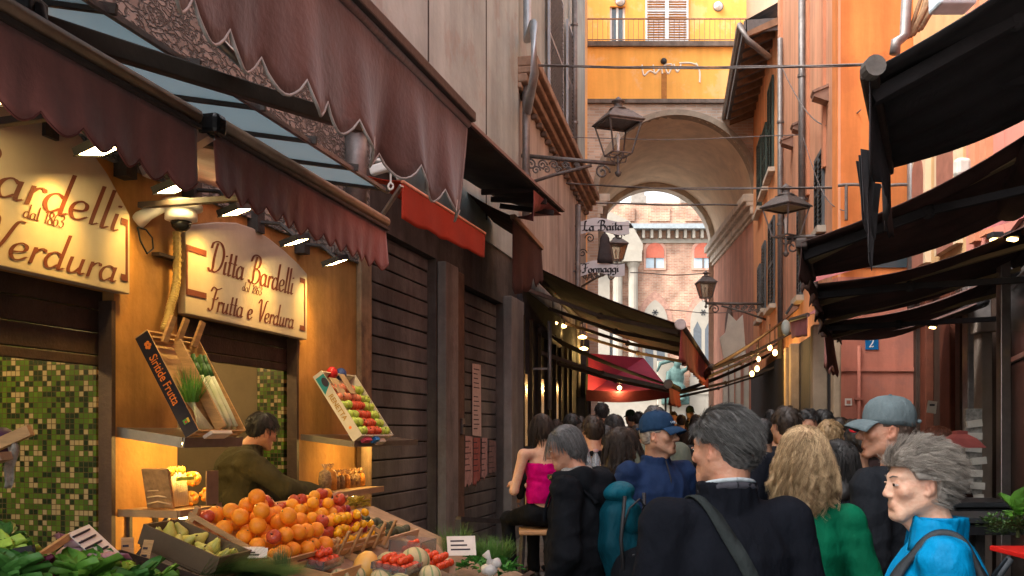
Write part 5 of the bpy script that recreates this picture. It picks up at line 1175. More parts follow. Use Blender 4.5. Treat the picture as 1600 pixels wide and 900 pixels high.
def fruit(kind):
    m = MB(); mats = None; st = None
    if kind == 'orange': m.lathe([(0,-.97),(.3,-.94),(.6,-.78),(.87,-.48),(1,-.02),(.9,.42),(.64,.75),(.34,.93),(.1,.955),(0,.93)], n=18)
    elif kind == 'apple': m.lathe([(0,-.72),(.18,-.82),(.42,-.86),(.72,-.62),(.95,-.2),(1.02,.2),(.93,.55),(.68,.8),(.38,.85),(.15,.74),(0,.6)], n=18)
    elif kind == 'pear': m.lathe([(0,-.8),(.35,-.85),(.75,-.65),(.95,-.2),(.85,.2),(.6,.65),(.42,1.0),(.35,1.3),(.2,1.5),(0,1.52)], n=16)
    elif kind == 'tomato': m.lathe([(0,-.75),(.4,-.78),(.8,-.5),(1,-.05),(.92,.4),(.6,.68),(.25,.68),(0,.58)], n=14)
    elif kind == 'plum': m.lathe([(0,-1),(.4,-.92),(.8,-.5),(.93,0),(.8,.55),(.4,.95),(0,.98)], n=14)
    elif kind == 'avocado': m.lathe([(0,-1),(.5,-.88),(.85,-.4),(.85,.1),(.6,.7),(.35,1.05),(0,1.2)], n=14)
    elif kind == 'melon':
        n = 40; vs = []; pr = [(math.sin(math.pi*i/14), -math.cos(math.pi*i/14)) for i in range(15)]
        for r, z in pr:
            for k in range(n): a = 2*math.pi*k/n; g_ = 1-.05*math.exp(-((k % 5-2)/.7)**2); vs.append((r*math.cos(a)*g_, r*math.sin(a)*g_, z*.95))
        m.add(vs, []); 
        for i in range(14):
            for k in range(n): m.cur = 1 if k % 5 in (2,) else 0; m.f.append((i*n+k, i*n+(k+1)%n, (i+1)*n+(k+1)%n, (i+1)*n+k)); m.mi.append(m.cur)
    return m
PROTO = {}
def place(kind, mat, pos, r, label, cat, group, tilt=None, name=None):
    key = (kind, mat.name)
    if key not in PROTO:
        m = fruit(kind); o = m.build(name or kind, [mat, F_MG] if kind == 'melon' else mat, None, True)
        if kind in ('orange','apple','pear','tomato'): MB().tube([(0,0,{'orange':.92,'apple':.6,'pear':1.48,'tomato':.55}[kind]), (.05,.03,{'orange':.99,'apple':1.0,'pear':1.8,'tomato':.8}[kind])], .09 if kind != 'orange' else .12, 5).build('stem', STEM if kind in ('orange','tomato') else STEMB, o, True)
        PROTO[key] = o
    else: o = dup(PROTO[key])
    o.location = pos; o.scale = (r, r, r); t_ = .9 if tilt is None else tilt
    o.rotation_euler = (rg.uniform(-t_, t_), rg.uniform(-t_, t_), rg.uniform(0, 6.28)); props(o, label, cat, group); return o
rg = random.Random(77)
def frame(o, tilt):
    """local x along the wall, y up the slope towards the wall, z out of the slope"""
    c, s = math.cos(R(tilt)), math.sin(R(tilt)); u = WL.u; n = WL.n
    y = Vector((-n.x*c, -n.y*c, s)); z = Vector((n.x*s, n.y*s, c)); o = Vector(o)
    return Matrix(((u.x,y.x,z.x,o.x),(u.y,y.y,z.y,o.y),(u.z,y.z,z.z,o.z),(0,0,0,1)))
def crate(X, w_, l, h, label, mat=WOOD, posts=True, slat=2, name='crate', side=None):
    t = thing(name, label, 'crate', X.translation); th = .008
    MB(X).box(0, w_, 0, l, 0, th).build('floor', mat, t)
    m = MB(X); 
    for k in range(slat):
        z0 = .012+h/slat*k; z1 = h/slat*(k+1)-.006
        m.box(0, w_, -th, 0, z0, z1); m.box(0, w_, l, l+th, z0, z1)
    m.build('end_slats', mat, t)
    if side is None:
        m = MB(X)
        for k in range(slat): z0 = .012+h/slat*k; z1 = h/slat*(k+1)-.006; m.box(-th, 0, -th, l+th, z0, z1); m.box(w_, w_+th, -th, l+th, z0, z1)
        m.build('side_slats', mat, t)
    else:
        MB(X).box(-th, 0, -th, l+th, .0, h).build('side_panel', side, t); MB(X).box(w_, w_+th, -th, l+th, .0, h).build('side_panel', side, t)
    if posts:
        m = MB(X)
        for x in (.0, w_-.022):
            for y in (.0, l-.022): m.box(x, x+.022, y, y+.022, .008, h+.022)
        m.build('corner_posts', mat, t)
    return t
def tag(pos, w_, h, yaw, label, lean=15, col=PAPER):
    X = Matrix.Translation(pos) @ Matrix.Rotation(R(yaw), 4, 'Z') @ Matrix.Rotation(R(-lean), 4, 'X'); t = thing('price_tag', label, 'price tag', pos)
    MB(X).box(-w_/2, w_/2, -.001, .001, 0, h).build('card', col, t); m = MB(X)
    for k in range(3): m.box(-w_*.38, w_*(.1+.1*((k*7) % 3)), -.0018, -.0012, h*(.75-.22*k)-.005, h*(.75-.22*k)+.004)
    m.build('writing', INK, t); return t
# stall table following the slope of the crates
st = thing('stall_table', 'sloping wooden stall table carrying the fruit crates', 'table', off(WL, 4.3, 1.3, 0))
X0 = frame(off(WL, 3.55, 2.02, .73), 22); u_len = 2.3
MB(X0).box(0, u_len, 0, 1.08, -.05, -.02).build('top', WOODG, st)
m = MB(X0); m.box(0, u_len, -.03, 0, -.09, .02); m.build('front_board', DKWOOD, st)
for a_ in (.05, u_len-.1):
    for y_ in (.08, 1.0): q = X0 @ Vector((a_, y_, -.05)); MB().box(q.x-.03, q.x+.03, q.y-.03, q.y+.03, gz(q.y), q.z).build('leg', DKWOOD, st)
def on(Y, xo, zoff=0, tilt=22):   # point on the sloped table (world)
    k = (2.02-xo)*.968; return off(WL, Y, xo, .73 + k*math.tan(R(22)) + zoff)
def fill(X, w_, l, r, z, kinds, layers=1, jit=.15, dx=2.0):
    nx_ = int(w_/(r*dx)); ny_ = int(l/(r*dx)); n_ = 0
    for L_ in range(layers):
        for i in range(nx_-L_):
            for j in range(ny_-L_):
                mat_k = kinds(i/(max(1, nx_-1)), j/max(1, ny_-1), L_)
                if mat_k is None: continue
                kind, mat, lab, cat, grp, rr = mat_k
                p = X @ Vector(((i+.5+.5*L_)*w_/nx_ + rg.uniform(-jit,jit)*r, (j+.5+.5*L_)*l/ny_ + rg.uniform(-jit,jit)*r, z+rr+L_*r*1.5+rg.uniform(0,.1)*r)); place(kind, mat, p, rr*rg.uniform(.93,1.05), lab, cat, grp); n_ += 1
    return n_
OR_ = ('orange', F_OR, 'orange heaped in the upper left crates of the fruit stall', 'orange', 'oranges heaped on the stall', .038)
MD_ = ('orange', F_MD, 'yellowish mandarin piled with the red apples on the stall', 'mandarin', 'mandarins on the stall', .031)
RA_ = ('apple', F_RD, 'shiny red apple among the mandarins', 'apple', 'red apples among the mandarins', .034)
PL_ = ('plum', F_PL, 'dark red plum at the right of the mandarins', 'plum', 'plums on the stall', .026)
PE_ = ('tomato', F_PE, 'small yellow-orange tomato along the front rail of the crate', 'tomato', 'yellow tomatoes along the rail', .022)
# orange crates: row nearest the wall
X = frame(on(3.98, 1.38, .0), 26); crate(X, .56, .44, .08, 'wooden crate of heaped oranges, left of the mandarins')
fill(X, .55, .43, .04, .03, lambda i, j, L: None if (L == 1 and rg.random() < .22) or (L == 2 and rg.random() < .7) else (OR_ if rg.random() < .93 else RA_), 3, .45)
X = frame(on(4.55, 1.38, .0), 26); crate(X, .58, .42, .08, 'wooden crate of mandarins, red apples and plums with upright corner posts')
fill(X, .57, .41, .032, .03, lambda i, j, L: PE_ if j < .12 else (PL_ if i > .75 else (RA_ if math.sin(i*9+j*7)+rg.uniform(-.5,.5) > .45 else MD_)) if L < 2 or rg.random() < .4 else None, 3, .45)
m_t = thing('crate_posts', 'row of pale wooden stakes along the front of the mandarin crate', 'stakes', X @ Vector((.3,0,.1))); 
for k in range(5): MB(X).box(.02+k*.15, .045+k*.15, -.02, -.009, .0, .15).build('stake', WOOD, m_t, bevel=.002)
# pears crate left
X = frame(on(3.7, 1.30, .0), 20); crate(X, .22, .34, .1, 'dark cardboard crate of green pears left of the oranges', M('brown_card', (.13,.09,.05), .85, .2, 5), False, 1)
fill(X, .22, .34, .036, .02, lambda i, j, L: ('pear', F_PR, 'yellow-green pear in the dark cardboard crate', 'pear', 'pears on the stall', .034), 1)
# avocados in white card crate at the back right
X = frame(on(5.17, 1.4, -.02), 12); crate(X, .45, .36, .07, 'pale cardboard crate with notched edges holding avocados', M('pale_card', (.55,.38,.25), .8, .1, 6), False, 1)
fill(X, .4, .34, .038, .015, lambda i, j, L: ('avocado', F_AV, 'dark avocado in the notched cardboard crate', 'avocado', 'avocados on the stall', .036), 1)
sd_ = thing('carton', 'long cream cardboard carton edge with dark notches sloping down to the right', 'carton', P(630, 850, 5.3))
A_, B_ = P(560, 812, 5.6), P(702, 878, 4.9); m = MB(); d_ = B_-A_; m.add([A_, B_, B_+Vector((0,0,-.06)), A_+Vector((0,0,-.085)), A_+Vector((.03,.02,0)), B_+Vector((.03,.02,0)), B_+Vector((.03,.02,-.06)), A_+Vector((.03,.02,-.085))], [(0,1,2,3),(4,5,6,7),(0,1,5,4),(1,2,6,5),(2,3,7,6),(3,0,4,7)]); m.build('edge_board', M('pale_card'), sd_)
m = MB(); [m.cbox(A_.lerp(B_, q)+Vector((0,-.004,-.02)), (.035,.012,.03)) for q in (.22,.45,.68,.9)]; m.build('notches', BLK, sd_)
# front tier: melons, tomatoes, cherry tomatoes
for k, (px, py, Y_, r, lab) in enumerate(((607,882,4.75,.066,'netted melon, upper left of the group'),(648,878,4.7,.076,'largest netted melon with green grooves, right of the group'),(597,905,4.45,.058,'small pale melon at the bottom edge'),(556,900,4.5,.05,'small striped melon beside the tomato punnet'))):
    place('melon', F_ML, P(px, py, Y_), r, lab, 'melon', 'melons on the stall', .7, 'melon')
q = P(571, 884, 4.55); t = thing('melon_slice', 'cut melon wedge leaning with its orange flesh showing', 'melon slice', q); m = MB(Matrix.Translation(q) @ Matrix.Rotation(R(25), 4, 'Y') @ Matrix.Rotation(R(60), 4, 'Z'))
m.lathe([(0,-.075),(.03,-.065),(.052,-.035),(.058,0),(.052,.035),(.03,.065),(0,.075)], n=20); o = m.build('wedge', fmat('melon_flesh', (.85,.4,.06), (.8,.5,.15)), t, True)
X = frame(P(503, 893, 4.25), 8); crate(X, .2, .14, .05, 'clear punnet of red tomatoes at the bottom, before the melons', M('clear_plastic_box', (.7,.7,.7), .15, trans=.9, bump=0), False, 1, 'punnet'); fill(X, .2, .14, .022, .01, lambda i, j, L: ('tomato', F_TM, 'red tomato in the front punnet', 'tomato', 'tomatoes in the front punnet', .021), 2)
X = frame(P(632, 902, 4.4), 8); crate(X, .2, .16, .05, 'second punnet of red tomatoes right of the melons, at the bottom edge', M('clear_plastic_box'), False, 1, 'punnet'); fill(X, .2, .16, .02, .01, lambda i, j, L: ('tomato', F_TM, 'red tomato in the bottom punnet beneath the melons', 'tomato', 'tomatoes in the second punnet', .02), 2)
X = frame(P(655, 880, 4.9), 4); crate(X, .22, .16, .11, 'tall clear punnet heaped with cherry tomatoes and radishes', M('clear_plastic_box'), False, 1, 'punnet'); fill(X, .21, .15, .019, .01, lambda i, j, L: ('tomato', F_TM, 'cherry tomato in the tall clear punnet', 'cherry tomato', 'cherry tomatoes in the tall punnet', .018), 5)
X = frame(P(690, 895, 4.7), 8); fill(X, .22, .2, .022, .0, lambda i, j, L: ('plum', F_TM, 'red radish at the foot of the basil', 'radish', 'radishes at the bottom edge', .02), 2)
X = frame(P(515, 915, 4.2), 10); crate(X, .5, .3, .06, 'low wooden tray carrying the melons at the bottom edge', WOOD, False, 1, 'tray')
for k, (px, py, Y_, r, lab) in enumerate(((530,905,4.35,.05,'pale melon with one green groove, behind the front punnet'),(672,900,4.55,.055,'melon half hidden under the cherry tomato punnet'),(625,915,4.4,.06,'melon cut off by the bottom edge, below the largest one'))): place('melon', F_ML, P(px, py, Y_), r, lab, 'melon', 'melons on the stall', .7, 'melon')
tag(P(722, 868, 5.0), .15, .11, 10, 'large cream price card behind the cherry tomatoes', 30); tag(P(385, 872, 3.9), .16, .055, 5, 'white paper box label in front of the oranges', 50, M('white_card', (.7,.68,.62), .7)); tag(P(472, 822, 4.9), .07, .06, 20, 'small leaning price card between the oranges and mandarins', 20)
tag(P(497, 806, 5.2), .08, .08, -10, 'grey price card at the top left of the mandarins', 25); tag(P(518, 800, 5.3), .08, .08, 15, 'folded price card at the top of the mandarin crate', 25)
q = P(398, 862, 3.95); t = thing('folded_box', 'open white cardboard box flap in front of the oranges', 'box', q); MB(Matrix.Translation(q) @ Matrix.Rotation(R(-12),4,'Z')).box(-.12,.02,0,.05,-.03,.015).build('box', M('white_card'), t)

# --- leafy things
def blades(mb, c, n, ln, r, droop=.5, w_=.004, spread=1.0, dirv=(0,0,1), rgn=None, seg=4):
    rgn = rgn or rg; dv = Vector(dirv).normalized()
    for i in range(n):
        a = rgn.uniform(0, 6.283); rr = r*math.sqrt(rgn.random()); p = Vector(c)+Vector((rr*math.cos(a), rr*math.sin(a), 0)); d = (dv + Vector((math.cos(a), math.sin(a), 0))*rgn.uniform(0, .7)*spread).normalized(); L_ = ln*rgn.uniform(.6,1.1); pts = [p]
        for k in range(seg): d = (d + Vector((0,0,-droop*.25)) + Vector((rgn.uniform(-.1,.1), rgn.uniform(-.1,.1), 0))).normalized(); pts.append(pts[-1]+d*L_/seg)
        s_ = d.cross(Vector((0,0,1))); s_ = s_.normalized()*w_ if s_.length > .01 else Vector((w_,0,0)); vs = []
        for k, q in enumerate(pts): f = 1-k/(len(pts)-1)*.85; vs += [q-s_*f, q+s_*f]
        mb.add(vs, [(2*k,2*k+1,2*k+3,2*k+2) for k in range(len(pts)-1)])
def leafy(mb, c, n, size, r, up_=.6, cup=.3, wavy=.12, rgn=None, nu=5, nv=4):
    rgn = rgn or rg; n = int(n*(1.7 if nu > 8 else 1)); r = r*(1.5 if nu > 8 else 1)
    for i in range(n):
        a = rgn.uniform(0, 6.283); el = rgn.uniform(.1, 1.3); d = Vector((math.cos(a)*math.cos(el), math.sin(a)*math.cos(el), math.sin(el)*up_)); d.normalize(); p0 = Vector(c)+d*r*rgn.uniform(.2,.8); s_ = size*rgn.uniform(.7,1.2)
        sd_ = d.cross(Vector((0,0,1))).normalized(); nn = sd_.cross(d); ph = rgn.uniform(0, 6)
        def f(u, v): w_ = math.sin(math.pi*min(1, .12+v*.88))**.6; x_ = (u-.5)*s_*.8*w_; return p0 + d*s_*v + sd_*x_ + nn*(cup*s_*((u-.5)*2)**2*.4 - cup*s_*v*v*.6 + wavy*s_*.3*math.sin(u*14+ph)*v)
        mb.sheet(f, nu, nv)
def heap(name, label, cat, c, mat, kind, **k):
    t = thing(name, label, cat, c); m = MB(); (leafy if kind == 'leaf' else blades)(m, c, **k); m.build({'leaf':'leaves'}.get(kind, 'blades'), mat, t, True); return t
heap('dill_bunch', 'dark green feathery dill bunch below the oranges', 'herbs', P(345, 895, 3.75), DILLM, 'b', n=1100, ln=.17, r=.08, w_=.0018, droop=.5, dirv=(.7,.1,.45), spread=.9)
heap('dill_bunch', 'second feathery dill bunch spreading to the right under the white card', 'herbs', P(395, 900, 3.8), DILLM, 'b', n=1100, ln=.18, r=.08, w_=.0018, droop=.5, dirv=(.6,.1,.35), spread=.9)
t = heap('chive_bunch', 'tied bundle of chives standing at the bottom by the tomatoes', 'herbs', P(440, 905, 3.9), M('chive_green', (.12,.17,.06), .6, .3, 30), 'b', n=260, ln=.13, r=.022, w_=.0014, droop=.05, spread=.35)
heap('herb_bunch', 'loose rosemary and thyme sprigs behind the price card', 'herbs', P(765, 872, 5.2), DILLM, 'b', n=900, ln=.12, r=.12, w_=.0016, droop=.35, spread=1.4)
heap('herb_bunch', 'thin herb sprigs at the foot of the grey pillar', 'herbs', P(712, 862, 5.4), DILLM, 'b', n=350, ln=.16, r=.08, w_=.0014, droop=.3, spread=1.2)
t = thing('basil', 'bright green basil heap at the right end of the stall', 'herbs', P(765, 895, 5.0)); m = MB()
for px, py, Y_ in ((725,890,5.0),(745,885,5.0),(765,880,5.1),(785,884,5.1),(800,890,5.1),(740,875,5.1),(755,893,4.9),(790,897,4.9)): leafy(m, P(px, py, Y_), 26, .034, .06, .9, .5, .05)
m.build('leaves', BASILM, t, True)
q = P(765, 890, 4.75); t = thing('plastic_bag', 'small crumpled translucent bag of garlic lying on the basil', 'bag', q); S_ = MB(); S_.ell(q, (.045,.035,.032), 14, 10); S_.ell(q+Vector((.03,.0,.03)), (.03,.025,.028), 12, 8); S_.tube([q+Vector((0,0,.02)), q+Vector((.0,.0,.055)), q+Vector((-.02,.01,.08))], [.02,.012,.022], 8)
o = S_.build('bag', M('bag_plastic', (.7,.68,.64), .3, .1, 10, .6, 30, trans=.3), t, True); md = o.modifiers.new('d', 'DISPLACE'); tx = bpy.data.textures.new('crumple', 'CLOUDS'); tx.noise_scale = .03; md.texture = tx; md.strength = .02
# greens on the left
def lettuce(px, py, Y_, s_, mat, lab, n=26, cat='lettuce', **k):
    q = P(px, py, Y_); t = thing('lettuce', lab, cat, q); m = MB(); leafy(m, q, n, s_, s_*.5, .8, k.get('cup',.5), k.get('wavy',.5), nu=9, nv=6); m.build('leaves', mat, t, True); return t
lettuce(18, 906, 3.1, .07, LEAFL, 'bright frilly lettuce in the bottom left corner', 34); lettuce(20, 918, 2.9, .09, LEAFD, 'dark savoy cabbage at the left bottom edge', 20, 'cabbage', wavy=.2)
lettuce(140, 908, 3.3, .085, LEAFD, 'dark spinach leaves beneath the slanted price card', 24, 'spinach', wavy=.15); lettuce(100, 929, 3.1, .07, LEAFY, 'pale yellow-green lettuce heart at the bottom', 34)
lettuce(172, 916, 3.4, .09, LEAFL, 'fresh celery leaves left of the ochre pillar', 26, 'celery', wavy=.3); lettuce(5, 851, 3.3, .07, LEAFD, 'leaf tips of a dark plant at the left edge', 14, 'greens')
lettuce(60, 923, 3.0, .08, M('purple_leaf', (.15,.03,.06), .5, .4, 12), 'purple-edged chard leaves between the lettuces', 18, 'chard', wavy=.3); lettuce(245, 923, 3.5, .07, LEAF, 'green leaves at the bottom under the wooden boxes', 18, 'greens')
for px, py, Y_, lab in ((158,890,3.2,'red radicchio head with white ribs, at the bottom'),(112,872,3.4,'small red radicchio half hidden behind the pale lettuce')):
    q = P(px, py, Y_); t = thing('radicchio', lab, 'radicchio', q); MB(Matrix.Translation(q) @ Matrix.Rotation(R(50), 4, 'Y') @ Matrix.Rotation(R(20), 4, 'Z')).lathe([(0,-.07),(.03,-.06),(.05,-.02),(.05,.02),(.03,.06),(0,.08)], n=14).build('head', M('radicchio_skin', (.2,.02,.06), .45, .1, 6, .3, 30, col2=(.6,.4,.42), stretch=(1,1,.3)), t, True); m = MB(); leafy(m, q, 8, .07, .03, .8, .8, .2); m.build('outer_leaves', M('radicchio_skin'), t, True)
lettuce(45, 916, 3.15, .065, LEAFL, 'second frilly lettuce beside the corner one', 34); lettuce(85, 911, 3.25, .075, LEAFD, 'dark leaves between the corner lettuces and the radicchio', 22, 'spinach', wavy=.2); lettuce(125, 918, 3.05, .09, LEAF, 'mid green leaves at the bottom under the radicchio', 24, 'greens', wavy=.3)
lettuce(195, 931, 3.3, .06, LEAFL, 'pale green celery tops at the foot of the price slats', 28, 'celery', wavy=.3); lettuce(215, 928, 3.2, .09, LEAFD, 'dark leaves in the bottom row under the tan bag', 22, 'greens', wavy=.2); lettuce(5, 891, 3.2, .09, LEAFL, 'frilly lettuce cut by the left edge', 30)
# counters carrying the greens, black comb crate, price cards
X = frame(off(WL, 2.2, 1.6, .9), 14); crate(X, 1.3, .6, .1, 'long dark crate of leafy greens at the bottom left', DKWOOD, False, 1)
A_, B_ = P(52, 870, 3.1), P(106, 834, 3.35); t = thing('price_tag', 'slanted folded price board above the spinach, orange edge facing us', 'price tag', (A_+B_)/2); C_ = P(155, 880, 3.3)
nz_ = Vector((0,.05,-.0)); MB().add([A_, B_, B_+Vector((.0,.12,.0)), A_+Vector((0,.12,0))], [(0,1,2,3)]).build('edge', WOOD, t, solid=.014)
MB().add([B_, B_+Vector((.02,.12,.02)), C_+Vector((.02,.12,.02)), C_], [(0,1,2,3)]).build('card', PAPER, t, solid=.004)
m = MB(); [m.bar(B_.lerp(C_, .15+.2*k)+Vector((.003,-.002,.004)), B_.lerp(C_, .15+.2*k)+Vector((.02,.09,.022)), .006) for k in range(4)]; m.build('writing', INK, t)
q = P(30, 868, 3.05); t = thing('comb_crate', 'black slotted plastic crate edge in the bottom left greens', 'crate', q); m = MB(); A_, B_ = P(20, 862, 3.1), P(53, 856, 3.1); m.bar(A_, B_, .02)
for k in range(6): a_ = A_.lerp(B_, k/5); m.bar(a_, a_+Vector((0,0,-.05)), .008)
m.bar(A_+Vector((0,0,-.055)), B_+Vector((0,0,-.055)), .02); m.build('rim', BLK, t)
for px, py, Y_, yaw, lab in ((200,880,3.6,25,'thin wooden price slat at the foot of the pillar, left one'),(220,884,3.6,-20,'thin wooden price slat at the foot of the pillar, right one')): tag(P(px, py, Y_)-Vector((0,0,.03)), .045, .13, yaw, lab, 20, WOOD)
q = P(243, 893, 3.6); t = thing('paper_bag', 'small tan paper bag under the price slats', 'bag', q); MB().ell(q, (.045,.04,.04)).build('bag', M('tan_paper', (.45,.26,.1), .6, .2, 10, .6, 30), t, True)

# --- shelves on pillar one
def shelf(px0, px1, py, out, label, mat, lip=.03, tilt=0, th=.018, near=None):
    s0 = WL.s_of(px0, .02); s1 = WL.s_of(px1, out); 
    if s1 < s0: s1 = s0+.3
    z = WL.hit(px0, py, .02)[1]; t = thing('shelf', label, 'shelf', WL.at((s0+s1)/2, z, 0)); X = WL.T @ Matrix.Translation((s0, z, 0)) @ Matrix.Rotation(R(tilt), 4, 'X'); w_ = s1-s0
    MB(X).box(0, w_, -th, 0, .001, out).build('board', mat, t, bevel=.002); m = MB(X); m.box(0, w_, -lip, .004, out+.001, out+.012); m.box(-.006, -.001, -lip, .004, .001, out); m.build('lip', mat, t)
    return t, X, w_
TRAY = M('tray_metal', (.38,.33,.26), .35, .2, 8, .1, 40, metal=.8)
tA_, XA, wA = shelf(188, 378, 668, .40, 'metal tray shelf on the left pillar holding the leek crate', TRAY, .05, 8)
tB_, XB, wB = shelf(190, 342, 797, .36, 'wooden shelf on the left pillar with asparagus', M('shelf_wood', (.3,.19,.1), .6, .2, 6), .035)
m = MB(XB)
for a_ in (.06, wB-.1): m.box(a_, a_+.025, -.32, -.02, .005, .025); m.bar((a_+.012,-.3,.02), (a_+.012,-.03,.26), .018)
m.build('bracket', IRON, tB_)
tC_, XC, wC = shelf(474, 652, 679, .42, 'metal tray shelf on the right pillar under the apple crate', TRAY, .04, 7)
tD_, XD, wD = shelf(468, 598, 768, .36, 'narrow wooden shelf on the right pillar holding bags of dried mushrooms', M('shelf_wood'), .04)
for X_, w_, lab, par in ((XA, wA, 'small warm lamp under the tray with the leek crate', 'a'),(XB, wB, 'small warm lamp under the asparagus shelf', 'b'),(XC, wC, 'small warm lamp over the dried mushroom bags', 'c'),(XD, wD, 'small warm lamp under the mushroom shelf', 'd')):
    for fx in ((.35,.85) if par in 'ac' else (.5,)):
        q = X_ @ Vector((w_*fx, -.05, .26)); t = thing('shelf_lamp', lab + (', nearer one' if fx == .35 else ', farther one' if fx == .85 else ''), 'lamp', q); MB().lathe([(0,-.008),(.02,-.006),(.024,.0),(.022,.02),(0,.02)], q, 12).build('lens', EF, t, True); MB().lathe([(.027,.004),(.027,.024),(0,.025)], q, 12).build('housing', BLK, t); point(t, q+Vector((0,0,-.03)), 1.3, (1,.6,.16), .02)
def tiltcrate(X_, ox, out, w_, l, h, ang):
    """crate standing on a shelf: local x along wall, y up the steep slope, z outwards"""
    o = X_ @ Vector((ox, .006, out)); return frame(o, ang)
# leek crate
X = tiltcrate(XA, .03, .4, .46, .56, .1, 60)
BLKP = M('black_print_card', (.02,.015,.02), .5, .2, 10, .05)
t = crate(X, .46, .6, .085, 'crate of leeks tilted on the left pillar, black side panel with orange lettering', M('crate_wood'), False, 2, side=M('crate_wood'))
MB(X).box(-.011, -.0085, -.005, .6, .0, .085).build('printed_side', BLKP, t)
# text plane: reading down the slope, up = outwards normal of crate; facing -u
o_ = X @ Vector((-.0125, .58, .02)); xd = -(X.to_3x3() @ Vector((0,1,0))); yd = X.to_3x3() @ Vector((0,0,1)); zd = xd.cross(yd)
TX = Matrix(((xd.x,yd.x,zd.x,o_.x),(xd.y,yd.y,zd.y,o_.y),(xd.z,yd.z,zd.z,o_.z),(0,0,0,1)))
ORT = M('orange_print', (.85,.22,.03), .6); font_mesh('lettering', 'Siritide Frutta', .072, TX @ Matrix.Translation((.11,.002,.001)), ORT, t, sx=.74, bold=.0005)
m = MB(TX); [m.lathe([(.01,0),(.008,.001),(0,.0012)], (0,0,0), 8, Matrix.Translation((.05+.014*math.cos(a), .03+.012*math.sin(a), .001))) for a in (0,1.3,2.6,3.9,5.2)]; m.build('blossom_mark', ORT, t)
m = MB(TX); m.box(.5,.525,.01,.035,.001,.002); m.build('badge', M('badge_green', (.1,.3,.05), .6), t); MB(TX).box(.5,.525,.036,.048,.001,.002).build('badge', M('badge_yellow', (.7,.45,.05), .6), t); MB(TX).box(.51,.52,.02,.03,.0021,.003).build('badge', M('red_band', (.6,.02,.03), .6), t)
m = MB(X)
for k, (a_, b_) in enumerate(((.12,.16),(.24,.28),(.4,.44))): m.bar((a_, .55, .07), (b_, .66, .17), .035, .02)
m.box(.2, .215, .0, .55, .06, .12); m.build('loose_slat', WOOD, t)
MB(X).box(.1,.3,-.03,-.012,.03,.09).build('price_card', PAPER, t)
LW = M('leek_white', (.7,.72,.55), .4, .1, 10, .2, 30, stretch=(1,1,1), col2=(.55,.62,.35))
for k in range(7):
    x_ = .25+.028*k; t2 = thing('leek', 'pale leek with cut green top standing in the tilted crate', 'leek', X @ Vector((x_, .04, .06)), 'leeks in the tilted crate'); b_ = rg.uniform(-.01,.01)
    pts = [X @ Vector((x_+.02*q+b_*q, .02+.4*q, .05+.03*(k%2)+.0*q)) for q in (0,.2,.5,.8,1)]; MB().tube(pts[:4], [.013,.016,.017,.018], 9).build('shank', LW, t2, True); m = MB()
    m.tube(pts[3:], [.018,.022], 9); e_ = pts[-1]; ud = (pts[-1]-pts[-2]).normalized()
    for a_ in range(4): m.tube([e_-ud*.03, e_+ud*(.03+.012*a_)+Vector((.012*(a_-1.5),0,.0))], [.016,.011], 6)
    m.build('green_top', M('leek_green', (.06,.16,.04), .5, .4, 10), t2, True)
t2 = thing('spring_onions', 'bunch of spring onions with bright green tops left of the leeks', 'spring onions', X @ Vector((.1,.05,.06))); m = MB(); c_ = X @ Vector((.1,.18,.06)); blades(m, c_, 130, .2, .04, .35, .0035, 1.0, tuple(X.to_3x3() @ Vector((.3,1,.3)))); m.build('green_tops', LEAF, t2, True); m = MB()
for k in range(12): a_ = X @ Vector((.06+.012*k, .02, .05)); m.tube([a_, c_+Vector((rg.uniform(-.02,.02),0,0))], [.008,.006], 6)
m.build('bulbs', LW, t2, True)
# apple crate
X = tiltcrate(XC, .0, .42, .5, .54, .09, 56)
CW = M('cream_card', (.6,.53,.4), .7, .1, 6); t = crate(X, .6, .56, .085, 'cream cardboard crate of assorted apples tilted on the right pillar, gold lettering on its side', CW, False, 1, side=CW)
o_ = X @ Vector((-.0095, .54, .01)); xd = -(X.to_3x3() @ Vector((0,1,0))); yd = X.to_3x3() @ Vector((0,0,1)); zd = xd.cross(yd); TX = Matrix(((xd.x,yd.x,zd.x,o_.x),(xd.y,yd.y,zd.y,o_.y),(xd.z,yd.z,zd.z,o_.z),(0,0,0,1)))
font_mesh('lettering', 'RENETTA', .055, TX @ Matrix.Translation((.16,.015,.001)), M('gold_print', (.4,.22,.03), .5), t, sx=.95, bold=.0008)
m = MB(TX); m.prism([(.0,.0),(.14,.0),(.09,.075),(.0,.075)], .0003, .0008); m.build('teal_corner', M('teal_print', (.03,.25,.25), .6), t); MB(TX).lathe([(.03,0),(.028,.001),(0,.0012)], (0,0,0), 16, Matrix.Translation((.06,.05,.001)) @ Matrix.Diagonal((1.3,.8,1,1))).build('oval_mark', INK, t); MB(TX).lathe([(.012,0),(0,.001)], (0,0,0), 10, Matrix.Translation((.45,.03,.001))).build('sun_mark', ORT, t)
def apk(i, j, L):
    c_ = ('apple', F_GR, 'green apple in the tilted cream crate', 'apple', 'green apples in the tilted crate', .036) if (i > .7 or (i < .3 and j < .7)) else (('apple', F_PK, 'pinkish apple in the tilted cream crate', 'apple', 'pink apples in the tilted crate', .036) if j > .6 else ('apple', F_RD, 'red apple in the tilted cream crate', 'apple', 'red apples in the tilted crate', .036)); return c_
fill(X, .58, .46, .037, .03, apk, 1, .25)
m = MB(X); m.box(.08,.2,-.035,-.01,.02,.06); m.build('front_flap', M('pink_print', (.6,.08,.15), .6), t); MB(X).box(.25,.33,-.04,-.01,.02,.07).build('front_flap', M('blue_print', (.03,.2,.5), .6), t); MB(X).box(.36,.48,-.045,-.01,.0,.05).build('front_flap', CW, t)
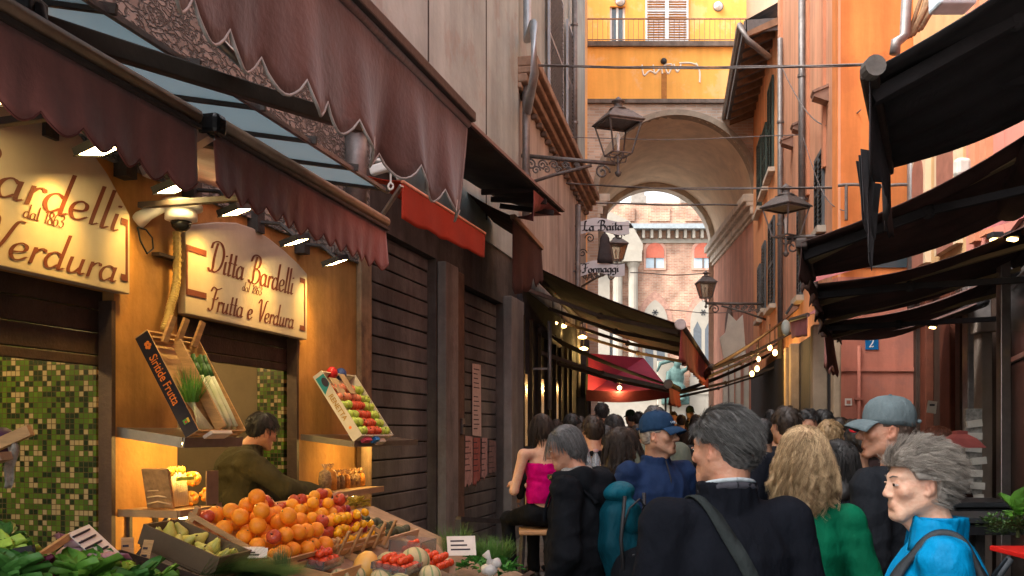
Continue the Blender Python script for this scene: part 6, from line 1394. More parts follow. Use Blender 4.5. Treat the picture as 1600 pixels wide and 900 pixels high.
MB(X).box(.02,.16,.34,.5,.09,.096).build('price_card', M('brown_paper', (.4,.28,.15), .8), t); MB(X).box(.22,.32,.36,.54,.1,.106).build('price_card', M('brown_paper'), t)
for k, (a_, mt, lab) in enumerate(((.2, M('red_bag', (.45,.02,.02), .4, .3, 10), 'red shiny bag at the top of the apple crate'),(.36, M('blue_bag', (.03,.06,.18), .4, .3, 10), 'dark blue bag at the top of the apple crate'))):
    q = X @ Vector((a_, .57, .07)); tt_ = thing('fruit_bag', lab, 'bag', q); MB().ell(q, (.045,.05,.05), 10, 8).build('bag', mt, tt_, True)
# asparagus shelf
q = XB @ Vector((.1, .0, .2)); t = thing('asparagus_bundle', 'thick bundle of white asparagus with yellow tips on the shelf', 'asparagus', XB @ Vector((.22,0,.22))); AW = M('asparagus_white', (.62,.5,.3), .5, .15, 12); AT = M('asparagus_tip', (.6,.45,.06), .5, .2, 20); m = MB(); m2 = MB()
for k in range(26):
    x_ = .15+.017*(k % 9); z_ = .2+.02*(k//9); a_ = XB @ Vector((x_, .01, z_)); b_ = XB @ Vector((x_+rg.uniform(-.003,.003), .185+rg.uniform(-.01,.01), z_-.02)); m.tube([a_, b_], .0085, 7); m2.tube([b_, b_+Vector((0,0,.018)), b_+Vector((0,0,.035))], [.0088,.007,.001], 7)
m.build('stalks', AW, t, True); m2.build('tips', AT, t, True); MB(XB).box(.14,.3,.15,.17,.255,.262).build('band', LEAFL, t)
q = XB @ Vector((.04, 0, .18)); t = thing('wrapped_tray', 'tall cellophane-wrapped tray leaning left of the asparagus', 'package', q); MB(XB).cbox((0,0,0), (.02,.22,.16), Matrix.Translation((.06,.115,.2)) @ Matrix.Rotation(R(14),4,'Z')).build('tray', M('tray_card', (.35,.2,.08), .35, .4, 14, .8, 30), t, bevel=.004)
m = MB(XB); [m.tube([(.05+.003*k,.03+.035*k,.14),(.055,.045+.03*k,.2),(.07,.03+.035*k,.27)], .005, 5) for k in range(6)]; m.build('wrapping', M('gleam_wrap', (.7,.5,.25), .15, .2, 10, spec=.8), t, True)
for k, (dx, dy, dz, lab) in enumerate(((.36,.04,.2,'cellophane bag of golden fruit, lower of two'),(.38,.15,.2,'cellophane bag of golden fruit, stacked on top'),(.42,.06,.28,'white cup of kumquats lying on its side'))):
    q = XB @ Vector((dx, dy, dz)); t = thing('fruit_cup', lab + ', on the asparagus shelf', 'package', q); MB().ell(q, (.05,.045,.045), 12, 8).build('wrap', M('amber_wrap', (.6,.36,.1), .25, .35, 10, .6, 30, spec=.7), t, True); m = MB(); [m.ell(q+Vector((.035*math.cos(a),-.03,.03*math.sin(a))), .014, 8, 6) for a in (0,1,2,3,4,5)]; m.build('kumquats', F_OR, t, True)
for k, (fx, lab) in enumerate(((.38,'brown handwritten label hanging at the left of the asparagus shelf front'),(.92,'brown handwritten label hanging at the right of the shelf front'))):
    q = XB @ Vector((wB*fx, .02, .375)); t = thing('price_tag', lab, 'price tag', q); MB(XB).box(wB*fx-.025, wB*fx+.03, -.13, .02, .376, .38).build('card', M('brown_tag', (.2,.13,.08), .85, .2, 12), t); MB(XB).box(wB*fx-.015, wB*fx+.02, -.03, -.015, .381, .3815).build('writing', INK, t)
q = XB @ Vector((wB-.02, .0, .34)); t = thing('price_tag', 'large brown card standing at the right end of the asparagus shelf', 'price tag', q); MB(XB).box(wB-.1, wB+.02, .01, .2, .34, .345).build('card', M('brown_tag'), t)
# mushroom bags
MUSH = M('dried_mushroom', (.1,.05,.025), .6, .5, 60, 1, 70, col2=(.35,.22,.1)); WRAP = M('cellophane', (.75,.5,.25), .12, .2, 12, .8, 40, trans=.5, spec=.8)
for k in range(8):
    x_ = .05+(wD-.1)*k/7; big = k < 2; q = XD @ Vector((x_, .07, .2)); t = thing('mushroom_bag', ['large cellophane bag of dried mushrooms nearest the pillar','large cellophane bag of dried mushrooms, second from the left'][k] if big else 'small cellophane bag of dried produce tied at the top', 'bag', q, None if big else 'small bags on the mushroom shelf')
    r_ = (.05,.05,.075) if big else (.03,.03,.05); MB(Matrix.Translation(q+Vector((0,0,.01 if big else -.015)))).lathe([(0,-r_[2]),(r_[0]*.9,-r_[2]),(r_[0],0),(r_[0]*.85,r_[2]*.8),(.012,r_[2]*1.1)], n=12).build('bag', MUSH if k % 3 != 1 else M('dried_apricot', (.5,.2,.03), .5, .4, 30, 1, 60), t, True)
    m = MB(); z_ = r_[2]*1.1+(.01 if big else -.015)
    for a_ in range(7): a = a_*.9; m.add([q+Vector((0,0,z_-.005)), q+Vector((.03*math.cos(a),.02*math.sin(a),z_+.045)), q+Vector((.03*math.cos(a+.7),.02*math.sin(a+.7),z_+.035))], [(0,1,2)])
    m.build('ruffle', WRAP, t)
q = P(560, 790, 5.9); t = thing('hanging_bunch', 'bright yellow-lit bunch of dried peppers under the mushroom shelf', 'dried bunch', q); m = MB(); leafy(m, q, 40, .045, .05, .6, .5, .3); m.build('bunch', M('dried_yellow', (.45,.32,.05), .5, .4, 20), t, True)
for k, (px, py, lab) in enumerate(((505,795,'light wooden slat crate edge below the mushroom shelf, left one'),(533,797,'light wooden slat crate edge below the mushroom shelf, right one'))):
    A_, B_ = P(px, py, 5.6), P(px+32, py+40, 5.2); t = thing('wooden_batten', lab, 'batten', A_); MB().bar(A_, B_, .03, .02).build('slat', WOOD, t)
# left edge pieces: purple cabbage shelf, burlap
q = P(2, 690, 3.6); t = thing('cabbage', 'dark purple cabbage on the crate at the left edge', 'cabbage', q); MB().ell(q, (.055,.055,.055), 14, 10).build('head', M('purple_cabbage', (.06,.02,.06), .5, .3, 8, .3), t, True)
q = P(0, 690, 3.45); t = thing('crate', 'end of a pale wooden crate poking in at the left edge', 'crate', q); MB().bar(P(-60,720,3.5), P(48,672,3.5), .035, .04).build('rail', WOOD, t); MB().bar(P(-60,735,3.4), P(10,712,3.4), .08, .03).build('board', WOODG, t)
t = thing('burlap', 'hanging strip of grey net sacking at the left edge', 'sack', P(18,700,3.5)); A_ = P(8, 690, 3.5); MB().sheet(lambda u, v: A_+Vector((.045*u*(1-.4*v)+.006*math.sin(v*9), .015*math.sin(u*6+v*5), -.17*v)), 6, 10).build('cloth', M('net_sack', (.3,.27,.22), .9, .4, 40, 1, 60), t, True, solid=.002)
# --- right edge: planter, tables, menu board, parasol
q = P(1575, 800, 3.9); t = thing('planter_tray', 'bright red plastic planter tray at the right edge', 'planter', P(1590, 865, 3.6)); A_ = P(1578, 860, 3.7)
m = MB(); m.box(A_.x, A_.x+.5, A_.y-.12, A_.y+.16, A_.z-.02, A_.z); 
for k in range(8): m.box(A_.x+.01+k*.06, A_.x+.03+k*.06, A_.y-.12, A_.y-.1, A_.z-.12, A_.z-.021)
m.box(A_.x, A_.x+.5, A_.y-.125, A_.y-.1, A_.z-.15, A_.z-.121); m.build('tray', M('red_plastic', (.65,.02,.015), .35, .1, 5), t, bevel=.004)
MB().box(A_.x+.02, A_.x+.48, A_.y-.09, A_.y+.13, gz(3.7), A_.z-.151).build('stand', BLACKM, t, bevel=.01)
t = thing('shrub', 'low clipped green shrub in the red tray at the right edge', 'plant', P(1580, 830, 3.8)); m = MB()
for k in range(9): leafy(m, P(1548+k*7, 825+(k%3)*6, 3.9+.06*(k % 3)), 60, .016, .075, .8, .3, .1, nu=2, nv=2)
m.build('leaves', M('small_leaf', (.04,.09,.02), .5, .5, 20), t, True)
t = thing('broadleaf_plant', 'glossy broad-leaved plant above the shrub at the right edge', 'plant', P(1588, 810, 4.0)); m = MB(); leafy(m, P(1592, 808, 4.0), 16, .085, .05, 1.2, .4, .05); m.build('leaves', LEAF, t, True); MB().tube([P(1592,808,4.0), P(1590,840,4.0)], .008, 5).build('stem', STEM, t)
for k, (px, py, Y_, lab) in enumerate(((1520,785,5.6,'upper dark square table top behind the blue raincoat'),(1528,808,5.0,'lower dark square table top behind the blue raincoat'))):
    q = P(px, py, Y_); t = thing('cafe_table', lab, 'table', q); MB().cbox(q, (.42,.4,.03)).build('top', M('dark_table', (.03,.032,.035), .35, .2, 6), t, bevel=.005); MB().cbox(q-Vector((0,0,.05)), (.34,.34,.05)).build('apron', BLK, t); MB().bar(q-Vector((0,0,.07)), (q.x, q.y, gz(Y_)+.02), .05).build('pedestal', IRON, t); MB().box(q.x-.18, q.x+.18, q.y-.18, q.y+.18, gz(Y_), gz(Y_)+.02).build('foot', IRON, t)
q = P(1520, 700, 7.0); t = thing('menu_stand', 'pale menu stand with stacked leaflets by the stone pillar', 'menu stand', (q.x, q.y, gz(7))); MB().box(q.x-.06, q.x+.06, q.y-.02, q.y+.02, gz(7)+.5, 1.75).build('panel', M('menu_grey', (.3,.28,.25), .5, .5, 30), t, bevel=.004); m = MB()
for k in range(7): m.cbox((q.x+rg.uniform(-.01,.03), q.y-.03, 1.1+.09*k), (.11,.02,.05), Matrix.Rotation(R(rg.uniform(-12,12)),3,'Y').to_4x4())
m.build('leaflets', PAPER, t); MB().bar((q.x, q.y, gz(7)+.02), (q.x, q.y, gz(7)+.5), .04).build('post', IRON, t); MB().box(q.x-.15, q.x+.15, q.y-.12, q.y+.12, gz(7), gz(7)+.02).build('foot', IRON, t)
q = P(1500, 690, 6.4); t = thing('red_canopy_lamp', 'small dusty red cloth shade behind the grey haired woman', 'shade', q); MB().lathe([(.17,-.04),(.11,.02),(.05,.05),(.05,.07),(0,.075)], q, 4, ph=.5).build('shade', M('dusty_red', (.3,.07,.06), .8), t); MB().bar(q-Vector((0,0,.03)), (q.x, q.y, gz(6.4)), .025).build('pole', IRON, t)
q = P(1456, 636, 9.5); t = thing('door_notice', 'small white notice on the dark doors', 'notice', q); MB().cbox(q, (.09,.01,.12), Matrix.Rotation(R(8),4,'Y')).build('sheet', PAPER, t); MB().cbox(q+Vector((0,-.007,.02)), (.05,.002,.02)).build('print', INK, t)
# bottles and glasses on the high table in the middle
for k, (px, lab) in enumerate(((918,'left clear bottle on the bar table behind the grey bob'),(931,'right clear bottle on the bar table'))):
    q = P(px, 722, 5.6); t = thing('bottle', lab, 'bottle', q); MB().lathe([(0,-.1),(.03,-.1),(.032,-.02),(.025,.02),(.012,.05),(.012,.06)], q, 14).build('glass', M('clear_plastic', (.6,.62,.65), .1, .1, 4, 0, trans=.7), t, True); MB().lathe([(.015,.06),(.015,.075),(0,.077)], q, 12).build('cap', M('pinkish_cap', (.5,.3,.3), .5), t)
q = P(925, 742, 5.6); t = thing('bar_table', 'small dark high bar table under the two clear bottles', 'table', (q.x, q.y, gz(5.6))); z_ = q.z; MB().lathe([(.25,z_-.03),(.26,z_-.02),(.26,z_),(0,z_)], (q.x, q.y, 0), 28).build('top', BLACKM, t); MB().lathe([(.03,gz(5.6)),(.03,z_-.03)], (q.x, q.y, 0), 12).build('post', IRON, t); MB().lathe([(.2,gz(5.6)),(.2,gz(5.6)+.02),(0,gz(5.6)+.03)], (q.x, q.y, 0), 20).build('foot', IRON, t)
# ------------------------------------------------------------------ people
def sd_caps(X, Y, Z, a, b, ra, rb):
    ax, ay, az = a; dx, dy, dz = b[0]-ax, b[1]-ay, b[2]-az; L2 = dx*dx+dy*dy+dz*dz + 1e-12
    t = np.clip(((X-ax)*dx + (Y-ay)*dy + (Z-az)*dz)/L2, 0, 1)
    return np.sqrt((X-ax-t*dx)**2 + (Y-ay-t*dy)**2 + (Z-az-t*dz)**2) - (ra + (rb-ra)*t)
def sd_ell(X, Y, Z, c, r, Rm=None):
    x, y, z = X-c[0], Y-c[1], Z-c[2]
    if Rm is not None: x, y, z = (Rm[0][0]*x+Rm[1][0]*y+Rm[2][0]*z, Rm[0][1]*x+Rm[1][1]*y+Rm[2][1]*z, Rm[0][2]*x+Rm[1][2]*y+Rm[2][2]*z)
    k0 = np.sqrt((x/r[0])**2+(y/r[1])**2+(z/r[2])**2); k1 = np.sqrt((x/r[0]**2)**2+(y/r[1]**2)**2+(z/r[2]**2)**2)
    return k0*(k0-1)/np.maximum(k1, 1e-9)
class SDF:
    def __init__(s): s.p = []
    def cap(s, a, b, ra, rb=None, k=.02, sub=False): s.p.append(('c', tuple(a), tuple(b), ra, ra if rb is None else rb, k, sub)); return s
    def ell(s, c, r, k=.02, Rm=None, sub=False): s.p.append(('e', tuple(c), tuple(r), Rm, None, k, sub)); return s
    def chain(s, pts, rs, k=.02):
        for i in range(len(pts)-1): s.cap(pts[i], pts[i+1], rs[i], rs[i+1], k)
        return s
    def mesh(s, xs, ys, zs, cuts=(), noise=None):
        D = np.full((len(xs), len(ys), len(zs)), .5, 'f')
        for t, a, b, c, d, k, sub in s.p:
            if t == 'c': m = max(c, d); lo = [min(a[i], b[i])-m-k-.02 for i in range(3)]; hi = [max(a[i], b[i])+m+k+.02 for i in range(3)]
            else: m = max(b)+k+.02; lo = [q-m for q in a]; hi = [q+m for q in a]
            i0, i1 = np.searchsorted(xs, (lo[0], hi[0])); j0, j1 = np.searchsorted(ys, (lo[1], hi[1])); k0, k1 = np.searchsorted(zs, (lo[2], hi[2]))
            if i1 <= i0 or j1 <= j0 or k1 <= k0: continue
            X = xs[i0:i1, None, None]; Y = ys[None, j0:j1, None]; Z = zs[None, None, k0:k1]
            f = sd_caps(X, Y, Z, a, b, c, d) if t == 'c' else sd_ell(X, Y, Z, a, b, c)
            S = D[i0:i1, j0:j1, k0:k1]
            if sub: h = np.maximum(k - np.abs(S + f), 0)/k; D[i0:i1, j0:j1, k0:k1] = np.maximum(S, -f) + h*h*k*.25
            else: h = np.maximum(k - np.abs(S - f), 0)/k; D[i0:i1, j0:j1, k0:k1] = np.minimum(S, f) - h*h*k*.25
        X = xs[:, None, None]; Y = ys[None, :, None]; Z = zs[None, None, :]
        if noise: D = D + noise(X, Y, Z)
        for cfn in cuts: D = np.maximum(D, cfn(X, Y, Z))
        D[0] = .5; D[-1] = .5; D[:, 0] = .5; D[:, -1] = .5; D[:, :, 0] = .5; D[:, :, -1] = .5
        return nets(D, xs, ys, zs)
def nets(D, xs, ys, zs):
    S = D < 0; nx, ny, nz = D.shape
    c = S[:-1,:-1,:-1].astype(np.int8)
    cnt = sum(S[i:nx-1+i, j:ny-1+j, k:nz-1+k].astype(np.int8) for i in (0,1) for j in (0,1) for k in (0,1))
    I, J, K = np.nonzero((cnt > 0) & (cnt < 8)); n = len(I)
    idx = -np.ones(cnt.shape, np.int64); idx[I, J, K] = np.arange(n)
    acc = np.zeros((n, 3)); w = np.zeros(n); cs = [(i,j,k) for i in (0,1) for j in (0,1) for k in (0,1)]
    for a in cs:
        for ax in range(3):
            if a[ax]: continue
            b = list(a); b[ax] = 1
            da = D[I+a[0], J+a[1], K+a[2]]; db = D[I+b[0], J+b[1], K+b[2]]; m = (da < 0) != (db < 0)
            t = np.where(m, da/np.where(m, da-db, 1), 0)
            pa = np.stack([xs[I+a[0]], ys[J+a[1]], zs[K+a[2]]], 1); pb = np.stack([xs[I+b[0]], ys[J+b[1]], zs[K+b[2]]], 1)
            acc += np.where(m[:, None], pa + (pb-pa)*t[:, None], 0); w += m
    V = acc/np.maximum(w, 1)[:, None]; Fs = []
    for ax in range(3):
        sl = [slice(None)]*3; s2 = [slice(None)]*3; sl[ax] = slice(0, -1); s2[ax] = slice(1, None)
        ch = S[tuple(sl)] != S[tuple(s2)]; i, j, k = np.nonzero(ch); g = np.stack([i, j, k], 1)
        o1, o2 = [(1,2),(2,0),(0,1)][ax]; ok = (g[:, o1] > 0) & (g[:, o2] > 0); g = g[ok]
        ins = S[g[:, 0], g[:, 1], g[:, 2]]
        def q(d1, d2): h = g.copy(); h[:, o1] -= d1; h[:, o2] -= d2; return idx[h[:, 0], h[:, 1], h[:, 2]]
        f = np.stack([q(1,1), q(0,1), q(0,0), q(1,0)], 1); f[~ins] = f[~ins][:, ::-1]; Fs.append(f)
    return V, np.concatenate(Fs)
def mesh_np(name, V, Fc, mat, parent, M4=None, attrs=None, k=4):
    me = bpy.data.meshes.new(name)
    if M4 is not None: A = np.array(M4); V = V @ A[:3, :3].T + A[:3, 3]
    off_ = np.array(worldloc(parent)) if parent is not None else 0; V = V - off_
    me.vertices.add(len(V)); me.vertices.foreach_set('co', V.astype('f').ravel())
    me.loops.add(Fc.size); me.loops.foreach_set('vertex_index', Fc.astype('i').ravel())
    me.polygons.add(len(Fc)); me.polygons.foreach_set('loop_start', np.arange(0, Fc.size, k, dtype='i')); me.polygons.foreach_set('use_smooth', np.ones(len(Fc), bool))
    me.update(calc_edges=True)
    if attrs:
        for n_, v_ in attrs.items(): at = me.attributes.new(n_, 'FLOAT', 'POINT'); at.data.foreach_set('value', v_.astype('f'))
    me.validate(); me.materials.append(mat); o = bpy.data.objects.new(name, me); COL.objects.link(o)
    if parent is not None: o.parent = parent
    return o
def axis(lo, hi, fl, fh, fine, coarse):
    """1D grid, fine between fl and fh"""
    a = [np.arange(lo, fl, coarse), np.arange(fl, fh, fine), np.arange(fh, hi+coarse, coarse)]; return np.unique(np.concatenate(a).round(5))
SKINS = {}
def skin(name, col, red=(.5,.16,.1), rough=.5):
    if name in MC: return MC[name]
    m = M(name, tuple(c*.92 for c in col), rough, .08, 30, .6, 55, spec=.3, attr='flush', col2=red, bdist=.006, patch=.35, pcol=tuple(c*f for c, f in zip(col, (.85,.62,.55))), pscale=28, pth=.5)
    b = m.node_tree.nodes['Principled BSDF']; b.inputs['Subsurface Weight'].default_value = .12; b.inputs['Subsurface Radius'].default_value = (.01,.004,.002); return m
SK_A = skin('skin_tan', (.5,.27,.17)); SK_B = skin('skin_fair', (.6,.37,.26)); SK_C = skin('skin_ruddy', (.48,.24,.15)); SK_D = skin('skin_olive', (.38,.21,.13))
EYEW = M('eye_white', (.6,.55,.5), .25, .03, 5, 0); IRIS = M('iris', (.04,.03,.02), .15, .2, 50, 0)
def hairmat(name, c1, c2, rough=.55):
    if name in MC: return MC[name]
    return M(name, c1, rough, .1, 40, .0, attr='rnd', col2=c2, spec=.45)
H_GREY = hairmat('hair_dark_grey', (.012,.011,.01), (.2,.195,.185)); H_SILV = hairmat('hair_silver', (.1,.08,.065), (.55,.5,.43)); H_BLOND = hairmat('hair_blond', (.14,.065,.02), (.95,.7,.4))
H_BLK = hairmat('hair_black', (.008,.007,.007), (.03,.025,.022)); H_BRN = hairmat('hair_brown', (.014,.008,.005), (.06,.035,.02)); H_SALT = hairmat('hair_salt_pepper', (.012,.011,.01), (.2,.195,.19)); H_LBL = hairmat('hair_light', (.22,.13,.06), (.5,.34,.17)); H_AUB = hairmat('hair_auburn', (.07,.018,.008), (.2,.06,.025))
H_CAPM = M('cap_fuzz', (.05,.045,.04), .8)
def fabric(name, col, **k):
    kw = dict(rough=.9, var=.28, scale=7, bump=.75, bscale=11, sheen=0, spec=.08, bdist=.035, stretch=(1,1,.6)); kw.update(k); return M(name, col, kw.pop('rough'), kw.pop('var'), kw.pop('scale'), kw.pop('bump'), kw.pop('bscale'), **kw)
def rotm(yaw, pitch=0, roll=0): return Matrix.Rotation(yaw, 3, 'Z') @ Matrix.Rotation(pitch, 3, 'X') @ Matrix.Rotation(roll, 3, 'Y')
class Head:
    """head frame: centre c, rotation; face looks along local +y"""
    def __init__(s, c, yaw=0, pitch=0, roll=0, k=1.0): s.c = Vector(c); s.R = rotm(R(yaw), R(pitch), R(roll)); s.k = k
    def w(s, x, y, z): return s.c + s.R @ (Vector((x, y, z))*s.k)
    def Rm(s): return [list(r) for r in s.R]
def head_sdf(S, h, old=0, male=1, nose=1.0):
    Rm = h.Rm(); k = h.k; W = h.w
    S.ell(W(0,-.016,.03), (.076*k,.098*k,.088*k), .02, Rm); S.ell(W(0,.028,-.03), (.06*k,.062*k,.082*k), .03, Rm); S.ell(W(0,-.0,-.03), (.068*k,.07*k,.07*k), .02, Rm)
    for q in (-1, 1):
        S.cap(W(q*.054,.0,-.055), W(q*.024,.07,-.1), .021*k, .016*k, .02); S.ell(W(q*.043,.062,-.022), (.024*k,.02*k,.02*k), .018, Rm)
    S.cap(W(-.01,.077,-.104), W(.01,.077,-.104), .016*k, .016*k, .016)
    S.cap(W(-.042,.07,.026), W(-.012,.084,.023), .0105*k, .011*k, .012); S.cap(W(.042,.07,.026), W(.012,.084,.023), .0105*k, .011*k, .012)
    for q in (-1, 1): S.ell(W(q*.031,.104,.002), (.017*k,.02*k,.0135*k), .012, Rm, True)
    for q in (-1, 1): S.ell(W(q*.031,.074,.002), (.0155*k,.0145*k,.0125*k), .006, Rm)
    S.cap(W(0,.086,.014), W(0,.108*nose**.3,-.03), .0085*k, .0115*k*nose, .01)
    for q in (-1, 1): S.ell(W(q*.0125,.098,-.036), (.0085*k*nose,.011*k,.008*k), .006, Rm)
    S.ell(W(0,.07,-.064), (.032*k,.026*k,.026*k), .012, Rm)
    S.cap(W(-.019,.088,-.0645), W(.019,.088,-.0645), .0055*k, .0055*k, .006); S.cap(W(-.016,.089,-.0745), W(.016,.089,-.0745), .0062*k, .0062*k, .006)
    S.cap(W(-.024,.098,-.0695), W(.024,.098,-.0695), .0035*k, .0035*k, .004, True)
    S.cap(W(-.014,.093,-.087), W(.014,.093,-.087), .005*k, .005*k, .008, True)
    if old:
        for q in (-1, 1): S.cap(W(q*.026,.096,-.03), W(q*.037,.082,-.066), .004, .004, .007, True); S.cap(W(q*.028,.078,-.085), W(q*.03,.066,-.108), .009, .007, .01); S.cap(W(q*.02,.0935,-.014), W(q*.045,.082,-.012), .003, .003, .005, True)
        S.cap(W(0,.045,-.112), W(0,.0,-.15), .018, .03, .025)
        for z in (.046,.056,.066): S.cap(W(-.03,.0885-(z-.04)*.35,z), W(.03,.0885-(z-.04)*.35,z), .0022, .0022, .004, True)
    for q in (-1, 1):
        Re = [list(r) for r in (h.R @ Matrix.Rotation(q*R(-22), 3, 'Z') @ Matrix.Rotation(R(-10), 3, 'X'))]
        S.ell(W(q*.077,-.012,-.008), (.009*k,.019*k,.031*k), .006, Re); S.ell(W(q*.086,-.006,-.002), (.008*k,.0105*k,.018*k), .005, Re, True); S.cap(W(q*.078,.004,-.032), W(q*.078,.002,-.036), .008*k, .008*k, .004)
    nb = .053 if male else .046
    return nb
DEF = dict(pel=(0,0,.95), chest=(0,-.01,1.28), nb=(0,-.035,1.48), hc=(0,.012,1.633), sL=(-.182,-.02,1.42), sR=(.182,-.02,1.42), eL=(-.245,-.05,1.13), eR=(.245,-.05,1.13), wL=(-.23,.07,.9), wR=(.23,.07,.9),
           hL=(-.09,0,.92), hR=(.09,0,.92), kL=(-.1,.02,.5), kR=(.1,.02,.5), aL=(-.11,-.03,.09), aR=(.11,-.03,.09))
def hand_sdf(S, w, e, q, curl=.9, k=.006):
    """palm and five fingers continuing the forearm e->w; q = +1 right, -1 left"""
    w = Vector(w); d = (w-Vector(e)).normalized(); side = d.cross(Vector((0,1,0))); 
    if side.length < .2: side = Vector((1,0,0))
    side.normalize(); n = side.cross(d)          # n: palm normal
    side, n = n, side                            # palm faces the thigh, thumb forwards
    if side.y < 0: side = -side
    n = n * (1 if n.x*q < 0 else -1)             # towards the body
    P0 = w + d*.02; S.cap(w-d*.02, P0+d*.02, .023, .024, .015)
    for i, (o, l, r) in enumerate(((-.028,.062,.0078),(-.0095,.073,.0085),(.0095,.078,.009),(.028,.07,.0088))):
        b = P0 + d*.075 + side*o; S.cap(P0+side*o*.6+d*.01, b, .0135, .0115, .012)
        a = .25*curl; p1 = b + (d*math.cos(a)+n*math.sin(a))*l*.45; a += .75*curl; p2 = p1 + (d*math.cos(a)+n*math.sin(a))*l*.32; a += .55*curl; p3 = p2 + (d*math.cos(a)+n*math.sin(a))*l*.25
        S.chain([b, p1, p2, p3], [r+.001, r, r*.93, r*.8], .003)
    b = P0+side*.026+d*.012; t1 = b+side*.022+d*.03+n*.012; t2 = t1+d*.03+side*.004+n*.01; S.chain([b, t1, t2], [.014,.011,.0085], .008)
def person(label, x, Y, H, yaw, head_yaw=0, pitch=0, roll=0, skin_=None, male=1, old=0, nose=1.0, pose=None, top=None, legs=None, res=.0065, shape=1.0, hair=None, cap=None, group=None,
           collar=0, neck_cut=1.445, hem=.86, sleeves=True, detail=True, hk=1.0, sink=0, arms=True, wr=.006, name='person', tone=1.0, seat=False, ears=True):
    """everything is modelled in body space (H=1.75, facing +y) then scaled and turned"""
    J = dict(DEF); J.update(pose or {}); J = {k: Vector(v) for k, v in J.items() if not k.startswith('show')}
    root = thing(name, label, 'person', (x, Y, gz(Y) + sink), group); s_ = H/1.75
    M4 = Matrix.Translation(root.location) @ Matrix.Rotation(R(yaw), 4, 'Z') @ Matrix.Scale(s_, 4)
    hk *= .92; J['hc'] = J['hc'] + Vector((0,0,.008)); h = Head(J['hc'], head_yaw, pitch, roll, hk)
    S = SDF(); nb = head_sdf(S, h, old, male, nose)
    S.cap(h.w(0,-.03,-.05), J['nb']+Vector((0,0,.0)), nb, nb*1.08, .03); S.cap(J['nb'], J['nb']+Vector((0,-.0,-.08)), nb*1.0, .058, .03)
    g_ = shape
    S.ell(J['chest']+Vector((0,0,.02)), (.15*g_,.095,.17), .05); S.cap(J['chest'], J['pel'], .105*g_, .12*g_, .05)
    for q, sd_ in (('L',-1),('R',1)):
        S.cap(J['nb']+Vector((sd_*.045,0,-.045)), J['s'+q], .036, .045, .035)
        S.chain([J['s'+q], J['e'+q], J['w'+q]], [.046,.036,.025], .02)
        if arms: hand_sdf(S, J['w'+q], J['e'+q], sd_)
        S.chain([J['h'+q], J['k'+q], J['a'+q]], [.08,.05,.035], .03); S.cap(J['a'+q]+Vector((0,-.02,-.03)), J['a'+q]+Vector((0,.15,-.055)), .035, .028, .02)
    ext = [v for v in J.values()]; lo = [min(v[i] for v in ext) for i in range(3)]; hi = [max(v[i] for v in ext) for i in range(3)]
    hc = J['hc']; rf = .0052 if detail else .013; rc = .013 if detail else .026
    xs = axis(lo[0]-.2, hi[0]+.2, hc.x-.12, hc.x+.12, rf, rc); ys = axis(lo[1]-.2, hi[1]+.22, hc.y-.14, hc.y+.16, rf, rc); zs = axis(-.02, hi[2]+.16, hc.z-.16, hc.z+.14, rf, rc)
    if detail and arms:
        for q in 'LR':
            w_ = J['w'+q]
            if w_.z > .6 and pose and pose.get('show'+q):
                xs = np.unique(np.concatenate([xs, np.arange(w_.x-.08, w_.x+.08, .005)]).round(4)); ys = np.unique(np.concatenate([ys, np.arange(w_.y-.08, w_.y+.1, .005)]).round(4)); zs = np.unique(np.concatenate([zs, np.arange(w_.z-.22, w_.z+.03, .005)]).round(4))
    V, Fc = S.mesh(xs, ys, zs)
    # flush: lips, nose tip, cheeks, ears
    L = (V - np.array(h.c)) @ np.array(h.R) / h.k; fl = np.zeros(len(V))
    for c, r, a in (((0,.094,-.0695),(.024,.012,.0085),.55),((0,.115,-.03),(.02,.02,.016),.18),((.045,.075,-.025),(.028,.03,.022),.3),((-.045,.075,-.025),(.028,.03,.022),.3),((.082,0,0),(.015,.03,.04),.4),((-.082,0,0),(.015,.03,.04),.4),((.031,.09,-.012),(.015,.02,.006),.25),((-.031,.09,-.012),(.015,.02,.006),.25)):
        dd = (((L-np.array(c))/np.array(r))**2).sum(1); fl = np.maximum(fl, a*np.exp(-dd*1.2))
    mesh_np('body', V, Fc, skin_ or SK_A, root, M4, {'flush': fl})
    WS = lambda p: M4 @ Vector(p)
    if old and detail:
        pass
    if detail:
        for q in (-1, 1):
            e_ = MB(); X = M4 @ Matrix.Translation(h.w(q*.031,.0785,.0)) @ h.R.to_4x4()
            e_.ell((0,0,0), (.0125,.0125,.0042), 16, 8, X); eo = e_.build('eye', EYEW, root, True)
            i_ = MB(); i_.ell((0,0,0), (.0066,.0036,.0044), 12, 6, X @ Matrix.Translation((q*-.001,.0108,.0))); i_.build('iris', IRIS, eo, True)
            l_ = MB(); l_.tube([X @ Vector((.0145*math.sin(a)*1.0, .0128*math.cos(a*.75), .0062*math.cos(a)+.0003)) for a in [(-1.35+2.7*i/8) for i in range(9)]], [.0008+.001*math.sin(math.pi*i/8) for i in range(9)], 5); l_.build('eyelid', skin_ or SK_A, eo, True)
    # clothing
    fold = lambda amp, f1=1.0: (lambda X, Y_, Z: amp*(.5*np.sin(11*f1*Z+9*X+x*3)+1.1*np.abs(np.sin(9*f1*Z+13*X+1.5*np.sin(8*X+5*Y_)+x*2))**.7*1.2-.6+.8*np.abs(np.sin(17*Z-21*X+12*Y_+2.2*np.sin(7*Z+9*X)))**.6-.5+.35*np.sin(45*Z+33*X-20*Y_+3*np.sin(20*Z-10*X))))
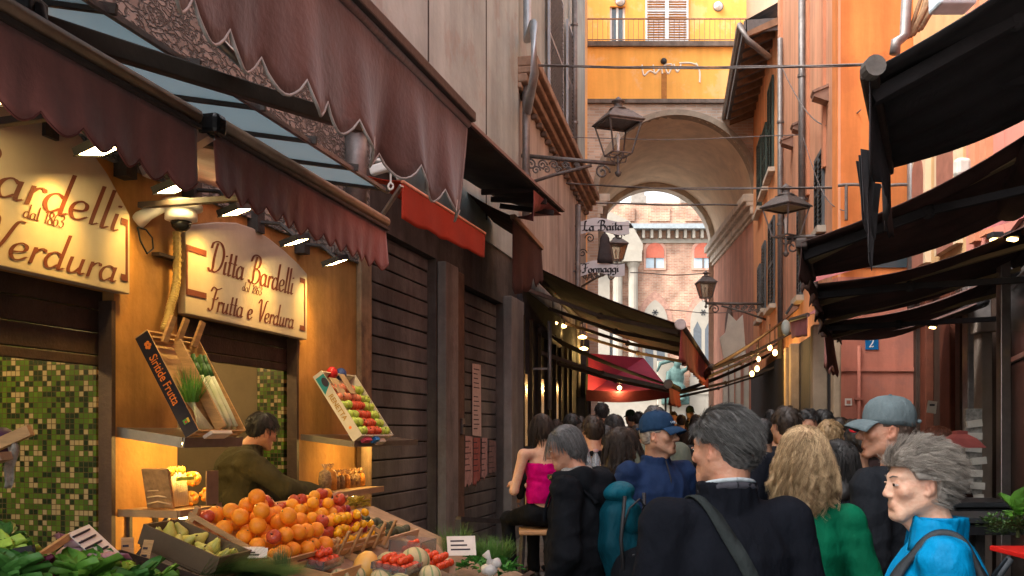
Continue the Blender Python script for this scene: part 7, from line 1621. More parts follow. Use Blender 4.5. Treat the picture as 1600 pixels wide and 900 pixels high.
    if top:
        S = SDF(); pf = .018 if top.get('loose') else .008; g2 = shape
        S.ell(J['chest']+Vector((0,0,.03)), ((.165+pf)*g2,.118+pf,.185), .06)
        b_ = J['chest'].lerp(J['pel'], .55); S.cap(J['chest'], b_, (.125+pf)*g2, (.125+pf)*g2, .05); S.ell(b_, ((.155+pf)*g2,.115+pf*1.2,.16), .06)
        p0 = J['pel'].copy(); S.ell(p0+Vector((0,0,-.03)), ((.165+pf*1.5)*g2,.125+pf*1.5,.13), .05)
        if hem < .8: S.ell(p0+Vector((0,.01,-.25)), ((.18+pf*2)*g2,.15+pf*1.5,.24), .06); S.ell(p0+Vector((0,.01,-.45)), ((.19+pf*2)*g2,.16+pf*2,.2), .05)
        for q, sd_ in (('L',-1),('R',1)):
            S.cap(J['nb']+Vector((sd_*.05,-.0,-.034)), J['s'+q]+Vector((0,0,.0)), .046+pf*.3, .057+pf*.35, .04)
            if sleeves:
                wl_ = J['w'+q] + (J['e'+q]-J['w'+q]).normalized()*.015
                S.chain([J['s'+q], J['e'+q], wl_], [.062+pf, .05+pf, .036+pf*.8], .03)
            elif top.get('short'): S.cap(J['s'+q], J['s'+q].lerp(J['e'+q], .45), .06+pf, .058+pf, .03)
        if collar:
            n_ = 14; c_ = J['nb']+Vector((0,.012,.012)); rr = .073 if male else .067
            ring = [c_ + Vector((rr*math.sin(2*math.pi*i/n_)*1.02, -rr*math.cos(2*math.pi*i/n_)*.95, -.02*math.cos(2*math.pi*i/n_+math.pi)*1)) for i in range(n_+1)]
            for zz in np.linspace(-.05, collar, 7):
                S.chain([p+Vector((0,0,zz)) for p in ring], [.012]*(n_+1), .012)
        nbc = J['nb']
        cuts = [lambda X, Y_, Z: (hem - Z) + .006*np.sin(12*X+9*Y_)]
        nr = .052 if not top.get('wide') else .1
        nz_ = neck_cut
        def neckcut(X, Y_, Z): 
            d_ = np.sqrt((X-nbc.x)**2 + ((Y_-nbc.y-.014)/1.0)**2); return np.where(Z > nz_-.02, nr + .004 - d_, -1) if True else 0
        cuts.append(neckcut); 
        if not collar: cuts.append(lambda X, Y_, Z: Z - (nbc.z+.01) if not top.get('wide') else Z-(nz_+.0)-.0*X)
        else: cuts.append(lambda X, Y_, Z: Z - (nbc.z + collar + .014))
        r1 = .0075 if detail else .022
        xs = np.arange(lo[0]-.16, hi[0]+.16, r1); ys = np.arange(lo[1]-.2, hi[1]+.2, r1); zs = np.arange(max(hem-.05, 0), hi[2]-.02, r1)
        V, Fc = S.mesh(xs, ys, zs, cuts, fold(wr, top.get('f', 1.0)))
        o = mesh_np(top.get('name', 'jacket'), V, Fc, top['mat'], root, M4)
        root['_top'] = o.name
    if legs:
        S = SDF(); S.ell(J['pel']+Vector((0,0,-.02)), (.15*shape,.115,.12), .04)
        for q in 'LR': S.chain([J['h'+q], J['k'+q], J['a'+q]+Vector((0,0,.0))], [.095,.066,.056], .03)
        r1 = .016 if detail else .028; xs = np.arange(lo[0]-.16, hi[0]+.16, r1); ys = np.arange(lo[1]-.2, hi[1]+.25, r1); zs = np.arange(.0, J['pel'].z+.1, r1)
        V, Fc = S.mesh(xs, ys, zs, [lambda X, Y_, Z: .07-Z], fold(.006)); mesh_np('trousers', V, Fc, legs, root, M4)
        for q in 'LR':
            m = MB(M4); a_ = J['a'+q]; m.ell(a_+Vector((0,.05,-.045)), (.048,.14,.045), 12, 8); m.build('shoe', BLK, root, True)
    info = dict(root=root, M4=M4, h=h, J=J, s=s_)
    if hair: make_hair(info, **hair)
    if cap: make_cap(info, **cap)
    return info
def make_hair(I, mat, style='short', n=2500, length=.05, wave=0, seed=1, thick=.00075, volume=.012, base=True, part=None, front=.075, down=-.05, freq=60, tuft=1.0, clumpk=.8, grav=None, nape=-.075, flow=None):
    """scalp shell plus strands in body space"""
    h = I['h']; M4 = I['M4']; k = h.k; rg = np.random.default_rng(seed); root = I['root']
    Ra = np.array(h.R); c = np.array(h.c)
    ec = np.array((0,-.016,.03)); er = np.array((.079,.101,.091))
    def hairline(p):    # True where hair grows; p in head space (unit m)
        x, y, z = p[:,0], p[:,1], p[:,2]
        top = z > (.058 + .0*x) + 0*y
        side = (y < .045 - (np.abs(x) < .06)*0.0 + (z-.02)*.35) & (z > np.where(y < .0, np.where(np.abs(x) > .06, np.where(y > -.03, .016, -.02), nape), .03 + (y)*.25))
        if length > .1: side &= y < -.005 + (z-.02)*.35; top &= (z > .075) | (y < .03)
        return (top & (y < front + (z-.09)*-.3)) | side
    # base shell
    if base:
        S = SDF(); Rm = h.Rm(); v_ = volume*.75
        S.ell(h.w(*ec), tuple((er+v_)*k), .01, Rm)
        if style == 'bob': S.ell(h.w(0,-.035,-.04), (.088*k,.075*k,.085*k), .03, Rm)
        if style == 'long': S.ell(h.w(0,-.05,-.05), (.092*k,.07*k,.12*k), .03, Rm); S.cap(h.w(0,-.05,-.09), h.w(0,-.075,-length*.75), .075, .07, .03)
        if style == 'pony': S.ell(h.w(0,-.115,.0), (.035*k,.04*k,.05*k), .015, Rm)
        if style == 'short': S.ell(h.w(0,-.05,-.02), (.068*k,.062*k,.07*k), .02, Rm)
        r1 = .006; e_ = .16 if style not in ('long',) else .16
        zlo = h.c.z-.14 - (length if style == 'long' else 0)
        xs = np.arange(h.c.x-.15, h.c.x+.15, r1); ys = np.arange(h.c.y-.17, h.c.y+.16, r1); zs = np.arange(zlo, h.c.z+.16, r1)
        def cut(X, Y_, Z):
            sh = np.broadcast(X, Y_, Z).shape; Pn = np.stack([np.broadcast_to(a, sh).ravel() for a in (X, Y_, Z)], 1); Lp = ((Pn-c) @ Ra)/k
            x, y, z = Lp[:,0], Lp[:,1], Lp[:,2]
            a1 = (y - (front-.002) - (z-.09)*-.25) ; a2 = np.where(z < .055, y - (.034 + (z-.02)*.45), -1)
            if style in ('bob','long'): a3 = np.where(z < .0, y-.012+ (z*.0), -1) ; a4 = -1*np.ones_like(x)
            else: a3 = np.where((np.abs(x) > .05) & (y > -.032), .014 - z, -1); a4 = nape - z
            return (np.maximum(np.maximum(a1, a2), np.maximum(a3, a4))*k).reshape(sh)
        nz = (lambda X, Y_, Z: .0018*np.sin(170*X+60*np.sin(20*Z))*np.sin(90*Y_+40*Z)+.003*np.sin(40*X+50*Y_-35*Z)) 
        V, Fc = S.mesh(xs, ys, zs, [cut], nz); 
        if len(V): mesh_np('hair', V, Fc, mat, root, M4, {'rnd': np.clip(.22+.25*np.sin(V[:,0]*320+np.sin(V[:,2]*90)*3)*np.sin(V[:,2]*140)+rg.random(len(V))*.12, 0, 1)})
    if n == 0: return
    # strands
    P_ = rg.normal(size=(n*4, 3)); P_ /= np.linalg.norm(P_, axis=1)[:, None]; P_ = P_*er + ec; P_ = P_[hairline(P_)][:n]; n = len(P_)
    nrm = (P_-ec)/er**2; nrm /= np.linalg.norm(nrm, axis=1)[:, None]
    L = length*(.7+.6*rg.random(n)); seg = (16 if length > .2 else 9) if wave else 6
    g = np.array((0,0,-1.0)); crown = np.array((.0,-.045,.125)); gl = Ra.T @ g
    pts = [P_.copy()]; p = P_.copy(); ph = rg.random(n)*6.28; 
    fdir = p - crown; fdir -= (fdir*nrm).sum(1)[:, None]*nrm; fdir /= np.linalg.norm(fdir, axis=1)[:, None]+1e-6
    if flow is not None: fl_ = np.array(flow, float); f2 = fl_ - (fl_*nrm).sum(1)[:, None]*nrm; fdir = fdir*.35 + f2; fdir /= np.linalg.norm(fdir, axis=1)[:, None]+1e-6
    fseg = 6/seg if length < .2 else 9/seg
    d = fdir*.8 + nrm*.55*tuft + rg.normal(size=(n,3))*.16*tuft; d /= np.linalg.norm(d, axis=1)[:, None]
    clump = np.floor((P_@np.array([[37.,11,5],[9,41,17],[23,7,31]]))).sum(1)
    lat = np.cross(d, nrm); lat /= np.linalg.norm(lat, axis=1)[:, None]+1e-6
    for i in range(seg):
        st = (L/seg)[:, None]; t_ = (i+1)/seg
        d = d*.75 + gl*((.46 if length > .12 else .1) if grav is None else grav) + fdir*.2; d /= np.linalg.norm(d, axis=1)[:, None]
        p = p + d*st
        q = (p-ec)/(er+volume*(.6+.8*rg.random(n))[:, None]*.9); r_ = np.linalg.norm(q, axis=1); lift = (r_ < 1) & (p[:,2] > -.08)
        if length > .12:
            body = (r_ < 1); p = np.where(lift[:, None], ec + (p-ec)/r_[:, None], p)
        else: p = np.where(lift[:, None], ec + (p-ec)/r_[:, None], p)
        pp_ = p
        if wave: pp_ = p + lat*(wave*np.sin(ph+t_*length*freq)*t_**.5)[:, None] + nrm*(wave*.9*np.cos(ph*1.3+t_*length*freq)*t_**.5)[:, None]
        pts.append(pp_)
    A = np.stack(pts, 1)
    gi = rg.choice(n, max(4, n//(24 if length > .2 and wave else 14)), replace=False); near = np.empty(n, int)
    for b0 in range(0, n, 1000): near[b0:b0+1000] = gi[((P_[b0:b0+1000, None, :]-P_[gi][None])**2).sum(2).argmin(1)]
    G_ = A[near] + rg.normal(size=(n,1,3))*(.0036 if wave else .0024); tt = np.linspace(0, 1, seg+1)[None, :, None]**.7; A = A + (G_-A)*tt*clumpk
    W_ = (A*k) @ Ra.T + c            # n, seg+1, 3
    # keep long hair off the back
    T_ = np.gradient(W_, axis=1); T_ /= np.linalg.norm(T_, axis=2)[..., None]+1e-9
    rv = np.cross(T_, np.array((.3,.5,.81))); rv /= np.linalg.norm(rv, axis=2)[..., None]+1e-9; bv = np.cross(T_, rv)
    th = thick*(.7+.6*rg.random(n))[:, None, None]*(np.linspace(1, .35, seg+1)[None, :, None]); V = []
    for a in (0, 2.094, 4.189): V.append(W_ + (rv*math.cos(a)+bv*math.sin(a))*th)
    V = np.stack(V, 2).reshape(-1, 3); b = (np.arange(n)[:, None]*(seg+1)+np.arange(seg)[None, :]).ravel()*3
    Fc = np.concatenate([np.stack([b+i, b+(i+1) % 3, b+3+(i+1) % 3, b+3+i], 1) for i in range(3)])
    cl = (np.sin(clump*7.7)*.5+.5); rr = np.clip(rg.random(n)*.55+cl*.4-.05, 0, 1); rnd = np.repeat(rr, (seg+1)*3)
    mesh_np('hair_strands', V, Fc, mat, root, M4, {'rnd': rnd})
def brow(I, mat):
    h = I['h']
    for q in (-1, 1):
        m = MB(I['M4']); m.tube([h.w(q*.013,.0955,.0235), h.w(q*.028,.0915,.029), h.w(q*.044,.079,.0255)], [.0018,.0026,.001], 6); m.build('eyebrow', mat, I['root'], True)
def make_cap(I, mat, brim=None, up=.0, badge=None):
    h = I['h']; M4 = I['M4']; k = h.k; X = M4 @ Matrix.Translation(h.c) @ h.R.to_4x4() @ Matrix.Scale(k, 4)
    m = MB(X); n = 36
    prof = [(.089,.03),(.0915,.05),(.09,.08),(.083,.108),(.068,.131),(.045,.146),(.018,.152),(0,.1525)]
    vs = []; 
    for r, z in prof:
        for i in range(n):
            a = 2*math.pi*i/n; y_ = r*1.18*math.cos(a); x_ = r*.93*math.sin(a); zz = z + .006*math.cos(a)*(1 if z < .08 else 0) + .0012*math.sin(a*7+z*60); vs.append((x_, y_-.012, zz+up-.004))
    m.add(vs, [(i*n+(j+1)%n, i*n+j, (i+1)*n+j, (i+1)*n+(j+1)%n) for i in range(len(prof)-1) for j in range(n)])
    root = I['root']; c_ = m.build('cap', mat, root, True, solid=.003)
    m = MB(X); 
    def f(u, v): a = (u-.5)*2.1; r0 = .1; x_ = .089*math.sin(a); y_ = .103*math.cos(a)-.008; L_ = v*.075*math.cos(a*.72); return (x_*(1+.12*v), y_+L_, .034+up+.012*math.cos(a)-.03*v*v-.013*(abs(u-.5)*2)**2*(.4+v))
    m.sheet(f, 20, 8); m.build('brim', brim or mat, c_, True, solid=.004)
    MB(X).ell((0,-.012,.152+up), (.008,.008,.004)).build('button', mat, c_, True)
    m = MB(X)
    for a0 in [math.pi*i/3 for i in range(6)]: m.tube([(r*.93*1.01*math.sin(a0), r*1.18*1.01*math.cos(a0)-.012, z+up-.003) for r, z in prof[:-1]], .0012, 4)
    m.build('seam', mat, c_, True)
    m = MB(X); m.tube([(-.03,-.125,.045+up),(0,-.131,.045+up),(.03,-.125,.045+up)], .009, 6); m.build('strap', mat, c_, True)
    if badge:
        m = MB(X)
        for i in range(7):
            a = -.5+i*.15; m.tube([(.088*1.02*math.sin(a), .114*math.cos(a)*1.01-.012, .062+up), (.088*1.0*math.sin(a+.05), .111*math.cos(a+.05)-.011, .078+up)], .0022, 5)
        m.build('stitching', badge, c_, True)
HX = lambda px, Y: (px-800)/F*Y
HT = lambda py, Y: CZ+(HY-py)/F*Y - gz(Y)      # standing height that puts the crown at row py

# --- grey haired man in black jacket
NAVY = fabric('navy_black_wool', (.005,.006,.009), rough=.95)
I = person('man with swept grey hair and black jacket seen from behind, dark strap across his back', HX(1132,2.6), 2.6, HT(637,2.6)*.995, 8, 38, -4, 0, SK_C, 1, 1, 1.0, None, dict(mat=NAVY, name='jacket', loose=1), fabric('dark_trousers', (.02,.02,.025)), shape=1.12, hk=1.0, collar=.05, wr=.0035, neck_cut=1.52,
           hair=dict(mat=H_GREY, style='short', n=6500, length=.055, tuft=.25, thick=.0006, volume=.014, seed=3, flow=(0,-1.3,-.45), nape=-.082, clumpk=.6, grav=.06))
MAN = I; M4 = I['M4']; nb_ = I['J']['nb']
m = MB(M4)
def ring(z, r, th, y=.012, tilt=.02): m.tube([(nb_.x+r*math.sin(2*math.pi*i/20), nb_.y+y-r*math.cos(2*math.pi*i/20)*.95, nb_.z+z+tilt*math.cos(2*math.pi*i/20)) for i in range(21)], th, 8, False)
ring(.035,.078,.012); m.build('collar', fabric('dark_collar', (.05,.05,.06)), I['root'], True)
m = MB(M4); ring(.052,.0765,.0065,.012,.02); m.build('collar_stripe', fabric('collar_stripe', (.35,.4,.42)), I['root'], True)
def strap(I, pts, w_, mat, nm='strap', parent=None, th=.004):
    m = MB(I['M4']); n_ = len(pts); P_ = [Vector(p) for p in crom(pts, 8)]
    vs = []; cl = bpy.data.objects[I['root']['_top']]; from mathutils.bvhtree import BVHTree
    iv = I['M4'].inverted(); wl_ = worldloc(cl); bv = BVHTree.FromPolygons([iv @ (v.co+wl_) for v in cl.data.vertices], [tuple(p.vertices) for p in cl.data.polygons])
    Q_ = []
    for p in P_:
        if p.z > 1.42: c_ = Vector((p.x, p.y*.5, 1.3))
        else: c_ = Vector((p.x*.6, 0, p.z))
        d_ = (p-c_).normalized(); h_ = bv.ray_cast(c_+d_*.6, -d_); Q_.append(h_[0]+d_*th*.8 if h_[0] is not None else p)
    P_ = [sum(Q_[max(0,i-2):i+3], Vector())/len(Q_[max(0,i-2):i+3]) for i in range(len(Q_))]
    for i, p in enumerate(P_):
        d = (P_[min(i+1,len(P_)-1)]-P_[max(i-1,0)]).normalized(); nn = Vector((p.x*.4, p.y, max(0, p.z-1.36)*4)).normalized(); s_ = d.cross(nn).normalized(); p = p + nn*.004
        vs += [p-s_*w_/2, p+s_*w_/2]
    m.add(vs, [(2*i,2*i+1,2*i+3,2*i+2) for i in range(len(P_)-1)]); return m.build(nm, mat, parent or I['root'], True, solid=th)
t = thing('shoulder_strap', 'grey-green webbing strap running diagonally over the black jacket', 'strap', I['root'].location + Vector((0,0,1)))
strap(I, [(-.098,.03,1.492),(-.09,-.06,1.488),(-.045,-.128,1.4),(.0,-.15,1.31),(.05,-.157,1.2),(.1,-.158,1.08),(.15,-.14,.96)], .04, fabric('strap_grey', (.022,.027,.027)), 'webbing', t, .005)
# --- blond curly woman in green
GREEN = fabric('green_cotton', (.002,.11,.052), rough=.7)
I = person('woman with long curly blond hair and green top, seen from behind', HX(1256,3.3), 3.3, HT(672,3.3), -6, 0, 0, 0, SK_B, 0, 0, 1, dict(sL=(-.16,-.02,1.395), sR=(.16,-.02,1.395)), dict(mat=GREEN, name='top'), fabric('dark_trousers', (.02,.02,.025)), shape=.92, wr=.004,
           hair=dict(mat=H_BLOND, style='long', n=9500, length=.235, wave=.016, freq=95, tuft=.75, thick=.00058, volume=.018, seed=8, front=.06, clumpk=.9))
t = thing('bag_chain', 'black and silver chain strap hanging down the green top', 'strap', I['root'].location+Vector((0,0,1.1))); m = MB(); m2 = MB()
for k in range(34):
    q = k/33; p = Vector((.02+.1*q, -.135-.035*math.sin(q*2.2), 1.40-.5*q)); (m if k % 2 else m2).ell(p, (.007,.006,.011), 8, 6, Matrix.Identity(4))
m.build('dark_link', BLK, t, True); m2.build('silver_link', STEEL, t, True)
# --- grey cap man
CAPG = fabric('grey_cap_cloth', (.12,.155,.165), rough=.9); CHAR = fabric('charcoal_coat', (.014,.016,.02))
I = person('man in a grey baseball cap with dark jacket, turned left, beard stubble', HX(1389,3.6), 3.6, HT(630,3.6), 42, 40, 2, 0, SK_C, 1, 0, 1.1, None, dict(mat=CHAR, name='jacket', loose=1), fabric('khaki_trousers', (.2,.16,.1)), shape=1.05, collar=.012, wr=.006, hk=1.03,
           hair=dict(mat=hairmat('hair_cropped', (.035,.02,.014), (.16,.1,.07)), style='short', n=2600, length=.012, tuft=.6, volume=.003, seed=4, nape=-.06), cap=dict(mat=CAPG, up=-.002))
brow(I, H_CAPM)
# --- woman in blue coat
BLUE = fabric('bright_blue_shell', (.0,.17,.36), rough=.55)
I = person('elderly woman with tousled grey hair in a bright blue raincoat, facing left', HX(1461,2.5), 2.5, HT(697,2.5), 68, 24, -3, 0, SK_B, 0, 1, .95, dict(hc=(0,.05,1.63), nb=(0,-.02,1.47)), dict(mat=BLUE, name='raincoat', loose=1, f=.8), fabric('dark_trousers', (.02,.02,.025)), shape=1.08, collar=.055, wr=.007, hk=1.0,
           hair=dict(mat=H_SILV, style='short', n=8000, length=.06, tuft=1.15, thick=.0005, volume=.024, seed=12, wave=.007, freq=75, nape=-.085, flow=(0,-.9,.1), grav=.02, clumpk=.85, front=.088))
brow(I, H_SILV); BLU = I
t = thing('backpack', 'dark grey backpack worn over the blue raincoat, at the right edge', 'backpack', I['root'].location+Vector((0,0,1.2)))
S = SDF(); S.ell((0,-.25,1.15), (.14,.1,.22), .03); S.ell((0,-.29,1.07), (.11,.08,.14), .03)
V, Fc = S.mesh(np.arange(-.25,.25,.011), np.arange(-.45,-.1,.011), np.arange(.85,1.45,.011), [], lambda X,Y_,Z: .005*np.sin(40*Z+10*X)+.004*np.sin(30*X+50*Y_)); PACK = fabric('pack_grey', (.04,.045,.05), rough=.6)
mesh_np('pack', V, Fc, PACK, t, I['M4'])
strap(I, [(-.1,-.14,1.3),(-.125,-.09,1.43),(-.125,-.0,1.487),(-.125,.09,1.42),(-.115,.15,1.25),(-.125,.1,1.0)], .05, PACK, 'shoulder_strap', t, .012); strap(I, [(.1,-.14,1.3),(.125,-.09,1.43),(.125,-.0,1.487),(.125,.09,1.42),(.115,.15,1.25)], .05, PACK, 'shoulder_strap', t, .012)
MB(I['M4']).tube([(-.05,-.16,1.36),(-.03,-.2,1.42),(.03,-.2,1.42),(.05,-.16,1.36)], .008, 8).build('grab_loop', PACK, t, True)
m = MB(I['M4'])
for zz in (1.36,): m.tube([(-.2,-.06,1.30),(-.12,-.135,1.335),(0,-.155,1.34),(.12,-.135,1.335),(.2,-.06,1.30)], .004, 5)
m.build('yoke_seam', BLUE, I['root'], True)
# collar flaps of the raincoat
m = MB(I['M4'])
def cf(u, v): a = -2.6+5.2*u; r_ = .098-.02*v+.006*math.sin(a*3); return (r_*math.sin(a)*1.0, .0-r_*math.cos(a)*.95, 1.43+.1*v-.012*math.cos(a)+.004*math.sin(a*7)*v)
m.sheet(cf, 30, 5); m.build('collar', BLUE, I['root'], True, solid=.006)
# --- blue cap man
NVB = fabric('navy_fleece', (.012,.026,.07), rough=.8); CAPB = fabric('blue_cap_cloth', (.016,.042,.09), rough=.8)
I = person('elderly man in blue cap and navy quarter-zip sweater looking right', HX(1028,5.0), 5.0, HT(650,5.0), 205, 38, 4, 0, SK_A, 1, 1, 1.15, dict(eR=(.27,-.04,1.13), wR=(.255,.03,.89), showR=1), dict(mat=NVB, name='sweater', loose=1), fabric('grey_trousers', (.05,.05,.05)), shape=1.12, collar=.035, wr=.006, hk=1.02,
           hair=dict(mat=H_SILV, style='short', n=1200, length=.012, tuft=.6, volume=.003, seed=5, nape=-.05), cap=dict(mat=CAPB, badge=M('badge_pale', (.4,.5,.6), .7)))
brow(I, H_SILV)
m = MB(I['M4']); m.tube([(0,.079,1.5),(0,.1,1.46),(0,.128,1.4),(0,.14,1.32)], .0035, 6); m.build('zip', BLK, I['root'], True)
# --- woman in black coat with teal backpack
TEAL = fabric('teal_nylon', (.003,.045,.065), rough=.55); BLKC = fabric('black_coat_cloth', (.006,.007,.009))
I = person('woman with a grey bob and long black hooded coat, looking down to the left', HX(903,4.3), 4.3, HT(660,4.3), 62, 30, -18, 0, SK_C, 0, 1, 1.1, dict(hc=(0,.075,1.62), nb=(0,-.01,1.47)), dict(mat=BLKC, name='coat', loose=1), fabric('dark_trousers', (.02,.02,.025)), shape=1.15, collar=.02, hem=.45, wr=.007, hk=.93,
           hair=dict(mat=H_SALT, style='bob', n=4200, length=.13, tuft=.35, thick=.0007, volume=.006, flow=(0,-.7,-.4), seed=21, front=.07))
S = SDF(); S.chain([(-.13,.05,1.47),(-.12,-.07,1.475),(0,-.12,1.46),(.12,-.07,1.475),(.13,.05,1.47)], [.035,.05,.062,.05,.035], .03); S.ell((0,-.14,1.4), (.11,.05,.09), .04)
V, Fc = S.mesh(np.arange(-.22,.22,.009), np.arange(-.27,.13,.009), np.arange(1.26,1.58,.009), [], lambda X,Y_,Z: .006*np.sin(50*Z+22*X)+.005*np.sin(44*X-30*Y_)); mesh_np('hood', V, Fc, BLKC, I['root'], I['M4'])
S = SDF(); S.chain([(-.06,.04,1.5),(-.05,-.03,1.51),(.05,-.03,1.51),(.06,.04,1.5),(.0,.09,1.47),(-.06,.04,1.5)], [.022]*6, .02); V, Fc = S.mesh(np.arange(-.12,.12,.008), np.arange(-.1,.16,.008), np.arange(1.4,1.58,.008)); mesh_np('scarf', V, Fc, M('speckled_scarf', (.05,.05,.05), .9, .1, 60, .4, 90, col2=(.35,.33,.3)), I['root'], I['M4'])
t = thing('backpack', 'teal and black hiking backpack on the woman in the black coat', 'backpack', I['root'].location+Vector((0,0,1.2)))
S = SDF(); S.ell((0,-.215,1.2), (.14,.085,.24), .03); S.ell((0,-.27,1.1), (.11,.06,.16), .03)
V, Fc = S.mesh(np.arange(-.26,.26,.01), np.arange(-.5,-.1,.01), np.arange(.85,1.55,.01), [], lambda X,Y_,Z: .005*np.sin(38*Z+14*X)+.004*np.sin(30*X+40*Y_)); mesh_np('pack', V, Fc, TEAL, t, I['M4'])
S = SDF(); S.ell((0,-.285,1.28), (.1,.035,.09), .02); S.ell((0,-.22,1.41), (.12,.07,.05), .03); V, Fc = S.mesh(np.arange(-.2,.2,.009), np.arange(-.45,-.12,.009), np.arange(1.15,1.55,.009), [], lambda X,Y_,Z: .004*np.sin(50*Z+14*X)); mesh_np('top_pocket', V, Fc, fabric('teal_light_nylon', (.004,.07,.1), rough=.55), t, I['M4'])
S = SDF(); S.ell((0,-.29,1.02), (.155,.1,.16), .03); V, Fc = S.mesh(np.arange(-.22,.22,.011), np.arange(-.45,-.2,.011), np.arange(.84,1.2,.011), [], lambda X,Y_,Z: .004*np.sin(50*Z+14*X)); mesh_np('lower_pocket', V, Fc, BLKC, t, I['M4'])
m = MB(I['M4']); m.tube([(-.12,-.27,1.2),(-.1,-.31,1.34),(0,-.325,1.38),(.1,-.31,1.34),(.12,-.27,1.2)], .005, 5); m.tube([(-.11,-.33,1.12),(0,-.36,1.13),(.11,-.33,1.12)], .006, 5); m.build('zip', BLK, t, True)
for q in (-1,1):
    MB(I['M4']).tube([(q*.13,-.3,1.4),(q*.155,-.29,1.2),(q*.14,-.3,1.0)], .009, 6).build('side_strap', BLK, t, True)
    strap(I, [(q*.1,-.17,1.35),(q*.12,-.1,1.47),(q*.125,-.0,1.5),(q*.13,.1,1.42),(q*.125,.15,1.25)], .05, BLKC, 'shoulder_strap', t, .012)
q_ = I['M4'] @ Vector((-.13,-.4,1.16)); t = thing('water_bottle', 'small clear bottle with pink cap in the side pocket of the teal backpack', 'bottle', q_); MB().lathe([(.03,-.12),(.032,-.02),(.026,.02),(.014,.035)], q_, 14).build('bottle', M('clear_plastic', (.6,.62,.65), .1, .1, 4, 0, trans=.7), t, True); MB().lathe([(.0165,.036),(.0165,.06),(0,.062)], q_, 14).build('cap', M('pink_cap', (.7,.15,.25), .5), t)
# --- woman in pink top seated on stool
PINK = fabric('hot_pink_knit', (.42,.0,.12), rough=.7)
I = person('woman in a hot pink strappy top seated with her back to us', HX(847,7.5), 7.5, 1.63, 25, -18, -8, 0, SK_B, 0, 0, 1, dict(eL=(-.25,.02,1.12), wL=(-.18,.2,1.16), eR=(.22,.06,1.13), wR=(.1,.22,1.12), kL=(-.12,.42,.85), kR=(.12,.42,.82), aL=(-.12,.36,.42), aR=(.12,.4,.4)), dict(mat=PINK, name='strap_top', wide=1), BLKC, shape=.85, neck_cut=1.35, sleeves=False, sink=.0, hem=1.02,
           hair=dict(mat=H_BRN, style='bob', n=2200, length=.16, tuft=.5, thick=.001, volume=.016, seed=31, front=.07))
t = thing('bar_stool', 'tall bar stool with wooden seat under the woman in pink', 'stool', (HX(847,7.5), 7.5, gz(7.5)))
rx, ry = HX(847,7.5), 7.5; MB().box(rx-.18, rx+.18, ry-.17, ry+.17, .79, .825).build('seat', M('stool_wood', (.35,.2,.1), .6), t, bevel=.01)
for sx in (-1,1):
    for sy in (-1,1): MB().bar((rx+sx*.15, ry+sy*.14, .79), (rx+sx*.19, ry+sy*.18, gz(7.5)), .03).build('leg', IRON, t)
m = MB(); m.bar((rx-.17,ry-.16,.3),(rx+.17,ry-.16,.3),.02); m.bar((rx-.17,ry+.16,.3),(rx+.17,ry+.16,.3),.02); m.build('stretcher', IRON, t)
# --- shopkeeper behind the counter
OLIVE = fabric('olive_fleece', (.04,.035,.018), rough=.95)
k_ = WL.s_of(362, .0); q = WL.at(k_, 0, .0)
SHK = person('shopkeeper in an olive sweater leaning over the fruit with one arm out', q.x, q.y, 1.76, -62, 20, -18, 0, SK_C, 1, 0, 1.1, dict(hc=(0,.2,1.55), nb=(0,.1,1.44), chest=(0,.05,1.26), sL=(-.19,.06,1.36), sR=(.19,.06,1.36), eL=(-.24,.25,1.14), wL=(-.16,.48,1.07), eR=(.27,.28,1.2), wR=(.24,.56,1.13)), dict(mat=OLIVE, name='sweater', loose=1), fabric('dark_trousers', (.02,.02,.025)), shape=1.2, collar=.02, wr=.008, sink=-.05,
           hair=dict(mat=H_BLK, style='short', n=2200, length=.05, tuft=.9, volume=.016, seed=41))
brow(SHK, H_BLK)

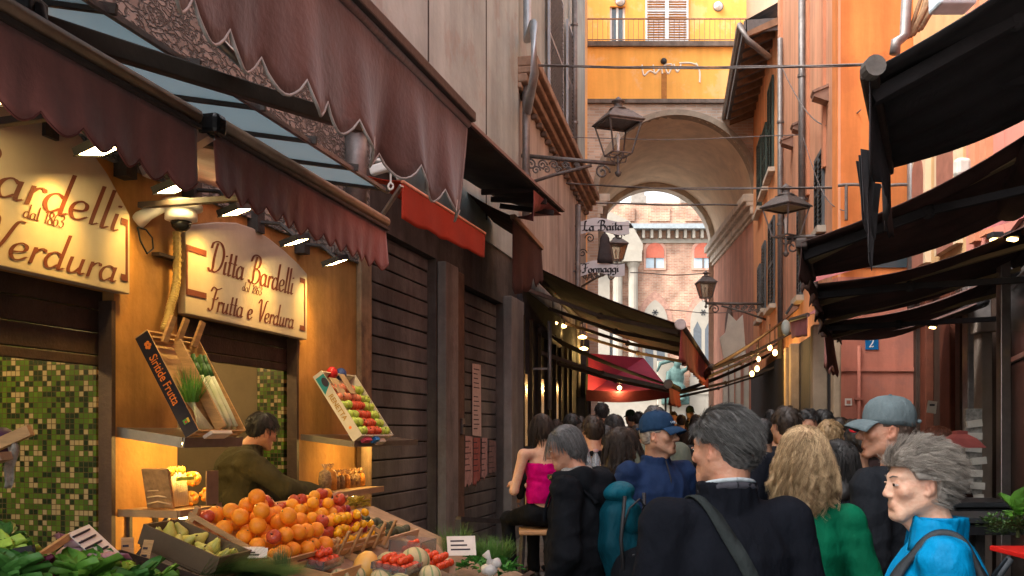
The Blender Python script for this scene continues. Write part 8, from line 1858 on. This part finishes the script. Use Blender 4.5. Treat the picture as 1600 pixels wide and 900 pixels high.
# --- crowd: a few built once, then copied with their parts
CROWD = [ # px, crown row, distance, facing, hair key, coat colour, label
 (926,649,6.6,5,'short','brn',(.012,.012,.014),'person in a broad black jacket left of the bottles, back turned'),
 (893,646,9.0,15,'short','blk',(.02,.02,.03),'dark haired man beside the arcade, half hidden by a black jacket'),
 (972,668,6.0,-70,'long','brn',(.03,.022,.02),'woman with brown hair in profile behind the blue cap man'),
 (960,648,8.2,10,'long','blk',(.015,.013,.014),'tall woman with long black hair in black, in front of the crowd'),
 (1022,634,6.7,0,'short','salt',(.2,.22,.17),'man in a pale grey-green jacket just behind the blue cap'),
 (940,629,11.5,0,'short','blk',(.35,.38,.45),'tall man in pale shirt standing above the crowd'),
 (905,650,11.5,30,'short','brn',(.03,.03,.04),'brown haired man near the brass shopfront'),
 (998,643,13.5,-10,'short','blk',(.02,.03,.03),'dark haired man left of the blue cap, far off'),
 (985,641,16,20,'cap','grn',(.05,.05,.05),'person in a dark green hat in the distance'),
 (958,650,15,0,'short','brn',(.03,.02,.02),'small dark head in front of the stone portal'),
 (1052,643,18,170,'short','brn',(.1,.04,.04),'distant person in dark red facing the camera'),
 (1064,648,16,0,'short','brn',(.04,.03,.03),'distant brown haired person right of the blue cap'),
 (1078,635,19.5,180,'cap','blk',(.02,.02,.02),'distant person in a black hat beneath the end of the red valance'),
 (1088,648,15,10,'long','brn',(.06,.04,.03),'long haired distant person left of the grey haired man'),
 (1192,654,6.4,0,'short','blk',(.1,.1,.11),'dark haired person right of the grey haired man'),
 (1228,635,5.4,8,'short','brn',(.015,.017,.025),'man with cropped brown hair above the blond curls'),
 (1263,639,5.8,150,'short','blk',(.04,.04,.05),'young man facing us between the brown head and the blond child'),
 (1285,640,7.5,10,'short','blk',(.02,.02,.02),'black haired man behind the blond child'),
 (1296,656,5.6,-30,'short','lbl',(.15,.13,.11),'person with short sandy blond hair'),
 (1312,688,4.5,0,'long','blk',(.02,.02,.03),'short person with dark curls beside the grey jacket'),
 (1342,662,5.0,-20,'pony','blk',(.09,.1,.13),'woman with black hair pinned up by a red tie'),
 (1332,655,8.0,0,'short','brn',(.05,.04,.04),'brown haired head between the black bun and the cap man'),
 (1466,667,6.8,100,'long','aub',(.05,.02,.015),'auburn haired woman at the dark doors'),
 (1437,676,7.5,190,'short','brn',(.25,.1,.02),'person in orange seen past the cap man'),
 (1206,662,9,0,'short','brn',(.06,.06,.07),'small dark head far back on the right'),
 (1172,655,11,10,'short','salt',(.05,.05,.06),'grey head far back behind the grey haired man'),
 (1246,652,10,-15,'long','brn',(.03,.03,.035),'brown haired woman far back under the right awnings'),
 (870,655,11,-10,'short','brn',(.03,.025,.02),'brown haired person deep in the left arcade'),
 (845,662,10,30,'long','blk',(.02,.02,.02),'black haired person deep in the left arcade'),
 (1150,650,14,0,'short','blk',(.05,.03,.03),'dark haired person beyond the grey haired man'),
 (1118,645,17,15,'short','brn',(.08,.07,.06),'distant walker at the right foot of the arch'),
 (1010,648,20,0,'long','blk',(.03,.03,.03),'distant long haired walker under the magenta tent'),
 (925,655,14,0,'short','blk',(.02,.02,.02),'dark head below the magenta tent'),

 (880,668,8.0,40,'short','blk',(.02,.02,.022),'dark haired man in black between the bob and the arcade'),
 (912,662,8.6,-25,'long','brn',(.04,.03,.03),'brown haired woman just left of the clear bottles'),
 (945,664,7.4,15,'short','blk',(.02,.02,.02),'man in black above the clear bottles'),
 (1000,662,9.5,-60,'short','brn',(.05,.04,.04),'brown haired man left of the blue cap, looking right'),
 (1100,655,9.0,25,'long','blk',(.03,.03,.03),'black haired woman behind the left side of the grey haired man'),
 (1180,668,7.4,-15,'long','brn',(.04,.035,.03),'brown haired woman right behind the grey haired man'),
 (1213,650,7.8,20,'short','blk',(.03,.03,.035),'black haired man in dark clothes left of the cropped brown head'),
 (1240,658,8.4,-30,'short','salt',(.06,.06,.07),'greying man deep among the right side crowd'),
 (1275,655,9.5,10,'long','blk',(.02,.02,.03),'black haired woman deep in front of the far doors'),
 (1312,652,9.0,30,'short','brn',(.03,.04,.05),'brown haired man in front of the buff column'),
 (1345,668,7.0,-40,'long','brn',(.05,.03,.03),'brown haired woman half hidden by the grey cap'),
 (1030,652,12.5,10,'long','brn',(.05,.05,.06),'brown haired walker under the end of the middle awning'),
 (1205,640,12.0,5,'short','blk',(.03,.03,.03),'tall dark haired man far back on the right'),
]
HM = dict(brn=H_BRN, blk=H_BLK, salt=H_SALT, lbl=H_LBL, aub=H_AUB, grn=H_BLK)
TPL = {}
def crowd_tpl(kind):
    hair = dict(short=dict(mat=H_BRN, style='short', n=900, length=.035, tuft=.9, thick=.0014, volume=.012, seed=51), long=dict(mat=H_BRN, style='long', n=1300, length=.24, tuft=.5, thick=.0016, volume=.018, seed=52, wave=.004, freq=50, front=.07),
                pony=dict(mat=H_BLK, style='pony', n=900, length=.04, tuft=.3, thick=.0014, volume=.01, seed=53, flow=(0,-1,.2)), cap=dict(mat=H_BLK, style='short', n=300, length=.012, volume=.003, seed=54))[kind]
    return person('x', 0, 0, 1.75, 0, {'short':8,'long':-6,'pony':12,'cap':0}[kind], 0, 0, SK_A, 0 if kind in ('long','pony') else 1, 0, 1, None, dict(mat=fabric('coat_default', (.03,.03,.03)), name='coat', loose=1), fabric('dark_trousers', (.02,.02,.025)),
                  shape=1.0 if kind in ('short','cap') else .9, collar=.012, wr=.006, detail=False, hair=hair, cap=dict(mat=fabric('dark_green_cap', (.02,.03,.015))) if kind == 'cap' else None)['root']
for i, (px, py, Y_, yaw, kind, hk_, cc, lab) in enumerate(CROWD):
    if kind not in TPL: TPL[kind] = crowd_tpl(kind); r_ = TPL[kind]
    else: r_ = dup(TPL[kind])
    k_ = HT(py, Y_)/(1.75*1.005 if kind != 'cap' else 1.765); r_.location = (HX(px, Y_), Y_, gz(Y_)); r_.rotation_euler = (0, 0, R(yaw)); r_.scale = (max(k_, .93) if k_ < 1 else min(k_, 1.04), max(k_, .93) if k_ < 1 else min(k_, 1.04), k_)
    r_['label'] = lab; r_['category'] = 'person'; r_['group'] = 'people crowding the lane'
    for ch in r_.children:
        if ch.name.startswith('hair'): setmat(ch, HM[hk_])
        if ch.name.startswith('coat'): setmat(ch, fabric('coat_%02d' % i, tuple(c*.55 for c in cc)))
        if ch.name.startswith('body') and i % 3: setmat(ch, (SK_B, SK_C, SK_D)[i % 3])
# red hair tie
q = P(1334, 671, 4.85); t = thing('hair_tie', 'small red hair tie on the pinned-up black hair', 'hair tie', q); MB().tube([q+Vector((.018*math.cos(a), 0, .012*math.sin(a))) for a in [k*math.pi/5 for k in range(11)]], .007, 6).build('band', M('red_band', (.6,.02,.03), .6), t, True)
